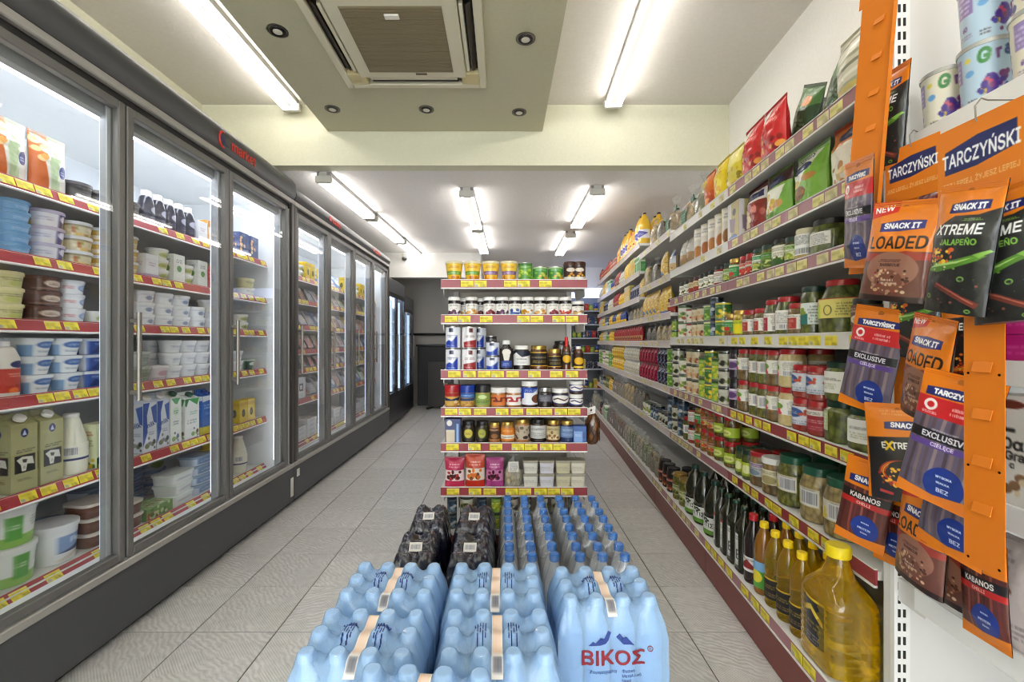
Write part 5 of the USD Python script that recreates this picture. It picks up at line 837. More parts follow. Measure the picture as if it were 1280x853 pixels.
bag('blue_pack', 'blue pack with white lettering band', 0.08, 0.13, 0.05, Art(80, 130, '#2a3f86', ('s', 0.15, 0.2, 0.85, 0.5, '#d8dcf0', 2), ('r', 0, 0.7, 1, 0.9, '#e0b83a')), '#26387a', seed=24, res=2.8)
bottle('juice_big', 'large yellow juice bottle with white and blue label', [(0.052, 0), (0.056, 0.01), (0.056, 0.16), (0.048, 0.20), (0.026, 0.25), (0.018, 0.262), (0.018, 0.27)], contents('#d9a50c', '#e8b81c', '#f0c638', 8, 'noise'), 'black', Art(120, 70, '#e9e6ee', ('p', [(0.1, 0.3), (0.5, 0.1), (0.9, 0.4), (0.5, 0.9)], '#5a5aa8'), ('s', 0.2, 0.4, 0.8, 0.6, '#ffffff', 1)), (0.055, 0.075), capr=0.016)
bottle('juice_small', 'orange-yellow juice bottle', [(0.040, 0), (0.043, 0.01), (0.043, 0.13), (0.036, 0.16), (0.018, 0.19), (0.014, 0.2)], contents('#d98a0c', '#e8a41c', '#f0b838', 8, 'noise'), 'red', Art(100, 60, '#e9d06a', ('f', 0.1, 0.1, 0.9, 0.9, ['#e0701c', '#f0e8c0', '#c85a1c'], 10, 0.12, 3)), (0.04, 0.06), capr=0.014)
can('bean_tin', 'brown tin with orange picture', 0.032, 0.11, fr(200, 110, '#3a1c18', '#d8502c', ['#d8602c', '#e8a07a', '#8a2a1c'], 11))
pack('carton_green', 'green and white carton', 0.06, 0.05, 0.15, Art(60, 150, '#e6e9dc', ('r', 0, 0.12, 1, 0.3, '#3f9a3c'), ('r', 0.2, 0.4, 1, 0.95, '#4fa04a'), ('s', 0.3, 0.5, 0.9, 0.8, '#d8ecd2', 3)), '#dfe4d4')
pack('carton_yellow', 'yellow and cream carton', 0.055, 0.05, 0.16, Art(55, 160, '#e6d27a', ('r', 0, 0.3, 1, 0.6, '#e8b82a'), ('s', 0.15, 0.1, 0.85, 0.25, '#6a5a1c', 2)), '#dcca7a')
# --- oils and vinegars on the bottom deck
OILM = usdkit.material(stage, '/World/Looks/sunflower_oil', {'p': ('principled_bsdf', {'base_color': tuple(lin('#f2cb1c')), 'transmission_weight': 0.86, 'roughness': 0.04, 'ior': 1.22, 'coat_weight': 1.0})}, [], surface='p.BSDF')
OLIVEM = mat('#1d2010', 0.12, coat=1.0); DARKM = mat('#140f0d', 0.10, coat=1.0); VINM = mat('#1c0d0c', 0.10, coat=1.0)
def jug():
    rings = [(0.070, 0.060, 0, 4), (0.080, 0.068, 0.008, 4.5)]
    for k in range(9):
        z = 0.020+k*0.0185; rings += [(0.0815, 0.0695, z, 4.5), (0.0798, 0.0678, z+0.006, 4.5), (0.0798, 0.0678, z+0.010, 4.5)]
    rings += [(0.081, 0.067, 0.185, 4.2), (0.077, 0.062, 0.202, 3.6), (0.062, 0.047, 0.226, 2.8), (0.046, 0.033, 0.246, 2.2), (0.032, 0.028, 0.272, 2), (0.024, 0.024, 0.292, 2), (0.024, 0.024, 0.302, 2)]
    body = loft(rings, 44)
    hd = tube([(-0.058, 0.012, 0.262), (-0.052, 0.02, 0.285), (-0.03, 0.024, 0.300), (0.0, 0.022, 0.304)], 0.0045, 8)
    lab = cyl_label(0.083, 0.055, 0.125, 62, Art(90, 125, '#1c1a22', ('r', 0, 0, 1, 0.06, '#e2c02a'), ('p', [(0.05, 0.3), (0.5, 0.15), (0.95, 0.4), (0.95, 0.52), (0.5, 0.27), (0.05, 0.42)], '#e8c83a'), ('s', 0.1, 0.46, 0.9, 0.66, '#d8b83a', 2), ('s', 0.15, 0.75, 0.85, 0.95, '#c8c4b8', 3)), 1.6)
    v = lab[0].copy(); v[:, 1] = v[:, 1]*0.86
    product('oil_jug', 'oil_jug', 'large ribbed jug of yellow sunflower oil with yellow cap', 'jug', (0.164, 0.124, 0.33), [('jug_body', body, OILM), ('cap', lathe([(0.029, 0.296), (0.030, 0.300), (0.030, 0.322), (0.027, 0.327)], 28), mat('#f6d91c', 0.35)), ('handle', hd, mat('#f2cf18', 0.35)), ('label', (v, lab[1], lab[2]), GLOSS)])
jug()
OB = [(0.033, 0), (0.036, 0.008), (0.036, 0.10), (0.033, 0.115), (0.036, 0.13), (0.035, 0.185), (0.026, 0.22), (0.014, 0.245), (0.013, 0.255)]
bottle('oil_black', 'yellow sunflower oil bottle with black and gold label', OB, OILM, 'yellow', Art(90, 75, '#1f1c20', ('r', 0, 0, 1, 0.08, '#e0b82a'), ('s', 0.1, 0.3, 0.9, 0.5, '#e8c83a', 1), ('s', 0.15, 0.65, 0.85, 0.85, '#d8b05a', 2)), (0.03, 0.075), caph=0.022, capr=0.0155, turn=20, n=24)
bottle('oil_green', 'amber oil bottle with yellow cap, green and blue label', OB, mat('#8a5a16', 0.12, coat=1.0), 'yellow', Art(90, 85, '#4f9a3a', ('r', 0, 0, 1, 0.35, '#7fb0dc'), ('e', 0.3, 0.35, 0.7, 0.8, '#e8d23a')), (0.025, 0.10), caph=0.022, capr=0.0155, turn=20)
SB = [(0.031, 0), (0.034, 0.006), (0.034, 0.17), (0.030, 0.195), (0.016, 0.225), (0.0135, 0.235), (0.0135, 0.262)]
bottle('olive_e', 'dark square olive oil bottle with white label', SB, OLIVEM, 'dkgreen', Art(62, 130, '#d9d9d8', ('s', 0.1, 0.05, 0.9, 0.2, '#4a4a4a', 2), ('t', 0.5, 0.66, 0.30, 'E', '#1c1c1c', 0, 2), ('s', 0.2, 0.9, 0.8, 0.97, '#555555', 1)), (0.03, 0.13), span=120, sq=4.0, caph=0.014, capr=0.0145, turn=20, n=28)
bottle('olive_red', 'tall dark olive oil bottle, white label edged red', SB, OLIVEM, 'dkgreen', Art(62, 130, '#d5d5d2', ('r', 0, 0, 1, 0.10, '#a8282a'), ('s', 0.1, 0.16, 0.9, 0.3, '#4a4a4a', 2), ('s', 0.2, 0.5, 0.8, 0.7, '#8a8a82', 2), ('r', 0.45, 0.4, 0.55, 0.95, '#777777')), (0.03, 0.125), span=120, sq=4.0, caph=0.014, capr=0.0145, turn=20, n=28)
bottle('vinegar_red', 'dark vinegar bottle with red cap and white label', [(0.032, 0), (0.034, 0.006), (0.034, 0.16), (0.026, 0.195), (0.016, 0.22), (0.0145, 0.24)], VINM, 'red', Art(80, 50, '#e3e1de', ('p', [(0.1, 0.8), (0.45, 0.2), (0.8, 0.8)], '#8a1f24'), ('s', 0.2, 0.1, 0.9, 0.25, '#3a3a3a', 1)), (0.045, 0.055), caph=0.024, capr=0.016, turn=20)
AL = Art(150, 78, '#dfe0dc', ('f', 0.42, 0.1, 0.58, 0.3, ['#3f4a2c', '#2c331c'], 6, 0.06, 3), ('t', 0.5, 0.46, 0.24, 'ΑΛΤΙΣ', '#1d2416', 0, 2, 0.9), ('s', 0.3, 0.62, 0.7, 0.68, '#8a8a80', 1), ('p', [(0, 0.78), (0.5, 0.72), (1, 0.8), (1, 1), (0, 1)], '#5f8f2c'))
bottle('olive_altis', 'wide dark olive oil bottle, white and green label', [(0.048, 0), (0.052, 0.008), (0.052, 0.088), (0.047, 0.098), (0.050, 0.115), (0.047, 0.155), (0.030, 0.20), (0.017, 0.225), (0.016, 0.235)], OLIVEM, 'dkgreen', AL, (0.012, 0.076), caph=0.022, capr=0.018, turn=20, n=26, span=210, res=1.7)
jar('olive_jar', 'green olive jar with gold lid and cream label', 0.040, 0.145, 'gold', FILLS['olive'], gen(100, 50, '#d8cfa8', '#6a7a2a', '#8a8a3a', OLIVES, 3), 0.2, 0.36)
jar('dark_olive_jar', 'dark olive jar with red and black label', 0.040, 0.14, 'black', FILLS['dark'], gen(100, 55, '#2a1c1a', '#a8482c', '#5a2a1c', ['#a8582c', '#e0b08a'], 5), 0.1, 0.5)

# ================================================================ goods in the tall coolers
def stack3(key, desc, r0, r1, h, art, lid, **kw): tub(key, desc, r0, r1, h, art, lid, **kw)
def rep(w, h, bg, *ops):
    """One design twice round a tub."""
    out = []
    for x in (-0.25, 0.25, 0.75):
        for o in ops:
            o = list(o)
            if o[0] in 'reos': o[1], o[3] = x+o[1]*0.5, x+o[3]*0.5
            elif o[0] == 'f': o[1], o[3] = x+o[1]*0.5, x+o[3]*0.5
            elif o[0] == 'p': o[1] = [(x+a*0.5, b) for a, b in o[1]]
            elif o[0] == 't': o[1] = x+o[1]*0.5
            out.append(tuple(o))
    return Art(w, h, bg, *out)
CL = mat('#d7dbe0', 0.25); LBL, NAVY, BROWNL, GREENL, YELL, PALEY = mat('#6fa8dc', 0.3), mat('#34406f', 0.3), mat('#5a3428', 0.35), mat('#8fb86a', 0.3), mat('#e2bd2c', 0.3), mat('#e6dfb0', 0.35)
tub('tub_sky', 'light blue round tub', 0.044, 0.050, 0.038, rep(380, 48, '#6fabe2', ('r', 0, 0.0, 1, 0.2, '#9cc8f0'), ('s', 0.3, 0.35, 0.7, 0.7, '#dcecfb', 1)), LBL)
tub('tub_purple', 'purple and white round tub', 0.043, 0.049, 0.056, rep(380, 58, '#dfe0ea', ('r', 0.52, 0, 1, 1, '#3b3470'), ('e', 0.55, 0.15, 0.8, 0.6, '#e8e4f0'), ('s', 0.08, 0.3, 0.44, 0.6, '#8a8ab0', 2), ('r', 0.7, 0.6, 1, 1, '#d8c98a')), mat('#b9b4cf', 0.3))
tub('tub_salad', 'clear-lidded salad tub with beige label', 0.042, 0.048, 0.052, rep(380, 56, '#cfc7a8', ('r', 0, 0, 1, 0.25, '#9a9274'), ('f', 0.1, 0.35, 0.9, 0.9, ['#b5602c', '#8fa04a', '#e8e0c8', '#d8b86a'], 22, 0.12, 3)), CL)
tub('tub_gold', 'golden spread tub', 0.042, 0.048, 0.052, rep(380, 56, '#c9a648', ('r', 0, 0.5, 1, 0.8, '#e6dcc0'), ('s', 0.2, 0.55, 0.8, 0.75, '#8a6a1c', 1)), CL)
tub('tub_cocoa', 'brown square dessert tub with white oval', 0.046, 0.050, 0.052, rep(380, 55, '#4f2e26', ('e', 0.3, 0.15, 0.72, 0.65, '#d8c8b8'), ('s', 0.36, 0.3, 0.66, 0.5, '#5a3428', 1), ('r', 0.1, 0.75, 0.9, 0.85, '#8a6a5a')), BROWNL, p=4)
tub('tub_oval', 'white yogurt tub with blue oval', 0.043, 0.049, 0.058, rep(380, 62, '#e9ecf2', ('e', 0.45, 0.2, 0.95, 0.75, '#8aa4d8'), ('e', 0.5, 0.28, 0.9, 0.66, '#b8c8ea'), ('s', 0.08, 0.3, 0.4, 0.55, '#c04a5a', 1)), mat('#e6e9f0', 0.3))
tub('tub_cream', 'pale yellow round tub', 0.044, 0.050, 0.052, rep(380, 55, '#e0dca4', ('s', 0.2, 0.25, 0.8, 0.5, '#6a6a3a', 1), ('e', 0.35, 0.5, 0.65, 0.9, '#c8cf7a')), PALEY)
tub('tub_mini', 'small white tub with green oval label', 0.034, 0.041, 0.046, rep(300, 50, '#e9ebe2', ('e', 0.25, 0.25, 0.75, 0.8, '#b8c07a'), ('s', 0.35, 0.45, 0.65, 0.6, '#4a5a2a', 1)), mat('#e8eae8', 0.3))
tub('tub_choc', 'brown round dessert tub with clear lid', 0.043, 0.048, 0.043, rep(360, 45, '#54382c', ('r', 0, 0.0, 1, 0.3, '#8a7a6a'), ('s', 0.25, 0.45, 0.75, 0.75, '#c8b09a', 1)), mat('#9c948c', 0.25))
tub('tub_black', 'black dessert tub', 0.045, 0.050, 0.07, rep(320, 70, '#2a2a2e', ('s', 0.25, 0.3, 0.75, 0.55, '#8a8a92', 1), ('r', 0.2, 0.6, 0.8, 0.7, '#55555c')), mat('#5a5a60', 0.25))
tub('tub_white', 'plain white tub with small badge', 0.043, 0.050, 0.052, rep(360, 56, '#e9edf2', ('e', 0.4, 0.35, 0.62, 0.75, '#8a9ab8'), ('s', 0.2, 0.2, 0.8, 0.3, '#a8b0c0', 1), ('e', 0.66, 0.45, 0.74, 0.62, '#c04a4a')), mat('#eef1f5', 0.3))
tub('cup_white', 'white yogurt cup with faint print', 0.036, 0.046, 0.058, rep(300, 58, '#eceff4', ('s', 0.25, 0.3, 0.75, 0.5, '#7a8aa8', 1), ('s', 0.3, 0.6, 0.7, 0.7, '#b8c0d0', 1)), mat('#f0f2f6', 0.3))
tub('cup_blue', 'square blue yogurt cup with white side', 0.036, 0.048, 0.064, rep(320, 64, '#2f55a8', ('r', 0, 0, 0.22, 1, '#e2e8f2'), ('p', [(0.3, 0.9), (0.5, 0.4), (0.7, 0.9)], '#16306f'), ('s', 0.35, 0.2, 0.8, 0.35, '#dfe8fa', 1)), mat('#cfd8e6', 0.3), p=4.5)
tub('cup_oval', 'square white yogurt cup with blue oval', 0.036, 0.048, 0.064, rep(320, 64, '#e6ebee', ('e', 0.36, 0.1, 0.86, 0.5, '#3f6ab0'), ('s', 0.44, 0.22, 0.8, 0.36, '#ffffff', 1), ('r', 0, 0.3, 0.3, 1, '#7fa4cc'), ('s', 0.4, 0.62, 0.85, 0.75, '#55708a', 1)), mat('#dfe6ec', 0.3), p=4.5)
tub('cup_green', 'square dark green yogurt cup', 0.036, 0.048, 0.064, rep(320, 64, '#2f5a40', ('r', 0, 0, 0.2, 1, '#d8e2d8'), ('e', 0.45, 0.2, 0.75, 0.55, '#cfe0cf'), ('s', 0.35, 0.65, 0.85, 0.8, '#a8c8b0', 1)), mat('#b8c8bc', 0.3), p=4.5)
tub('cup_grey', 'grey-green yogurt cup', 0.036, 0.047, 0.064, rep(320, 64, '#8f9a8a', ('r', 0, 0, 0.25, 1, '#d5d9d2'), ('s', 0.35, 0.3, 0.8, 0.6, '#4a5a4a', 2)), mat('#b5bab2', 0.3), p=4.5)
tub('cup_pink', 'pale pink yogurt cup', 0.036, 0.047, 0.064, rep(320, 64, '#dcd4d8', ('e', 0.4, 0.3, 0.8, 0.7, '#c8a0b0'), ('s', 0.2, 0.8, 0.8, 0.9, '#8a7a80', 1)), mat('#e0dcde', 0.3), p=4.5)
MILKA = Art(80, 210, '#a9a878', ('e', 0.36, 0.06, 0.64, 0.19, '#2a2f6a'), ('p', [(0.42, 0.16), (0.5, 0.08), (0.58, 0.16)], '#c8d4ea'), ('s', 0.15, 0.36, 0.9, 0.42, '#3a3a24', 1), ('r', 0.14, 0.46, 0.9, 0.72, '#2c2c28'), ('p', [(0.2, 0.52), (0.42, 0.48), (0.8, 0.5), (0.86, 0.62), (0.6, 0.6), (0.55, 0.7), (0.4, 0.7), (0.36, 0.6)], '#dcdcd2'), ('p', [(0.42, 0.52), (0.6, 0.53), (0.56, 0.58), (0.44, 0.57)], '#3a3a34'), ('e', 0.44, 0.62, 0.53, 0.67, '#c0b8ac'), ('s', 0.2, 0.8, 0.8, 0.84, '#5a5a3a', 1))
carton('milk_khaki', 'olive-green milk carton with white cap and cow picture', 0.080, 0.080, 0.250, MILKA, '#a3a270', 'white', res=1.7)
carton('milk_blue', 'blue and white milk carton', 0.074, 0.074, 0.250, Art(72, 205, '#e3e9f4', ('p', [(0, 0), (0.5, 0), (0.3, 0.25), (0.35, 0.6), (0, 0.9)], '#2f55b0'), ('p', [(1, 0.05), (0.6, 0.1), (0.8, 0.4), (1, 0.45)], '#3a62bc'), ('t', 0.55, 0.45, 0.09, 'milk', '#1d3a86', 12, 2), ('f', 0.3, 0.72, 0.9, 0.95, ['#4a4a52', '#9a9aa2', '#7a8a6a'], 8, 0.04, 2), ('s', 0.4, 0.58, 0.9, 0.66, '#6a7aa0', 1)), '#dbe3f2', 'white')
carton('milk_green', 'green and white milk carton', 0.074, 0.074, 0.250, Art(72, 205, '#eaf0ea', ('p', [(0.1, 0), (0.9, 0), (0.6, 0.14), (0.4, 0.12)], '#2f9a4a'), ('e', 0.25, 0.2, 0.75, 0.38, '#cfe6cf'), ('s', 0.3, 0.25, 0.7, 0.34, '#2a7a3c', 1), ('s', 0.25, 0.48, 0.75, 0.58, '#55606a', 2), ('f', 0.3, 0.76, 0.7, 0.95, ['#5a6a9a', '#4a4a52', '#8fae6a'], 6, 0.04, 2)), '#e3ebe4', 'green')
carton('milk_leaf', 'broad white milk carton with green leaf top', 0.098, 0.08, 0.230, Art(95, 195, '#eef1ee', ('p', [(0.2, 0), (1, 0), (0.85, 0.18), (0.55, 0.1)], '#37a050'), ('p', [(0, 0), (0.3, 0), (0.1, 0.2), (0, 0.16)], '#1f6a3c'), ('s', 0.3, 0.3, 0.9, 0.4, '#6fae7a', 1), ('s', 0.15, 0.5, 0.85, 0.62, '#7a8a80', 2), ('f', 0.55, 0.75, 0.9, 0.95, ['#7a5a3a', '#55606a', '#8fae6a'], 6, 0.04, 2)), '#e9eeea', 'green')
carton('milk_azure', 'bright blue drink carton', 0.07, 0.07, 0.230, Art(70, 195, '#2a6ac0', ('s', 0.15, 0.2, 0.9, 0.34, '#ffffff', 1), ('s', 0.3, 0.42, 0.8, 0.5, '#cfe0fa', 1), ('r', 0, 0.8, 1, 1, '#e0d23a'), ('p', [(0, 0), (1, 0), (1, 0.12), (0, 0.16)], '#e6ecf6')), '#2a62b4', 'blue')
carton('drink_floral', 'white drink carton with red print and green flowers', 0.075, 0.06, 0.165, Art(75, 165, '#dfe3bc', ('s', 0.25, 0.14, 0.75, 0.26, '#b8322c', 2), ('s', 0.2, 0.34, 0.8, 0.5, '#6a7a3a', 3), ('f', 0.05, 0.78, 0.95, 0.98, ['#2f5a24', '#4f7a34', '#e0c02a', '#1f4018'], 18, 0.05, 4)), '#d9deb4', None, gable=False)
bottle('milk_glass', 'white milk bottle with blue band', [(0.042, 0), (0.046, 0.01), (0.046, 0.10), (0.044, 0.12), (0.028, 0.18), (0.022, 0.2), (0.022, 0.206)], mat('#e3e2cf', 0.2, coat=0.6), 'white', Art(150, 60, '#e3e2cf', ('r', 0, 0.86, 1, 0.98, '#23306f'), ('s', 0.5, 0.3, 0.75, 0.5, '#2a3a7a', 1), ('b', 0.1, 0.2, 0.3, 0.7)), (0.05, 0.06), caph=0.012, capr=0.023, span=240, res=1.8)
bottle('drink_red', 'red and white drinking yogurt bottle', [(0.034, 0), (0.036, 0.01), (0.036, 0.12), (0.024, 0.15), (0.016, 0.155)], mat('#e8e2da', 0.3), 'white', Art(110, 120, '#c2301e', ('r', 0, 0, 1, 0.32, '#e6e2da'), ('e', 0.35, 0.1, 0.65, 0.3, '#2a2f6a'), ('s', 0.3, 0.42, 0.7, 0.55, '#f6ded0', 1), ('f', 0.2, 0.7, 0.8, 0.95, ['#e8702a', '#a81c14'], 8, 0.07, 2)), (0.012, 0.108), span=240)
bottle('drink_purple', 'purple juice bottle', [(0.034, 0), (0.037, 0.01), (0.037, 0.13), (0.028, 0.17), (0.016, 0.19)], mat('#3a1f5a', 0.2, coat=0.6), 'blue', Art(110, 110, '#5a3a8a', ('r', 0.15, 0.2, 0.85, 0.6, '#d8cfe6'), ('s', 0.2, 0.3, 0.8, 0.5, '#5a3a8a', 2)), (0.015, 0.11), span=240)
bottle('drink_black', 'dark coffee drink bottle with white cap', [(0.028, 0), (0.030, 0.006), (0.030, 0.085), (0.024, 0.115), (0.017, 0.125)], mat('#26283a', 0.25, coat=0.5), 'white', Art(95, 80, '#2a2c44', ('e', 0.25, 0.1, 0.75, 0.5, '#b8bcd0'), ('s', 0.2, 0.6, 0.8, 0.85, '#8a8eaa', 2)), (0.01, 0.075), caph=0.026, capr=0.019)
bag('pastry_bag', 'white and orange pastry bag with a blue badge', 0.125, 0.19, 0.06, Art(125, 190, '#e2dfd6', ('p', [(0, 0), (0.55, 0), (0.25, 0.5), (0.4, 1), (0, 1)], '#c2622a'), ('p', [(0.5, 0), (0.8, 0), (0.6, 0.6), (0.7, 1), (0.45, 1), (0.35, 0.5)], '#b9cfa4'), ('e', 0.62, 0.5, 0.86, 0.72, '#2f3f86'), ('s', 0.66, 0.58, 0.82, 0.66, '#e8ecfa', 1), ('f', 0.05, 0.1, 0.3, 0.5, ['#e8c08a', '#d89a4a'], 6, 0.06, 3)), '#d9d6cc', seed=25, res=1.9)
pack('box_white', 'white butter box', 0.07, 0.06, 0.10, Art(70, 100, '#eceef2', ('s', 0.2, 0.3, 0.8, 0.5, '#a88ab0', 2), ('r', 0, 0.85, 1, 0.95, '#c8b8d8')), '#e8eaef')
pack('box_orange', 'white and orange carton', 0.07, 0.06, 0.12, Art(70, 120, '#e09a3a', ('p', [(0.1, 0.3), (0.9, 0.2), (0.9, 0.9), (0.2, 0.95)], '#ece6d8'), ('s', 0.2, 0.5, 0.8, 0.7, '#b86a2a', 2)), '#dcdcdc')
pack('box_leaf', 'white carton with green leaf', 0.07, 0.06, 0.13, Art(70, 130, '#e8ece4', ('e', 0.3, 0.4, 0.7, 0.62, '#4f9a4a'), ('s', 0.2, 0.15, 0.8, 0.3, '#55606a', 2)), '#e2e7df')
pack('box_red', 'red carton', 0.06, 0.06, 0.115, Art(60, 115, '#c2372c', ('s', 0.2, 0.2, 0.8, 0.5, '#f0d8c8', 2)), '#b83228')
pack('box_yellow', 'yellow carton with dark print', 0.075, 0.06, 0.13, Art(75, 130, '#e6c81e', ('r', 0, 0.1, 1, 0.25, '#d9b01c'), ('e', 0.3, 0.4, 0.7, 0.75, '#3a3a1c'), ('s', 0.35, 0.5, 0.65, 0.65, '#e6c81e', 1)), '#e0c21c')
pack('box_mixed', 'blue carton with orange pictures', 0.085, 0.05, 0.13, Art(85, 130, '#3a4f86', ('f', 0.1, 0.2, 0.9, 0.8, ['#d8703a', '#e8c08a', '#2a3460', '#a8482a'], 14, 0.08, 4), ('s', 0.2, 0.05, 0.8, 0.15, '#e6ecfa', 1)), '#34457a')
tub('bucket_green', 'large white bucket with green foot', 0.060, 0.069, 0.125, rep(440, 125, '#e3e8e2', ('p', [(0, 0.72), (1, 0.66), (1, 1), (0, 1)], '#8fbf5a'), ('r', 0.3, 0.15, 0.5, 0.8, '#5fa84a'), ('s', 0.32, 0.35, 0.48, 0.5, '#ffffff', 1), ('s', 0.6, 0.2, 0.9, 0.5, '#8a9a8a', 4)), mat('#e9ece9', 0.3), name='bucket', cat='bucket', lidh=0.012)
tub('bucket_blue', 'white bucket with blue label', 0.059, 0.068, 0.135, rep(430, 135, '#e3e6e8', ('r', 0.32, 0.25, 0.86, 0.72, '#7f9cc8'), ('p', [(0.32, 0.72), (0.86, 0.5), (0.86, 0.72)], '#2a3f6f'), ('t', 0.62, 0.42, 0.14, 'Fiva', '#ffffff', 0, 1), ('b', 0.06, 0.4, 0.24, 0.8), ('p', [(0.3, 0.9), (0.7, 0.74), (0.74, 0.8), (0.34, 0.96)], '#d8d2c0')), mat('#e3e6e8', 0.3), name='bucket', cat='bucket', lidh=0.012)
tub('box_brown', 'brown square tub with white rim', 0.056, 0.060, 0.055, rep(420, 55, '#6b4636', ('s', 0.2, 0.3, 0.8, 0.6, '#8a6a58', 1)), mat('#d5cdc4', 0.3), p=5)
tub('tub_bluelid', 'tub with pale blue lid', 0.060, 0.068, 0.060, rep(400, 60, '#aebccb', ('e', 0.3, 0.2, 0.7, 0.8, '#7d9a5a'), ('s', 0.1, 0.3, 0.3, 0.7, '#5a6a7a', 2)), mat('#7f9fbf', 0.25))
tub('tub_feta', 'white rectangular cheese tub', 0.070, 0.076, 0.050, rep(480, 50, '#e9ecec', ('s', 0.3, 0.35, 0.7, 0.6, '#8a9a9a', 1)), mat('#e3ebe6', 0.25), p=6, k=0.75)
tub('tub_margarine', 'yellow and white margarine tub', 0.058, 0.064, 0.048, rep(400, 48, '#d9c44a', ('r', 0.3, 0.1, 0.8, 0.7, '#7fa8cc'), ('e', 0.4, 0.2, 0.7, 0.65, '#e8ecf0')), mat('#e6d06a', 0.25), p=4.5, k=0.8)
tub('tub_bluebox', 'blue and white cheese tub', 0.062, 0.068, 0.048, rep(420, 48, '#c9d6e3', ('r', 0.3, 0.1, 0.8, 0.8, '#6f93bf'), ('s', 0.36, 0.3, 0.74, 0.6, '#ffffff', 1)), mat('#8fa9c4', 0.25), p=4.5, k=0.8)
pack('salad_tray', 'green and red salad tray', 0.15, 0.11, 0.05, Art(150, 50, '#6f9a4a', ('r', 0, 0.4, 0.4, 1, '#a8502c'), ('f', 0.1, 0.1, 0.9, 0.9, ['#8fbf6a', '#4a7a2c', '#c8d8a8'], 14, 0.15, 3)), '#8fae7a', name='food_tray', top=Art(150, 110, '#9fc07a', ('f', 0.05, 0.05, 0.95, 0.95, ['#c8dcb0', '#6a9a4a', '#e2ead2', '#b8502c'], 40, 0.06, 4)))
# flat packs of the second cooler
FLAT = []
def flat(key, desc, c, ops, back, w=0.13, h=0.15, t=0.03):
    bag(key, desc, w, h, t, Art(w*1000, h*1000, c, *ops), back, name='chilled_pack', seed=30+len(FLAT), res=3.4, foot=0.4); FLAT.append(key)
flat('flat_white', 'white chilled pack with pink window', '#d9dde4', [('r', 0.15, 0.4, 0.85, 0.85, '#c9a0a4'), ('s', 0.2, 0.12, 0.8, 0.3, '#5a6a8a', 2)], '#cfd4dc')
flat('flat_yellow', 'yellow chilled cheese pack', '#e2cf6a', [('r', 0.2, 0.45, 0.8, 0.85, '#ece2b0'), ('s', 0.2, 0.12, 0.8, 0.3, '#8a3a2a', 2)], '#dcca70')
flat('flat_blue', 'blue chilled pack', '#6a86b8', [('e', 0.2, 0.4, 0.8, 0.85, '#d8dfe8'), ('s', 0.2, 0.12, 0.8, 0.3, '#ffffff', 2)], '#7f96bd')
flat('flat_red', 'red and white chilled meat pack', '#b5646a', [('r', 0.1, 0.1, 0.9, 0.36, '#e3e2e6'), ('s', 0.2, 0.14, 0.8, 0.3, '#8a2a34', 2), ('f', 0.1, 0.5, 0.9, 0.95, ['#c88a8c', '#9a4a50', '#e0b8b4'], 14, 0.08, 3)], '#c9bcbf')
flat('flat_green', 'green and white chilled pack', '#c9d8c4', [('r', 0.1, 0.1, 0.9, 0.4, '#5f8f5a'), ('e', 0.25, 0.5, 0.75, 0.9, '#a8b88a')], '#cdd8ca')
flat('flat_grey', 'silver grey chilled pack', '#a9adb8', [('r', 0.2, 0.1, 0.8, 0.4, '#4f566a'), ('s', 0.2, 0.5, 0.8, 0.85, '#eceef4', 3)], '#b0b4bf')
flat('flat_violet', 'violet and white chilled pack', '#cfcbe0', [('r', 0.1, 0.1, 0.9, 0.4, '#6a5a9a'), ('e', 0.25, 0.45, 0.75, 0.9, '#e9e0d0')], '#c9c6da')
flat('flat_brown', 'brown chilled sausage pack', '#a88a78', [('r', 0.1, 0.1, 0.9, 0.36, '#e0d8cc'), ('f', 0.1, 0.45, 0.9, 0.95, ['#8a5a48', '#b88a74', '#6a3f32'], 16, 0.07, 5)], '#b5a092')
pack('meat_tray', 'white meat tray under film', 0.17, 0.13, 0.035, Art(170, 35, '#e2e4e6', ('s', 0.2, 0.2, 0.8, 0.7, '#9aa0aa', 1)), '#e3e5e8', name='food_tray', res=3.5, top=Art(170, 130, '#d8cfc8', ('f', 0.1, 0.1, 0.9, 0.9, ['#c8a8a0', '#b8887f', '#e6dcd4'], 18, 0.08, 2), ('r', 0.55, 0.1, 0.92, 0.5, '#f2f2f4'), ('s', 0.58, 0.15, 0.9, 0.45, '#4a4a52', 4)))
pack('qr_pack', 'white flat pack with plain dark square print', 0.15, 0.05, 0.16, Art(150, 160, '#dfe2ea', ('r', 0.35, 0.3, 0.75, 0.65, '#3a3d48'), ('r', 0.43, 0.38, 0.67, 0.57, '#dfe2ea'), ('s', 0.2, 0.75, 0.8, 0.9, '#8a8f9a', 2)), '#d5d9e2', name='chilled_pack')
# ================================================================ THE GOODS: where they stand
rj = random.Random(77)
ROUND = ('jar', 'can', 'tub', 'bottle', 'biscuits', 'bucket')
def fit(desc, loc):
    w = desc.replace(',', ' ,').split(); n = len(loc.split())
    while len([x for x in w if x != ',']) + n > 16: w.pop()
    while w and w[-1].lower() in (',', 'with', 'and', 'a', 'of', 'white', 'pale', 'small', 'full', 'round', 'in', 'dark', 'from', 'broad', 'the', 'yellow', 'green', 'red', 'blue', 'large', 'silver'): w.pop()
    return ' '.join(w).replace(' ,', ',')+', '+loc
PLURAL = {'box': 'boxes'}
def group_of(key, where): c = LIB[key]['cat']; return PLURAL.get(c, c if c.endswith('s') else c+'s')+' '+where
def level_word(k, n): return '' if n == 1 else ('lower ', 'upper ')[k] if n == 2 else ('bottom ', 'middle ', 'top ')[k] if n == 3 else 'bottom ' if k == 0 else 'top ' if k == n-1 else nth(k+1)+'-up '
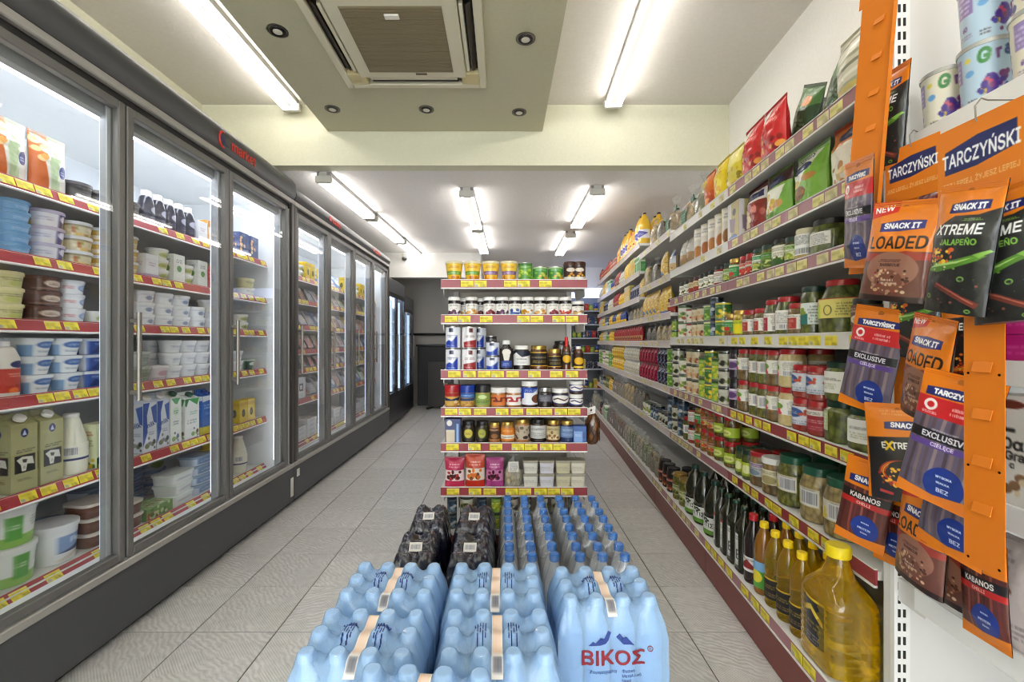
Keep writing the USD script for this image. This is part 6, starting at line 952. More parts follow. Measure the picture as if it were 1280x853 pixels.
def stack_at(keys, pos, R, label_of, where, jit, jz, room=9.0):
    hs = sum(LIB[k]['h']+jz for k in keys); sc = min(1.0, (room-0.004)/hs)
    z = pos[2]
    for k, key in enumerate(keys):
        q = LIB[key]; yaw = rj.uniform(-jit, jit)
        copy(key, (pos[0], pos[1], z+0.0006), R @ Rz(yaw), label_of(key, k, len(keys)), group_of(key, where), scale=sc)
        z += (q['h']+jz)*sc
# ---- right-hand run
cnt = {}
def rplace(z, base, d, keys, t0=0.012, row=0):
    q0 = LIB[keys[0]]; t = t0+max(LIB[k]['d'] for k in keys)/2
    b = min(5, max(0, int((d-D0)/BAY))); lv = [0.175]+list(BAYLEV[b]); i = min(range(len(lv)), key=lambda i: abs(lv[i]-z))
    z = lv[i]; room = (lv[i+1]-z-0.042) if i+1 < len(lv) else 9.0
    if i == 0 and LIB[keys[0]]['name'] == 'oil_jug': room = 9.0
    sn = 'bottom' if i == 0 else 'top' if i == len(lv)-1 else nth(i+1)
    cnt[(b, i, row)] = cnt.get((b, i, row), 0)+1; m = cnt[(b, i, row)]
    loc = '%s%s from near end, %s shelf%s, %s bay' % ('behind ' if row else '', nth(m), sn, '' if sn in ('top', 'bottom') else ' up', NAMEBAY[b])
    rd = all(LIB[k]['cat'] in ROUND for k in keys)
    stack_at(keys, run(d, t, z, base), RRIGHT, lambda key, k, n: fit(level_word(k, n)+LIB[key]['desc'], loc), 'on the right-hand shelving', 14 if rd else 1.0, 0.0008, room)
def clear_end(z, d, w):
    """Keeps goods off the two places where the shelves of neighbouring bays stand at different heights."""
    for b in (2, 3):
        e = D0+BAY*b
        if z not in (0.175, 0.47, 0.755) and d-w/2/NR < e+0.004 and d+w/2/NR > e-0.012: d = e+w/2/NR+0.008
    return d
def rrow(z, items, base=LIP, rows=1, t0=0.012, dmin=None):
    """Goods of one shelf from its near end: (kind or stack of kinds, pixel column of its middle in the photograph)."""
    prev, pw = (dmin or 1.140), 0.0
    for it in items:
        keys, px = it[0], it[1]
        keys = [keys]*(it[2] if len(it) > 2 else 1) if isinstance(keys, str) else list(keys)
        w = max(LIB[k]['w'] for k in keys); t = t0+max(LIB[k]['d'] for k in keys)/2
        d = (base+t*NR)/((px-CX)/F-SL)
        d = clear_end(z, max(d, prev+(pw+w)/2/NR+0.003), w)
        rplace(z, base, d, keys, t0)
        for r in range(1, rows):
            dp = max(LIB[k]['d'] for k in keys)
            if LIB[keys[0]]['cat'] in ROUND and t0+(dp+0.004)*(r+1) < DEPTH-0.03: rplace(z, base, d, keys, t0+(dp+0.004)*r, r)
        prev, pw = d, w
    return prev+pw/2/NR
def rfill(z, d0, d1, kinds, n=1, base=LIP, gap=0.008, per=3, t0=0.012):
    """A farther stretch of shelf: kinds in turn, some of each."""
    d, i = d0, 0
    while True:
        key = kinds[(i//per) % len(kinds)]; w = LIB[key]['w']/NR
        d = clear_end(z, d+w/2, w*NR)-w/2
        if d+w > d1: break
        rplace(z, base, d+w/2, [key]*n, t0); d += w+gap; i += 1
L = BAYLEV[0]
e7 = rrow(1.75, [('wafer_white', 1074), ('chips_red', 969), ('chips_red', 952), ('chips_lemon', 936), ('chips_yellow', 921), ('chips_orange', 908), ('olive_bow', 892), ('bread_card', 868), ('bread_card', 848)])
rrow(1.79, [('nuts_clear', 829), ('pasta_clear', 820)], dmin=max(2.91, e7))
e6 = rrow(1.51, [('crisp_orange', 1066), ('crisp_green', 1022), ('crisp_pale', 985), ('crisp_red', 955), ('bisc_wide', 926), ('bisc_gold', 912), ('bisc_pink', 903), ('bisc_tan', 894), ('bisc_pink', 885), ('bisc_tan', 876), ('rusk_white', 865), ('rusk_white', 857), ('rusk_blue', 847)])
f6 = rrow(1.50, [('pasta_tall', 833), ('nuts_clear', 822), ('pasta_clear', 812), ('pasta_tall', 804)], dmin=max(2.91, e6))
e5 = rrow(1.328, [('pickle_dark', 1037), ('white_label', 1013), ('small_green', 999), ('wide_green', 982), ('green_band', 963), ('white_green', 951), ('red_sauce', 941), ('red_sauce', 933), ('green_paste', 921), ('small_green', 912), ('dark_white', 902), ('small_white', 892), ('small_white', 886), ('small_white', 880), ('small_cream', 873), ('small_cream', 867), ('small_white', 861), ('small_white', 855), ('small_cream', 847), ('small_cream', 841)])
e4 = rrow(1.08, [('brown_label', 1083), ('pickle_big', 1052), ('tall_pickle', 1022), ('squat_red', 1010), ('beet_white', 995), ('beet_red', 974), ('squat_red', 956), ('squat_red', 940), ('yellow_corn', 927), ('green_paste', 915), ('can_yellow', 904, 2), ('can_dark', 896, 2), ('can_green', 889, 2), ('can_bean', 880, 2), ('can_bean', 873, 2), ('can_tomato', 866, 2), ('can_white', 856, 2), ('can_tall_green', 845, 2)])
d_mid = rrow(0.755, [('pickle_white', 1086, 2), (('pickle_plain', 'pickle_white'), 1056), (('red_crimson', 'red_flat'), 1036), (('red_flat', 'red_flat'), 1018), ('kraut_big', 996, 2), ('kraut_mid', 975, 2), ('kraut_slim', 959, 2), ('kraut_slim', 947, 2), ('kraut_mid', 933, 2), ('purple_jar', 920, 2),
             ('can_olive', 908, 3), ('can_tall_green', 899, 2), ('can_yellow', 890, 3), ('can_tall_green', 882, 2), ('can_bean', 873, 3), ('can_bean', 866, 3), ('can_white', 857, 2), ('can_olive', 848, 3), ('can_green', 841, 3)], rows=2)
d_low = rrow(0.47, [('bean_big', 1056), ('bean_big', 1024), ('yellow_big', 993), ('white_lid_mush', 968), ('red_lid_mush', 951), ('lime_small', 938), ('lime_small', 929), ('lime_label', 915, 2), ('lime_label', 902, 2), ('salsa_jar', 893, 2), ('salsa_jar', 884, 2), ('green_paste', 876, 2), ('dark_white', 868, 2), ('kraut_slim', 861), ('can_dark', 854, 2), ('can_olive', 847, 2), ('can_dark', 841, 2)], rows=2)
d_deck = rrow(0.175, [('oil_jug', 1053), ('oil_black', 1019), ('oil_black', 1006), ('oil_black', 991), ('oil_green', 978), ('vinegar_red', 964), ('olive_e', 947), ('olive_e', 935), ('olive_red', 923), ('olive_red', 911), ('olive_altis', 894), ('olive_altis', 880), ('olive_altis', 869), ('olive_jar', 858), ('olive_jar', 850), ('dark_olive_jar', 842)], base=DECK, rows=2)
# farther bays
rfill(0.175, d_deck+0.01, 6.42, ['dark_olive_jar', 'mixed_herbs', 'green_beans', 'white_beans', 'green_beans', 'white_beans', 'red_beans', 'mixed_herbs', 'red_beans', 'nuts_clear', 'carton_green', 'white_beans'], base=DECK, per=2, gap=0.006)
rfill(0.47, d_low+0.006, 6.42, ['can_olive', 'can_dark', 'can_white', 'nuts_clear', 'pasta_clear', 'mixed_herbs', 'red_beans', 'yellow_pack', 'olive_jar'], 1, gap=0.006)
rfill(0.755, d_mid+0.005, 3.32, ['navy_pack'], 2, gap=0.004); rfill(0.755, 3.33, 3.92, ['crimson_pack'], 2, gap=0.004); rfill(0.755, 3.93, 4.60, ['white_pack'], 2, gap=0.004); rfill(0.755, 4.62, 5.3, ['yellow_pack'], 2, gap=0.004); rfill(0.755, 5.32, 6.42, ['can_green', 'can_white', 'can_tomato'], 2)
rfill(1.06, max(2.93, e4+0.005), 3.78, ['pasta_clear', 'nuts_clear'], gap=0.01); rfill(1.06, 3.83, 5.2, ['red_pack'], gap=0.004); rfill(1.06, 5.25, 6.42, ['yellow_pack', 'can_green', 'white_pack'])
rfill(1.25, max(2.93, e5+0.005), 3.30, ['pasta_yellow'], gap=0.01); rfill(1.25, 3.32, 3.80, ['pasta_tall'], gap=0.01); rfill(1.25, 3.83, 4.5, ['pasta_clear', 'nuts_clear']); rfill(1.25, 4.52, 5.6, ['blue_pack', 'yellow_pack'], gap=0.004); rfill(1.25, 5.62, 6.42, ['can_dark', 'yellow_pack', 'white_pack'])
rfill(1.44, max(3.83, f6+0.006), 6.42, ['navy_pack', 'carton_yellow', 'yellow_pack', 'red_pack', 'white_pack'], per=4)
rfill(1.66, 3.83, 6.42, ['carton_green', 'carton_yellow', 'pasta_yellow', 'white_pack', 'red_pack', 'blue_pack'], per=3)
rfill(1.90, 3.84, 4.1, ['juice_big'], gap=0.004, per=9); rfill(1.90, 3.84, 4.1, ['juice_big'], t0=0.135, gap=0.004, per=9); rfill(1.90, 4.12, 5.0, ['juice_small', 'juice_big'], gap=0.01); rfill(1.90, 5.02, 6.40, ['bean_tin', 'bean_tin', 'red_pack'], 1, gap=0.01)
for key, px, lean, t0, w_ in (('salad_green', 1040, 30, 0.090, 'leaning nearest the camera'), ('salad_dark', 1012, 30, 0.165, 'leaning behind the tall one'), ('salad_green', 998, 26, 0.090, 'leaning next to the red crisps')):
    q = LIB[key]; t = t0+q['d']/2; d = (LIP+t*NR)/((px-CX)/F-SL); a = math.radians(lean)
    copy(key, run(d, t, 1.7512+q['w']/2*math.sin(a)), RRIGHT @ Ry(lean), '%s, %s, top shelf, nearest bay' % (q['desc'], w_), 'bags on the right-hand shelving', scale=0.86)
# ---- the tall coolers
DOORN = {0: 'first', 1: 'second', 2: 'third', 3: 'fourth', 4: 'fifth', 5: 'sixth', 6: 'seventh'}
EDG = [0.985, 1.59, 2.19, 2.79, 3.46, 4.045, 4.635, 5.225]
RC = Rz(90); ccnt = {}
def cplace(lv, i, y, keys, t0=0.014, row=0, jit=None):
    door = max(0, min(6, sum(y > e for e in EDG[1:]))); n = len(lv)
    sn = 'top' if i == 0 else 'bottom' if i == n-1 else nth(i+1)
    ccnt[(door, i, row)] = ccnt.get((door, i, row), 0)+1
    loc = '%s%s from left, %s shelf%s, %s cooler door' % ('behind ' if row else '', nth(ccnt[(door, i, row)]), sn, '' if sn in ('top', 'bottom') else ' down', DOORN[door])
    dp = max(LIB[k]['d'] for k in keys)
    rd = all(LIB[k]['cat'] in ROUND for k in keys)
    stack_at(keys, (XS-t0-dp/2, y, lv[i]), RC, lambda key, k, m: fit(level_word(k, m)+LIB[key]['desc'], loc), 'in the glass-door coolers', (12 if rd else 2.5) if jit is None else jit, 0.0008, (lv[i-1]-lv[i]-0.052) if i else 1.84-lv[0])
def crow(lv, i, items, rows=1, ymax=2.79, ymin=0.4):
    prev, pw = ymin, 0.0
    for it in items:
        keys, px = it[0], it[1]
        keys = [keys]*(it[2] if len(it) > 2 else 1) if isinstance(keys, str) else list(keys)
        w = max(LIB[k]['w'] for k in keys); dp = max(LIB[k]['d'] for k in keys)
        t0 = 0.036 if i == len(lv)-1 else 0.014; y = (XS-t0-dp/2)*F/(px-CX); y = max(y, prev+(pw+w)/2+0.003)
        if y+w/2 > ymax: break
        cplace(lv, i, y, keys, t0)
        for r in range(1, rows):
            if LIB[keys[0]]['cat'] in ROUND and XS-t0-(dp+0.005)*(r+1) > XB+0.02: cplace(lv, i, y, keys, t0+(dp+0.005)*r, r)
        prev, pw = y, w
crow(LV1, 0, [('pastry_bag', 5), ('pastry_bag', 43), ('tub_black', 74), ('tub_black', 99), ('tub_black', 123), ('drink_black', 181), ('drink_black', 193), ('drink_black', 205), ('drink_black', 217), ('drink_black', 228), ('box_white', 243), ('box_orange', 258), ('box_mixed', 300), ('box_mixed', 313)])
crow(LV1, 1, [('tub_sky', 12, 5), ('tub_purple', 50, 3), ('tub_salad', 86, 3), ('tub_gold', 114, 3), ('tub_gold', 132, 3), ('box_white', 172), ('tub_mini', 183, 3), ('box_leaf', 198), ('tub_mini', 211, 2), ('box_leaf', 226), ('box_red', 240), ('box_yellow', 254), ('box_yellow', 266), ('tub_cream', 306, 2)])
crow(LV1, 2, [('tub_cream', 2, 3), ('tub_cocoa', 38, 3), ('tub_oval', 72, 3), ('tub_mini', 101), ('tub_choc', 121, 4), ('tub_white', 176, 3), ('tub_white', 199, 3), ('tub_white', 222, 3), ('tub_white', 242, 2), ('tub_white', 259, 3), ('tub_mini', 300, 2)])
crow(LV1, 3, [('drink_red', 4), ('cup_oval', 26, 3), ('cup_oval', 51, 3), ('cup_blue', 72, 3), ('cup_green', 96, 2), ('cup_grey', 112, 2), ('cup_pink', 128), ('cup_white', 174, 3), ('cup_white', 191, 3), ('cup_white', 206, 3), ('cup_white', 220, 3), ('cup_white', 233, 3), ('cup_white', 245, 2), ('cup_green', 258, 1), ('cup_white', 268, 1), ('cup_blue', 299, 2), ('cup_white', 309, 2)], rows=2)
crow(LV1, 4, [('milk_khaki', 15), ('milk_khaki', 50), ('milk_glass', 89), ('drink_floral', 118), ('milk_blue', 176), ('milk_blue', 192), ('milk_green', 208), ('milk_leaf', 230), ('milk_azure', 250), ('drink_purple', 264), ('box_yellow', 298), ('box_yellow', 308), ('box_leaf', 317)])
crow(LV1, 5, [('bucket_green', 8, 2), ('bucket_blue', 62), ('box_brown', 100, 3), ('box_brown', 126, 2), ('salad_tray', 182), ('tub_feta', 211, 3), ('tub_bluebox', 240, 4), ('tub_margarine', 261, 5), ('milk_glass', 298), ('milk_glass', 312)])
for y, k, n in ((1.62, 'tub_bluelid', 2), (1.78, 'tub_bluelid', 1), (1.95, 'tub_bluebox', 3), (2.14, 'tub_bluebox', 3), (2.3, 'tub_bluelid', 3)): cplace(LV1, 5, y, [k]*n, 0.26, 1)
rc = random.Random(12)
for i, z in enumerate(LV2):
    y = 2.95
    while y < 5.14:
        key = rc.choice(FLAT) if i < 6 else 'meat_tray'
        if i == 0: key = rc.choice(['box_yellow', 'flat_white', 'tub_mini', 'flat_blue'])
        if i == 5 and 3.02 < y < 3.3: key = 'qr_pack'
        w = LIB[key]['w']
        if y+w > 5.17: break
        n = rc.choice((2, 3, 4)) if key == 'meat_tray' else 2 if key == 'tub_mini' else 1
        if not (key in FLAT):
            cplace(LV2, i, y+w/2, [key]*n, 0.036 if i == 6 else 0.014)
        else:                                            # packs stand in a row one behind the other, leaning back a little
            door = max(0, min(6, sum(y+w/2 > e for e in EDG[1:])))
            sn = 'top' if i == 0 else nth(i+1); q = LIB[key]; hh = q['h']
            for r in range(2):
                ccnt[(door, i, 'r%d' % r)] = ccnt.get((door, i, 'r%d' % r), 0)+1
                loc = '%s%s from left, %s shelf%s, %s cooler door' % ('behind ' if r else '', nth(ccnt[(door, i, 'r%d' % r)]), sn, '' if sn in ('top', 'bottom') else ' down', DOORN[door])
                lean = rc.uniform(24, 34); sc = min(1.0, (LV2[i-1]-z-0.06)/(hh*math.cos(math.radians(lean))+q['d']*0.5)) if i else 1.0; zt = 0.5*q['d']*math.sin(math.radians(lean))
                copy(key, (XS-0.04-0.06*r, y+w/2, z+zt+0.001), RC @ Rx(-lean), fit(q['desc'], loc), group_of(key, 'in the glass-door coolers'), scale=sc)
        y += w+rc.uniform(0.004, 0.02)
# ---- the end stand
ecnt = {}
EW = ('top', 'second', 'third', 'fourth', 'fifth', 'sixth', 'bottom')
def erow(k, z, items, t0=0.010):
    prev, pw, m = -1.0, 0.0, 0
    for it in items:
        keys, px = it[0], it[1]; n = it[2] if len(it) > 2 else 1; back = it[3] if len(it) > 3 else 0.0
        keys = [keys]*n if isinstance(keys, str) else list(keys)
        dp = max(LIB[q]['d'] for q in keys); w = max(LIB[q]['w'] for q in keys)
        y = DE+t0+dp/2+back; x = (px-CX)*y/F
        if not back: x = max(x, prev+(pw+w)/2+0.002)
        x = max(min(x, EX1-w/2-0.002), EX0+0.015+w/2)
        if not back: prev, pw = x, w
        m += 1; loc = '%s from left, %s shelf of end stand' % (nth(m), EW[k])
        stack_at(keys, (x, y, z), np.eye(3), lambda key, i, nn: fit(level_word(i, nn)+LIB[key]['desc'], loc), 'on the end stand', 2, 0.0008, (LVE[k-1]-z-0.046) if k else 9.0)
erow(0, LVE[0], [('ytub_green', 563), ('ytub_green', 585), ('ytub_violet', 607.5), ('ytub_violet', 628.6), ('gcan_tall', 647), ('gcan', 665), ('gcan', 684), ('cocoa_dark', 701), ('cocoa_dark', 720.5)])
erow(1, LVE[1], [('spread_plum', 568), ('spread_amber', 581, 1, 0.07), ('spread_amber', 589.5), ('spread_rose', 600, 1, 0.07), ('spread_rose', 612), ('spread_plum', 627.5), ('spread_blue', 643.5), ('spread_gold', 659), ('spread_amber', 674.7), ('spread_rose', 690), ('spread_red', 706), ('spread_low', 721.6)])
erow(2, LVE[2], [('can_blue', 565, 2), ('can_redcoffee', 586.5, 2), ('can_blue', 599, 2, 0.09), ('can_bluesmall', 616, 2), ('tall_dark', 614, 2, 0.08), ('choc_bottle', 632), ('choc_big', 651), ('honey_big', 672, 1), ('honey_mid', 688), ('honey_tall', 702, 1, 0.06), ('honey_squeeze', 706), ('honey_bear', 723)])
erow(3, LVE[3], [('nut_red', 565), ('nut_blue', 583), ('pistachio', 603.6), ('hazel_orange', 622), ('hazel_white', 640), ('hazel_blue', 659), ('choc_short', 676), ('choc_cream', 695), ('choc_stack', 714.5, 2)])
erow(4, LVE[4], [('match_box', 567), ('dark_yellow', 583.5), ('dark_olive', 599), ('gold_cream', 612), ('gold_orange', 626), ('tan_label', 644), ('silver_label', 663), ('cream_label', 679.5), ('blue_cream', 696), ('blue_mug_box', 716)])
erow(5, LVE[5], [('candy_pink', 564), ('candy_red', 589), ('candy_magenta', 617), ('beige_bag', 639), (('tubbox_a', 'tubbox_a'), 660.5), (('tubbox_b', 'tubbox_b'), 682), (('tubbox_c', 'tubbox_c'), 703), (('tubbox_d', 'tubbox_d'), 724)])
erow(6, 0.145, [('can_dark', 565, 2), ('can_olive', 582, 2), ('can_dark', 600, 2), ('can_tall_green', 616, 2), ('can_olive', 632, 2), ('can_dark', 650, 2), ('can_white', 668, 2), ('can_olive', 688, 2), ('can_dark', 706, 2)])
# ---- small boxes on the far back-wall shelves
for i, z in enumerate(LVK):
    x, m = 0.985, 0
    while x < 1.58:
        key = rc.choice(['carton_green', 'carton_yellow', 'blue_pack', 'navy_pack', 'box_red', 'box_mixed', 'can_dark', 'can_tall_green', 'box_leaf'])
        w = LIB[key]['w']; m += 1
        if x+w > 1.625: break
        copy(key, (x+w/2, 7.25, z+0.0006), np.eye(3), fit(LIB[key]['desc'], '%s from left, %s shelf of far back unit' % (nth(m), nth(len(LVK)-i))), group_of(key, 'on the far back shelves'), scale=0.95)
        x += w+0.006
# ================================================================ WATER AND SOFT DRINK PACKS ON THE FLOOR
BR = 0.0312                                              # half-litre bottle radius
PET = mat('#b9d6f2', 0.18, coat=0.6); CAPW = mat('#e6f0fb', 0.4); CAPB = mat('#3f82d8', 0.35)
half_litre = merge(lathe([(0.026, 0), (0.030, 0.006), (0.0305, 0.06), (0.0285, 0.066), (0.0285, 0.07), (0.0305, 0.076), (0.0305, 0.128), (0.026, 0.155), (0.0155, 0.185), (0.0135, 0.19), (0.0135, 0.205)], 18))
small_cap = lathe([(0.0152, 0.204), (0.0155, 0.206), (0.0155, 0.219), (0.0135, 0.222)], 16)
def dome(x, y, cx, cy, prof):
    """The height over a bottle at (cx, cy)."""
    return np.interp(np.hypot(x-cx, y-cy), prof[0], prof[1], right=-1)
def shrink_film(nx, ny, pitch, prof, res, pad, seed, wr, wall_amp, h0=0.004):
    """Film drawn tight over nx x ny bottles: top hugging the caps, sides waving round the bottles, all one sheet."""
    X1, Y1 = nx*pitch/2+pad, ny*pitch/2+pad
    nu, nv = int(2*X1/res), int(2*Y1/res)
    x, y = np.meshgrid(np.linspace(-X1, X1, nu), np.linspace(-Y1, Y1, nv))
    z = np.full_like(x, -1.0)
    for i in range(nx):
        for j in range(ny): z = np.maximum(z, dome(x, y, (i-(nx-1)/2)*pitch, (j-(ny-1)/2)*pitch, prof))
    from scipy.ndimage import gaussian_filter, grey_closing
    z = np.maximum(z, prof[1][-1]*0.86)
    zc = grey_closing(z, size=(int(pitch/res*0.75)|1, int(pitch/res*0.75)|1))
    z = gaussian_filter(np.maximum(z, 0.60*zc+0.40*z), 0.7)
    rim = np.minimum(np.minimum(x+X1, X1-x), np.minimum(y+Y1, Y1-y))
    z = z-0.045*np.clip(1-rim/0.024, 0, 1)**2
    z = z+(meshkit.fbm(np.stack([x*60, y*60, np.full_like(x, seed)], -1), 3, seed)-0.5)*wr
    rows = [np.stack([x, y, z], -1)]
    g = grid(rows[0][::-1])
    sides = []
    for side in range(4):
        e = {0: (x[0], y[0], z[0]), 1: (x[:, -1], y[:, -1], z[:, -1]), 2: (x[-1][::-1], y[-1][::-1], z[-1][::-1]), 3: (x[::-1, 0], y[::-1, 0], z[::-1, 0])}[side]
        n = [(0, -1), (1, 0), (0, 1), (-1, 0)][side]
        s = e[0] if side in (0, 2) else e[1]; L_ = X1 if side in (0, 2) else Y1
        bulge = wall_amp*(np.abs(np.cos(np.pi*(s/pitch+(0.5 if ((nx if side in (0, 2) else ny) % 2 == 0) else 0.0))))-0.5)*np.clip((L_-np.abs(s))/0.02, 0, 1)
        k = 22; P = np.zeros((k, len(s), 3))
        for q in range(k):
            f = q/(k-1); zz = e[2]*(1-f)+h0*f; am = math.sin(math.pi*min(1, f*1.25+0.0)) if f < 0.8 else math.sin(math.pi*min(1, 1.0))
            b = bulge*min(1, f*4)+(meshkit.fbm(np.stack([s*50+side*9, zz*35, np.full_like(s, seed+5)], -1), 3, seed)-0.5)*wr*1.5*min(1, f*3)
            P[q] = np.stack([e[0]+n[0]*b, e[1]+n[1]*b, zz], -1)
        sides.append(grid(P))
    v, f = merge((g[0], g[1]), *[(a[0], a[1]) for a in sides])
    return (v, f), (X1, Y1)
PROF = (np.array([0, 0.0150, 0.0172, 0.0185, 0.023, 0.034, 0.044]), np.array([0.2245, 0.2245, 0.2225, 0.203, 0.184, 0.168, 0.160]))
film12, (FX, FY) = shrink_film(4, 3, 0.0628, PROF, 0.0027, 0.003, 3, 0.004, 0.006)
STRIP = Art(22, 130, '#f2ece4', *[('r', 0.15+0.12*k, 0.05, 0.15+0.12*k+0.05, 0.76, '#e8b48c') for k in range(6)], ('r', 0.1, 0.05, 0.16, 0.3, '#e2a070'), ('b', 0.12, 0.82, 0.9, 0.96, '#3a3a44'))
NAVYINK, REDINK = mat('#27408c', 0.4), mat('#8f2230', 0.4)
def on_film(shape, x0, z0, h, m, extra=0.0009):
    t = meshkit.text_mesh(shape, h, 0.0006, False) if isinstance(shape, str) else shape
    v, f = trimesh.remesh.subdivide_to_size(np.array(t.vertices), np.array(t.faces), 0.007)
    v = np.stack([x0+v[:, 0], v[:, 2], z0+v[:, 1]], 1)
    return (np.stack([v[:, 0], FRONTY[FRONTK.query(v[:, [0, 2]], k=5)[1]].min(1)-extra-v[:, 1], v[:, 2]], 1), f)
from scipy.spatial import cKDTree
_q = film12[0][(film12[0][:, 1] < -FY+0.012) & (film12[0][:, 2] < 0.175)]
FRONTK, FRONTY = cKDTree(_q[:, [0, 2]]), _q[:, 1]
def poly(pts, depth=0.0006):
    from shapely.geometry import Polygon
    return trimesh.creation.extrude_polygon(Polygon(pts), depth, engine='earcut')
def water_pack():
    path = '/World/Library/water_pack'; UsdGeom.Xform.Define(stage, path)
    bs = []
    for j in range(3):
        for i in range(4):
            o = ((i-1.5)*0.0628, (j-1)*0.0628, 0.001)
            b = part(path, 'bottle', tf(half_litre, t=o), PET); part(b, 'cap', tf(small_cap, t=o), CAPW)
    part(path, 'film', film12, BLUEFILM, smooth=True)
    # the tear strip over the top and the print on the film
    xs = np.linspace(-0.011, 0.011, 8); ys = np.linspace(FY*0.96, -FY*0.96, 40)
    fv = film12[0]
    from scipy.spatial import cKDTree
    kt = cKDTree(fv[:, :2][fv[:, 2] > 0.12]); fz = fv[:, 2][fv[:, 2] > 0.12]
    def top(x, y): return fz[kt.query(np.stack([x, y], -1), k=6)[1]].max(-1)
    X, Y = np.meshgrid(xs, ys); Z = np.broadcast_to(np.array([max(top(np.array([a]), np.array([b]))[0] for a in (-0.008, 0.008)) for b in ys])[:, None], X.shape)
    from scipy.ndimage import gaussian_filter1d
    Z = gaussian_filter1d(Z, 2.0, axis=0)+0.0025
    part(path, 'carry_strip', grid(np.stack([X, Y, Z], -1), STRIP.at(8, 40)), PAPER)
    w = []
    for sx in (-1, 1):
        for k in range(5):
            n = (0.055, 0.075, 0.05, 0.07, 0.03)[k]; x = sx*(0.024+0.0055*k); 
            yy = np.linspace(0.035, 0.035-n, 14); xx = np.full_like(yy, x); zz = top(xx, yy)+0.0016
            for q in range(0, 13, 1):
                if (q*7+k*3) % 5: w.append(box(x-0.0009, x+0.0009, yy[q+1]+0.0008, yy[q], min(zz[q], zz[q+1]), max(zz[q], zz[q+1])+0.0006))
    part(path, 'fine_print', merge(*w), NAVYINK, smooth=False, kind='stuff')
    tx = meshkit.text_mesh('ΒΙΚΟΣ', 0.031, 0.0006, True); tw = tx.bounds[1][0]; s = 0.150/tw
    v = np.array(tx.vertices); v[:, 0] = v[:, 0]*s-0.078
    tx2 = trimesh.Trimesh(v, tx.faces, process=False)
    part(path, 'brand_lettering', on_film(tx2, 0, 0.086, 0, None), REDINK, smooth=False)
    ringm = [trimesh.creation.annulus(0.005, 0.0065, 0.0006)]
    part(path, 'registered_mark', merge(on_film(trimesh.util.concatenate(ringm), 0.084, 0.121, 0, None), on_film('R', 0.081, 0.118, 0.0055, None)), REDINK, smooth=False)
    part(path, 'mountain_emblem', merge(on_film(poly([(-0.058, 0), (-0.048, 0.010), (-0.042, 0.007), (-0.030, 0.019), (-0.022, 0.016), (-0.013, 0.034), (-0.006, 0.030), (-0.012, 0.014), (-0.018, 0.006), (-0.03, 0.002)]), 0, 0.128, 0, None), on_film(poly([(0.006, 0.020), (0.014, 0.028), (0.022, 0.018), (0.029, 0.021), (0.048, 0.001), (0.036, 0.004), (0.022, 0.004)]), 0, 0.128, 0, None)), NAVYINK, smooth=False)
    part(path, 'small_lettering', merge(on_film('Ζαγοροχώρια', -0.056, 0.066, 0.007, None), on_film('Φυσικό', 0.018, 0.068, 0.0065, None), on_film('Μεταλλικό', 0.018, 0.057, 0.0065, None), on_film('Νερό', 0.018, 0.046, 0.0065, None), on_film('12×0,5L', 0.062, 0.034, 0.008, None)), NAVYINK, smooth=False)
    part(path, 'foot_print', merge(*[on_film(poly([(0.010*math.cos(a), 0.007*math.sin(a)) for a in np.linspace(0, 2*math.pi, 16)[:-1]]), x, 0.008, 0, None) for x in (-0.063, 0.0, 0.063)], on_film(poly([(-0.02, 0), (-0.01, 0.004), (0.0, 0.0055), (0.01, 0.004), (0.02, 0), (0.01, 0.002), (0, 0.0033), (-0.01, 0.002)]), -0.06, 0.024, 0, None)), mat('#2f66b4', 0.4), smooth=False)
    LIB['water_pack'] = dict(name='water_pack', desc='', cat='water pack', w=2*FX, d=2*FY, h=0.23)
water_pack()
ST = 0.232                                               # packs stand two high
g = 'shrink-wrapped packs of twelve water bottles'
def wp(x, y, z, yaw, l): copy('water_pack', (x, y, z+0.0008), Rz(yaw), l, g)
wp(0.253, 1.118, ST, 1.5, 'light blue water pack on the right, red name and mountain emblem facing the camera')
wp(-0.017, 1.136, ST, -0.5, 'light blue water pack at the back of the middle row, beside the red-lettered pack')
wp(-0.011, 0.928, ST, 0.8, 'light blue water pack in the middle, in front of another and behind the nearest')
wp(-0.281, 1.138, ST, -2.0, 'light blue water pack at the back of the left row, before the dark packs')
wp(-0.288, 0.928, ST, -1.5, 'light blue water pack of the left row, lower left, half cut by the frame')
wp(-0.137, 0.706, ST+0.034, -3.5, 'nearest light blue water pack, cut off by the bottom edge')
for k, (x, y, l) in enumerate(((0.253, 1.118, 'under the pack with red lettering'), (-0.017, 1.136, 'under the back pack of the middle row'), (-0.011, 0.928, 'under the front pack of the middle row'), (-0.281, 1.138, 'under the back pack of the left row'), (-0.288, 0.928, 'under the front pack of the left row'), (-0.137, 0.704, 'under the nearest pack'))):
    wp(x, y, 0.033 if k == 5 else 0.0, (0.5, -1, 1, -1.5, -1.5, -3.5)[k], 'bottom-layer light blue water pack, '+l)
tr = thing('cardboard_tray', 'brown cardboard tray under the nearest light blue water packs', 'tray', (-0.137, 0.704, 0), Rz(-3.5))
part(tr, 'base', box(-0.135, 0.135, -0.098, 0.098, 0, 0.030, 0.002), mat('#a88558', 0.8)); part(tr, 'sheet', box(-0.13, 0.13, -0.093, 0.093, 0.0302, 0.0325), mat('#b8956a', 0.8))
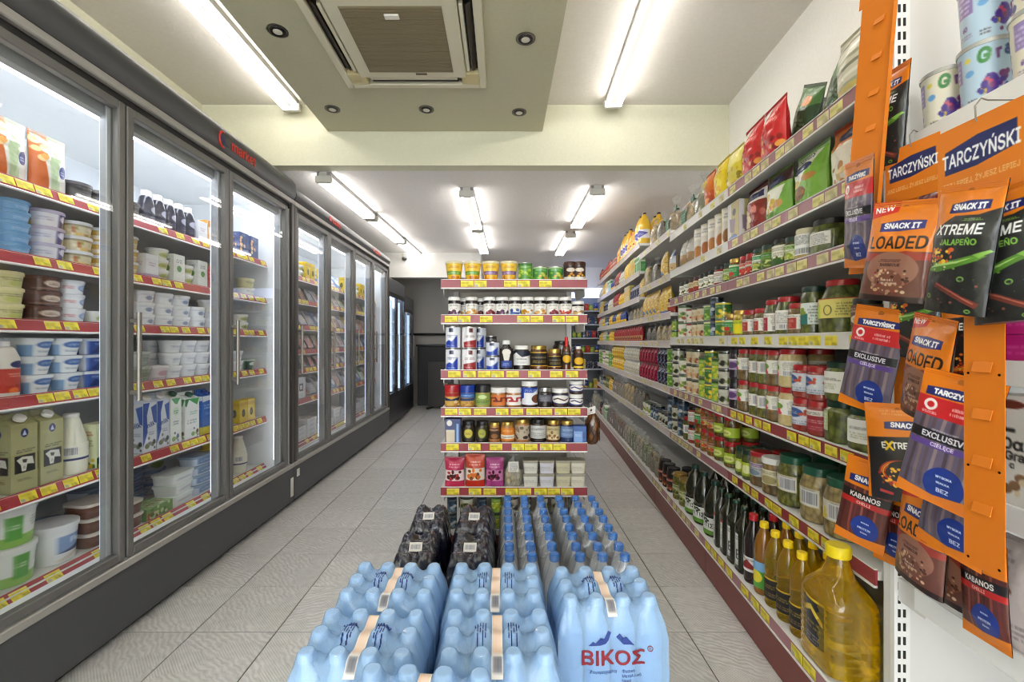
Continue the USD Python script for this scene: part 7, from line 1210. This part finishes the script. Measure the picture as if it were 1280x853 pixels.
# clear six-packs of big bottles with blue caps
def big_bottle(): return lathe([(0.030, 0), (0.036, 0.008), (0.0365, 0.10), (0.034, 0.108), (0.0365, 0.116), (0.0365, 0.20), (0.034, 0.235), (0.022, 0.275), (0.0145, 0.298), (0.0135, 0.312)], 20)
bbm, bcm = big_bottle(), lathe([(0.0165, 0.308), (0.017, 0.311), (0.017, 0.328), (0.015, 0.331)], 18)
BP = 0.0768
BPROF = (np.array([0, 0.013, 0.018, 0.021, 0.03, 0.05]), np.array([0.334, 0.334, 0.331, 0.312, 0.285, 0.25]))
film6, _ = shrink_film(3, 2, BP, BPROF, 0.006, 0.0, 8, 0.004, 0.004)
def six_pack():
    path = '/World/Library/six_pack'; UsdGeom.Xform.Define(stage, path); blab = cyl_label(0.0367, 0.12, 0.07, 330, Art(230, 70, '#dfe8f2', ('r', 0, 0.1, 1, 0.3, '#8fb2dc'), ('s', 0.1, 0.45, 0.9, 0.8, '#5f86bc', 2)), 6)
    for j in range(2):
        for i in range(3):
            o = ((i-1)*BP, (j-0.5)*BP, 0.001)
            b = part(path, 'bottle', tf(bbm, t=o), WATER); part(b, 'cap', tf(bcm, t=o), CAPB)
    part(path, 'film', film6, CLEARFILM, smooth=True)
    LIB['six_pack'] = dict(name='six_pack', desc='', cat='water pack', w=3*BP, d=2*BP, h=0.334)
six_pack()
rowname = ('nearest', 'second', 'third', 'farthest')
for r in range(4):
    for c in range(2):
        copy('six_pack', (0.024+BP+c*(3*BP+0.011), 1.522+BP*0.5+r*(2*BP+0.009), 0.0008), Rz((0.6, -0.5, 0.4, -0.7)[r]*0.4), 'clear six-pack of blue-capped water bottles, %s of the four rows, %s side' % (rowname[r], ('left', 'right')[c]), 'clear six-packs with blue caps')
# dark wrapped packs
DARKF = usdkit.material(stage, '/World/Looks/dark_film', {'tc': ('texture_coordinate', {}), 'n': ('noise_texture', {'scale': 24.0, 'detail': 5.0, 'distortion': 2.0}), 'b': ('bump', {'strength': 0.7, 'distance': 0.01}), 'p': ('principled_bsdf', {'base_color': tuple(lin('#14172c')), 'roughness': 0.16, 'coat_weight': 1.0, 'coat_roughness': 0.08})},
                        [('tc.object', 'n.vector'), ('n.fac', 'b.height'), ('b.normal', 'p.normal')], surface='p.BSDF')
DPROF = (np.array([0, 0.014, 0.020, 0.026, 0.036, 0.05]), np.array([0.322, 0.322, 0.316, 0.300, 0.280, 0.265]))
filmd, (DX, DY) = shrink_film(2, 3, 0.079, DPROF, 0.0038, 0.002, 21, 0.018, 0.010)
def dark_pack():
    path = '/World/Library/dark_pack'; UsdGeom.Xform.Define(stage, path)
    part(path, 'film', filmd, DARKF, smooth=True)
    a = Art(46, 34, '#dcd9d2', ('b', 0.12, 0.2, 0.88, 0.8))
    part(path, 'tag', (*[(lambda g: (tf((g[0], g[1]), Rx(-58), (0, -0.060, 0.316))[0], g[1], g[2]))(flat_label(0.046, 0.036, a, (-0.023, 0, 0), (1, 0, 0), (0, 0, 1), 2.0))],)[0], PAPER)
    st = [tube([(x, -0.085, 0.305), (x*1.4, -0.112, 0.262), (x*2.0, -0.132, 0.18)], 0.0012, 5) for x in (-0.012, 0.0, 0.012)]
    part(path, 'print_lines', merge(*st), mat('#b9b4b0', 0.4))
    LIB['dark_pack'] = dict(name='drink_pack', desc='', cat='drinks pack', w=2*DX, d=2*DY, h=0.328)
dark_pack()
for (x, y, yaw, l) in ((-0.312, 1.630, 3, 'front left'), (-0.114, 1.626, -2, 'front right'), (-0.312, 1.910, 3, 'back left'), (-0.116, 1.905, -3, 'back right')):
    copy('dark_pack', (x, y, 0.0008), Rz(yaw), 'navy-black film wrapped drinks pack with white tag, %s of the four dark packs' % l, 'dark film wrapped drinks packs')
# the net bag hanging on the end stand's right side
nbp = at(741, 537, DE+0.03)
clear = contents('#3a1c0c', '#7a4414', '#a86a1e', 40)
hb = thing('nut_net', 'black net bag of brown nuts with white tag, hanging right of the end stand', 'bag', (nbp[0]+0.012, DE+0.10, nbp[2]-0.085), Rz(-20))
rg = [(0.020, 0.020, 0, 2.5), (0.034, 0.028, 0.02, 3), (0.033, 0.030, 0.10, 3), (0.022, 0.02, 0.14, 2.5), (0.006, 0.006, 0.165, 2)]
v, f = loft(rg, 20); part(hb, 'filling', (v+(meshkit.fbm(v*70, 3, 4)-0.5)[:, None]*0.008, f), clear)
part(hb, 'net', merge(*[tube([(math.cos(a+z0)*0.0375*(1 if z < 0.12 else 0.6), math.sin(a+z0)*0.0335*(1 if z < 0.12 else 0.6), z) for z, z0 in zip(np.linspace(0.012, 0.135, 7), np.linspace(0, s*1.6, 7))], 0.0010, 4) for a in np.linspace(0, 2*math.pi, 9)[:-1] for s in (-1, 1)]), mat('#1a1512', 0.6))
part(hb, 'tag', flat_label(0.045, 0.036, Art(45, 36, '#e9e6e0', ('e', 0.4, 0.3, 0.62, 0.6, '#3a2a22'), ('s', 0.15, 0.7, 0.85, 0.85, '#8a8580', 1)), (-0.024, -0.030, 0.145), (0.95, 0, 0.3), (0, 0.25, 0.97), 2.5), PAPER); part(hb, 'loop', tube([(0, 0, 0.163), (-0.004, -0.004, 0.20), (-0.03, -0.01, 0.222)], 0.0012, 5), mat('#1a1512', 0.6))
# ================================================================ THE BAY BESIDE THE CAMERA: hanging sausage snacks, tubs, boxes
ORANGE, CARDM = '#e57f16', mat('#df7a10', 0.5)
def badge(x0, y0, x1, y1, s, h, c='#232a6e'):
    return [('p', [(x0, y0+(y1-y0)*0.25), ((x0+x1)/2, y0), (x1, y0+(y1-y0)*0.1), (x1, y1-(y1-y0)*0.2), ((x0+x1)/2, y1), (x0, y1)], c), ('t', (x0+x1)/2, (y0+y1)/2+(y1-y0)*0.02, h, s, '#ffffff', 0, 3, 0.95)]
SAUS = lambda y0, y1, cs, n=7, seed=2: [('l', [(0.08+0.84*(k+0.5)/n+random.Random(seed+k).uniform(-0.03, 0.03), y0), (0.06+0.88*(k+0.5)/n+random.Random(seed+k+9).uniform(-0.04, 0.04), y1)], cs[k % len(cs)], 0.024) for k in range(n)]
CHIL = [('p', [(0.06, 0.665), (0.25, 0.60), (0.55, 0.575), (0.82, 0.535), (0.95, 0.545), (0.86, 0.58), (0.6, 0.63), (0.3, 0.675)], '#55852a'), ('p', [(0.12, 0.645), (0.3, 0.605), (0.6, 0.585), (0.84, 0.55), (0.6, 0.60), (0.3, 0.63)], '#a9cf78'), ('p', [(0.8, 0.535), (0.97, 0.5), (0.99, 0.515), (0.88, 0.56)], '#7fae4a'), ('f', 0.12, 0.49, 0.5, 0.60, ['#e8a01c', '#d8601c', '#f2cc3a', '#a83c14'], 34, 0.013, 4), ('f', 0.1, 0.6, 0.6, 0.66, ['#c8dc9a', '#6f9a3a', '#3f6a1c'], 10, 0.006, 5), ('l', [(0.30, 0.77), (0.58, 0.83), (0.92, 0.92)], '#6f3328', 0.045), ('l', [(0.32, 0.765), (0.58, 0.82), (0.88, 0.905)], '#a85c4e', 0.012), ('f', 0.3, 0.76, 0.9, 0.92, ['#8a4a3c', '#5a261e'], 6, 0.008, 8), ('o', 0.64, 0.70, 0.74, 0.74, '#7aa84a', 0.010), ('o', 0.14, 0.85, 0.23, 0.89, '#7aa84a', 0.010), ('o', 0.78, 0.95, 0.86, 0.98, '#7aa84a', 0.008), ('f', 0.05, 0.68, 0.95, 0.98, ['#3c3d3c', '#4a4b49'], 16, 0.004, 9)]
A_JAL = Art(115, 225, '#242525', ('p', [(0, 0), (1, 0), (1, 0.20), (0.75, 0.24), (0.4, 0.24), (0.16, 0.32), (0, 0.46)], ORANGE), *badge(0.28, 0.13, 0.86, 0.22, 'SNACK IT', 0.040), ('s', 0.52, 0.262, 0.86, 0.282, '#9fd84a', 1), ('t', 0.52, 0.345, 0.072, 'XTREME', '#f4f4f2', 0, 3, 0.9), ('t', 0.55, 0.435, 0.042, 'JALAPEÑO', '#86c04a', 0, 2, 0.95), *CHIL)
A_LOAD = Art(125, 210, '#6a4034', ('r', 0, 0, 1, 0.50, ORANGE), ('p', [(0, 0), (0.42, 0), (0.42, 0.11), (0, 0.17)], '#cf2f24'), ('t', 0.2, 0.075, 0.055, 'NEW', '#ffffff', 8, 2), *badge(0.22, 0.19, 0.86, 0.30, 'SNACK IT', 0.050, '#2f2f78'), ('t', 0.52, 0.41, 0.115, 'LOADED', '#2a1c12', 0, 4, 0.80), ('p', [(0, 0.5), (0.4, 0.53), (0.7, 0.49), (1, 0.52), (1, 0.58), (0, 0.6)], '#a03a2c'), ('e', 0.12, 0.5, 0.9, 0.86, '#9a6a58'), ('s', 0.3, 0.57, 0.7, 0.6, '#3a2018', 1), ('t', 0.5, 0.63, 0.026, 'BARBECUE', '#2a1610', 0, 1), ('e', 0.30, 0.68, 0.72, 0.92, '#7a4c3c'), ('f', 0.24, 0.68, 0.78, 0.92, ['#d8b898', '#5a3628', '#a8826a', '#8a3a2a', '#c8a07a', '#3f241c'], 46, 0.013, 3), ('s', 0.36, 0.76, 0.66, 0.82, '#f0e0cc', 1), ('r', 0, 0.94, 1, 1, '#33221c'))
EMB = [('r', 0, 0.20, 1, 0.34, '#c9252a'), ('e', 0.12, 0.215, 0.30, 0.30, '#f2e6e2'), ('e', 0.16, 0.235, 0.26, 0.28, '#c9252a'), ('s', 0.1, 0.305, 0.34, 0.325, '#ffffff', 1), ('s', 0.45, 0.23, 0.85, 0.30, '#f6e0dc', 2)]
def roundel(x, y, r, words):
    o = [('e', x-r, y-r*0.55, x+r, y+r*0.55, '#20378a')]
    return o+[('t', x, y+dy*r, h, s, '#e8f0ff', 0, 1) for s, h, dy in words]
A_EXC = Art(120, 250, '#645a6e', ('r', 0, 0, 1, 0.22, ORANGE), *badge(0.10, 0.11, 0.9, 0.19, 'TARCZYŃSKI', 0.034), *EMB, *SAUS(0.34, 0.9, ['#4f4248', '#7d6a6c', '#5f5058', '#8d7c7e'], 8), ('r', 0.02, 0.44, 0.98, 0.515, '#1c1c20'), ('s', 0.3, 0.425, 0.7, 0.44, '#d8d0dc', 1), ('t', 0.5, 0.478, 0.040, 'EXCLUSIVE', '#e9e6ee', 0, 2, 0.95), ('r', 0.05, 0.525, 0.95, 0.57, '#5f4590'), ('t', 0.5, 0.547, 0.026, 'CIELĘCE', '#f0e8fa', 0, 1), *roundel(0.62, 0.83, 0.26, [('WYSOKA', 0.016, -0.26), ('BIAŁKA', 0.016, -0.08), ('BEZ', 0.030, 0.16)]), ('p', [(0, 0.9), (0.5, 0.93), (1, 0.89), (1, 1), (0, 1)], ORANGE))
A_KAB = Art(110, 215, '#5a2a22', ('r', 0, 0, 1, 0.32, ORANGE), *badge(0.12, 0.18, 0.95, 0.28, 'SNACK IT', 0.050), *SAUS(0.32, 0.9, ['#4a1f1a', '#8a4438', '#6a2f28', '#9a5648'], 7, 5), ('r', 0, 0.37, 1, 0.46, '#1d1716'), ('t', 0.5, 0.42, 0.052, 'KABANOS', '#f0ece6', 0, 2, 0.9), ('r', 0, 0.465, 1, 0.525, '#b5241e'), ('t', 0.5, 0.495, 0.030, 'CHILLI', '#f6dcd2', 0, 1), *roundel(0.6, 0.77, 0.27, [('WYSOKA', 0.014, -0.24), ('PROTEIN', 0.022, 0.0), ('BIAŁKA', 0.014, 0.2)]), ('p', [(0, 0.88), (0.5, 0.9), (1, 0.87), (1, 1), (0, 1)], ORANGE))
A_EXT = Art(120, 215, ORANGE, ('s', 0.2, 0.06, 0.8, 0.12, '#f0a860', 1), *badge(0.30, 0.17, 1.0, 0.26, 'SNACK IT', 0.046), ('p', [(0.03, 0.36), (0.97, 0.31), (1, 1), (0.06, 1)], '#231f1f'), ('t', 0.54, 0.42, 0.060, 'EXTREME', '#f2efe6', 4, 3, 0.85), ('t', 0.37, 0.43, 0.085, 'X', '#f2c81c', 4, 4), ('s', 0.6, 0.485, 0.9, 0.505, '#c83a2a', 1), *[('o', 0.20+0.025*k, 0.57+0.012*k, 0.84-0.03*k, 0.84-0.014*k, c, 0.012) for k, c in enumerate(('#a8300f', '#e8701c', '#f0a02a', '#c8401c'))], ('e', 0.34, 0.57, 0.9, 0.72, '#231f1f'), ('f', 0.2, 0.66, 0.8, 0.84, ['#e8701c', '#f6b83a', '#a82c14', '#231f1f', '#5a1c10'], 50, 0.012, 6), ('l', [(0.2, 0.9), (0.4, 0.92)], '#b5302a', 0.03), ('l', [(0.65, 0.9), (0.85, 0.88)], '#b5302a', 0.03))
for key, w, h, t, a, back, foot, n_ in (('jal', 0.112, 0.225, 0.040, A_JAL, '#202121', 0.75, 'snack_pouch'), ('load', 0.122, 0.205, 0.042, A_LOAD, '#3a261f', 0.75, 'snack_pouch'), ('exc', 0.115, 0.245, 0.022, A_EXC, '#564c60', 0.0, 'sausage_pack'), ('kab', 0.105, 0.215, 0.022, A_KAB, '#5a2a22', 0.0, 'sausage_pack'), ('ext', 0.118, 0.215, 0.030, A_EXT, '#c8701a', 0.5, 'snack_pouch')):
    m = pouch_mesh(w, h, t, a, back, res=1.05, foot=foot, seed=len(key)+ord(key[0]), taper=0.04, wr=0.08)
    rimc = mat(ORANGE, 0.4)
    product('p_'+key, n_, '', 'snack pack', (w, t, h), [('pack_body', m, FILM), ('top_seal', merge(*[box(-w*0.485, w*0.485, -0.0018, 0.0018, h-0.011+0.0036*k, h-0.011+0.0036*k+0.002) for k in range(3)]), rimc), ('hang_hole', tf(lathe([(0.004, -0.0020), (0.006, -0.0020), (0.006, 0.0020), (0.004, 0.0020)], 12), Rx(90), (0, 0, h-0.014)), mat('#b86414', 0.5))])
def hang_pos(px, py, t):
    d = (LIP+t)/((px-CX)/F-SL); return at(px, py, d)
GH = 'sausage snack packs on the orange clip strips'
def hang(key, px, py, t, yaw, roll, label, pitch=0, sc=1.0):
    q = LIB['p_'+key]; R = Rz(yaw) @ Ry(roll) @ Rx(pitch)
    copy('p_'+key, hang_pos(px, py, t)-R @ np.array([0, 0, q['h']/2*sc]), R, label, GH, scale=sc)
hang('exc', 1073, 268, -0.128, -102, 9, 'sausage pack with red emblem, left of the orange header, highest of its kind', 4)
hang('load', 1123, 315, -0.115, -70, 11, 'orange and brown pouch with red corner flash, hanging under the left header', 3)
hang('jal', 1204, 312, -0.205, -90, 12, 'black and orange jalapeño pouch in front, hanging under the right header', 3, 0.88)
hang('jal', 1256, 318, -0.172, -93, -4, 'black and orange jalapeño pouch at the right edge, behind the front one', 0, 0.9)
hang('jal', 1143, 382, -0.055, -84, 4, 'black jalapeño pouch half hidden below the brown and orange pouch')
hang('exc', 1090, 450, -0.092, -74, 13, 'violet sausage pack with blue roundel on the left strip, under the pouches', 3)
hang('load', 1160, 460, -0.100, -104, 12, 'narrow-looking orange and brown pouch turned edge-on between the strips')
hang('ext', 1200, 420, -0.026, -84, 2, 'black and orange pouch mostly hidden behind the right orange strip')
hang('ext', 1125, 566, -0.065, -52, -2, 'orange pouch with black flame front in the middle of the left strip')
hang('exc', 1184, 552, -0.135, -72, 13, 'violet sausage pack with red emblem in the middle, touching the right strip', 3)
hang('kab', 1082, 630, -0.078, -62, 10, 'brown sausage pack with red band at the lower left, over the oil jug', 3)
hang('kab', 1117, 650, -0.032, -82, -2, 'dark red sausage pack behind the lower left one, next to the slotted post')
hang('exc', 1196, 616, -0.100, -86, 8, 'lower violet sausage pack behind the middle one, only its foot in view')
hang('kab', 1230, 738, -0.050, -95, -3, 'brown sausage pack with red band, lowest right, before the white shelf edge', 0, 0.86)
hang('load', 1153, 672, -0.068, -96, 6, 'brown and orange pouch seen edge-on above the lowest white shelf')
hang('load', 1189, 690, -0.026, -93, 4, 'brown pouch behind the sausage packs, just above the lowest shelf edge')
hang('jal', 1110, 150, -0.030, -95, 6, 'black and orange pouch high up behind the left orange strip')
# the orange cards and strips that hold them
A_HEAD = Art(170, 120, ORANGE, ('p', [(0.10, 0.30), (0.5, 0.22), (0.93, 0.22), (0.93, 0.52), (0.5, 0.60), (0.10, 0.60)], '#20285e'), ('t', 0.515, 0.41, 0.17, 'TARCZYŃSKI', '#ffffff', 0, 4, 0.84), ('t', 0.5, 0.75, 0.068, 'JESZ LEPIEJ, ŻYJESZ LEPIEJ', '#f6c890', 0, 1, 1.0))
def card(m_, w, h, z0, art=None, res=1.2):
    """Printed or plain card standing at y=0, z from z0 up."""
    return flat_label(w, h, art, (-w/2, -0.0008, z0), (1, 0, 0), (0, 0, 1), res)
def clip_strip(label, px, py, t, yaw, w, h, strips, roll=0, wire=0.03, arm=0.02):
    R = Rz(yaw) @ Ry(roll); c = thing('clip_strip', label, 'display strip', hang_pos(px, py, t), R, 'orange clip strips')
    part(c, 'header', box(-w/2, w/2, -0.0004, 0.0006, -h/2, h/2), CARDM, smooth=False)
    part(c, 'header_print', card(None, w, h, -h/2, A_HEAD), PAPER)
    for (x, sw, z1, z0) in strips:
        s = part(c, 'strip', box(x-sw/2, x+sw/2, 0.0008, 0.0018, z0, z1), CARDM, smooth=False)
        zz = z1-0.05
        while zz > z0+0.03:
            part(s, 'clip_tab', tf(box(-sw*0.24, sw*0.24, -0.0022, -0.0010, -0.011, 0.006, 0.0005), Rx(-14), (x, 0.0002, zz)), CARDM); zz -= 0.075
        part(s, 'holes', merge(*[tf(lathe([(0.0002, 0), (0.0022, 0)], 8), Rx(90), (x+k*sw*0.38, 0.0003, z)) for k in (-1, 1) for z in np.arange(z0+0.012, z1-0.02, 0.15)]), mat('#4a2a0c', 0.7), smooth=False)
    part(c, 'hook', tube([(0, 0.003, h/2-0.012), (0, -0.003, h/2-0.004), (0, -0.004, h/2+wire*0.6), (0, 0.006, h/2+wire), (0, 0.016, h/2+wire*0.9), (0, 0.016+arm, h/2+wire*0.9)], 0.0012, 6), STEEL)
    return c
clip_strip('orange display strip with printed header between the left packs and the right header', 1139, 214, -0.030, -82, 0.116, 0.125, [(-0.012, 0.052, -0.060, -0.60)], arm=0.001)
clip_strip('orange display strip with large printed header at the right edge, long plain strip below', 1222, 196, -0.160, -90, 0.128, 0.128, [(0.008, 0.060, -0.060, -0.66)], arm=0.15)
c3 = thing('clip_strip', 'tall narrow orange display strip at the top left of the hanging packs', 'display strip', hang_pos(1086, 150, -0.085), Rz(-82) @ Ry(5), 'orange clip strips')
part(c3, 'strip', box(-0.040, 0.040, -0.0006, 0.0006, -0.30, 0.27), CARDM, smooth=False); part(c3, 'header', box(-0.048, 0.062, -0.0006, 0.0006, 0.2702, 0.40), CARDM, smooth=False); part(c3, 'rib', merge(box(0.0395, 0.0415, -0.004, 0.006, -0.29, 0.268)), mat('#d67614', 0.5))
for z in (-0.26, -0.18, -0.10, -0.02, 0.06, 0.14, 0.22): part(c3, 'clip_tab', tf(box(-0.012, 0.012, -0.0022, -0.0010, -0.009, 0.005, 0.0005), Rx(-14), (0.008, 0, z)), CARDM)
part(c3, 'foot_strip', box(-0.022, 0.022, 0.0007, 0.0017, -0.36, -0.28), CARDM, smooth=False)
# tubs on the top shelf
def fluff(bg): return rep(360, 135, bg, ('r', 0.04, 0.12, 0.30, 0.50, '#9a86c0'), ('s', 0.05, 0.16, 0.28, 0.46, '#e6e0f2', 4), ('t', 0.60, 0.20, 0.20, 'G', '#3f8a4a', -12, 6), ('t', 0.76, 0.22, 0.17, 'r', '#7a4a8c', 8, 5), ('t', 0.88, 0.18, 0.17, 'a', '#35508f', -6, 5), ('e', 0.58, 0.5, 0.78, 0.82, '#5a3a9a'), ('f', 0.55, 0.5, 0.95, 0.9, ['#4a2f8f', '#d8b83a', '#7a3a7a', '#3f4aa8', '#c8486a'], 22, 0.05, 4), ('e', 0.36, 0.36, 0.48, 0.46, '#6fa8dc'), ('e', 0.36, 0.16, 0.44, 0.24, '#e6d86a'), ('t', 0.16, 0.70, 0.07, '60', '#7a5aa0', 0, 2), ('s', 0.05, 0.78, 0.28, 0.86, '#8a7aa8', 1), ('s', 0.38, 0.8, 0.52, 0.9, '#3a2430', 1))
SILV = mat('#c9cac8', 0.25, 0.5)
tub('fluff_cream', 'cream tub with silver lid', 0.035, 0.042, 0.134, fluff('#e9e4d2'), SILV, name='snack_tub', per=1.7, n=110, lidh=0.006)
tub('fluff_blue', 'pale blue tub with silver lid', 0.035, 0.042, 0.134, fluff('#b9d2e6'), SILV, name='snack_tub', per=1.7, n=110, lidh=0.006)
def b0(key, z, px, label, t0=0.012, yaw=0, n=0, sc=1.0):
    q = LIB[key]; t = t0+q['d']/2; d = (LIP+t*NR)/((px-CX)/F-SL); copy(key, run(d, t, z+0.0006), RRIGHT @ Rz(yaw), label, 'goods on the shelves beside the camera', scale=sc)
b0('fluff_cream', 1.53, 1180, 'cream tub with silver lid at the left end of the top right shelf', yaw=28)
for k, (key, w) in enumerate((('fluff_blue', 'lowest'), ('fluff_blue', 'middle'), ('fluff_cream', 'uppermost'))): b0(key, 1.53+0.1348*k, 1230, '%s tub with silver lid, %s of the second stack on the top right shelf' % (LIB[key]['desc'].split(' tub')[0], w), yaw=(25, 55, 20)[k])
for k, w in enumerate(('lowest', 'middle', 'uppermost')): b0('fluff_cream', 1.53+0.1348*k, 1300, 'cream tub cut by the right edge, %s of the stack nearest the camera' % w, yaw=70+10*k)
bag('brown_snack', 'dark brown snack bag', 0.15, 0.19, 0.06, Art(150, 190, '#4a3028', ('s', 0.2, 0.15, 0.8, 0.35, '#c8a88a', 2), ('f', 0.1, 0.5, 0.9, 0.95, ['#7a5240', '#2c1c16', '#a8826a'], 20, 0.05, 3)), '#4a3028', seed=41)
bag('crimson_snack', 'crimson snack bag', 0.13, 0.15, 0.06, Art(130, 150, '#8f1c22', ('s', 0.2, 0.15, 0.8, 0.35, '#e0b8a8', 2), ('f', 0.1, 0.5, 0.9, 0.95, ['#b5302a', '#5a0f12', '#d8805a'], 20, 0.05, 3)), '#8f1c22', seed=42)
b0('crimson_snack', 1.275, 1176, 'crimson snack bag behind the left printed header'); b0('brown_snack', 1.275, 1272, 'dark brown snack bag at the right edge, beside the printed header')
pack('magenta_box', 'magenta chocolate box', 0.14, 0.10, 0.052, Art(140, 52, '#b01f7a', ('t', 0.3, 0.5, 0.5, 'Bo', '#5a0a3a', 0, 3), ('s', 0.5, 0.3, 0.9, 0.7, '#d86aac', 1)), '#a81c72', name='chocolate_box')
for k in range(3): b0('magenta_box', 1.02+0.0526*k, 1283, 'magenta box at the right edge, %s of its stack' % ('lowest', 'middle', 'topmost')[k])
pack('granola_box', 'white granola box with black print', 0.15, 0.06, 0.205, Art(150, 205, '#e6e3dc', ('e', 0.05, 0.04, 0.4, 0.12, '#7a3424'), ('t', 0.2, 0.24, 0.17, 'L', '#1c1c1c', 0, 8), ('t', 0.25, 0.44, 0.10, 'Oα', '#1c1c1c', 0, 5), ('t', 0.28, 0.55, 0.075, 'Gra', '#1c1c1c', 0, 4), ('t', 0.25, 0.64, 0.055, 'c', '#1c1c1c', 0, 3), ('f', 0.05, 0.72, 0.95, 0.95, ['#c8a87a', '#8a6a4a', '#e0cfb0'], 24, 0.035, 6)), '#dedbd4', name='granola_box')
b0('granola_box', 0.755, 1314, 'white granola box with black print at the right edge', n=1); b0('granola_box', 0.755, 1206, 'white granola box half hidden behind the edge-on pouch', 0.065, 84, 0, 0.94)
bag('choc_balls', 'pale pink chocolate bag', 0.16, 0.20, 0.06, Art(160, 200, '#cfc3c0', ('s', 0.1, 0.1, 0.7, 0.3, '#8a7a7c', 3), ('f', 0.15, 0.45, 0.75, 0.62, ['#5a2f1c', '#c8903a', '#7a4526', '#e0c08a'], 9, 0.05, 4), ('s', 0.3, 0.75, 0.9, 0.9, '#7a6a6c', 3)), '#c9bdba', seed=43, foot=0.8)
b0('choc_balls', 0.49, 1262, 'pale pink bag with chocolate pieces on the lowest right shelf', yaw=0)
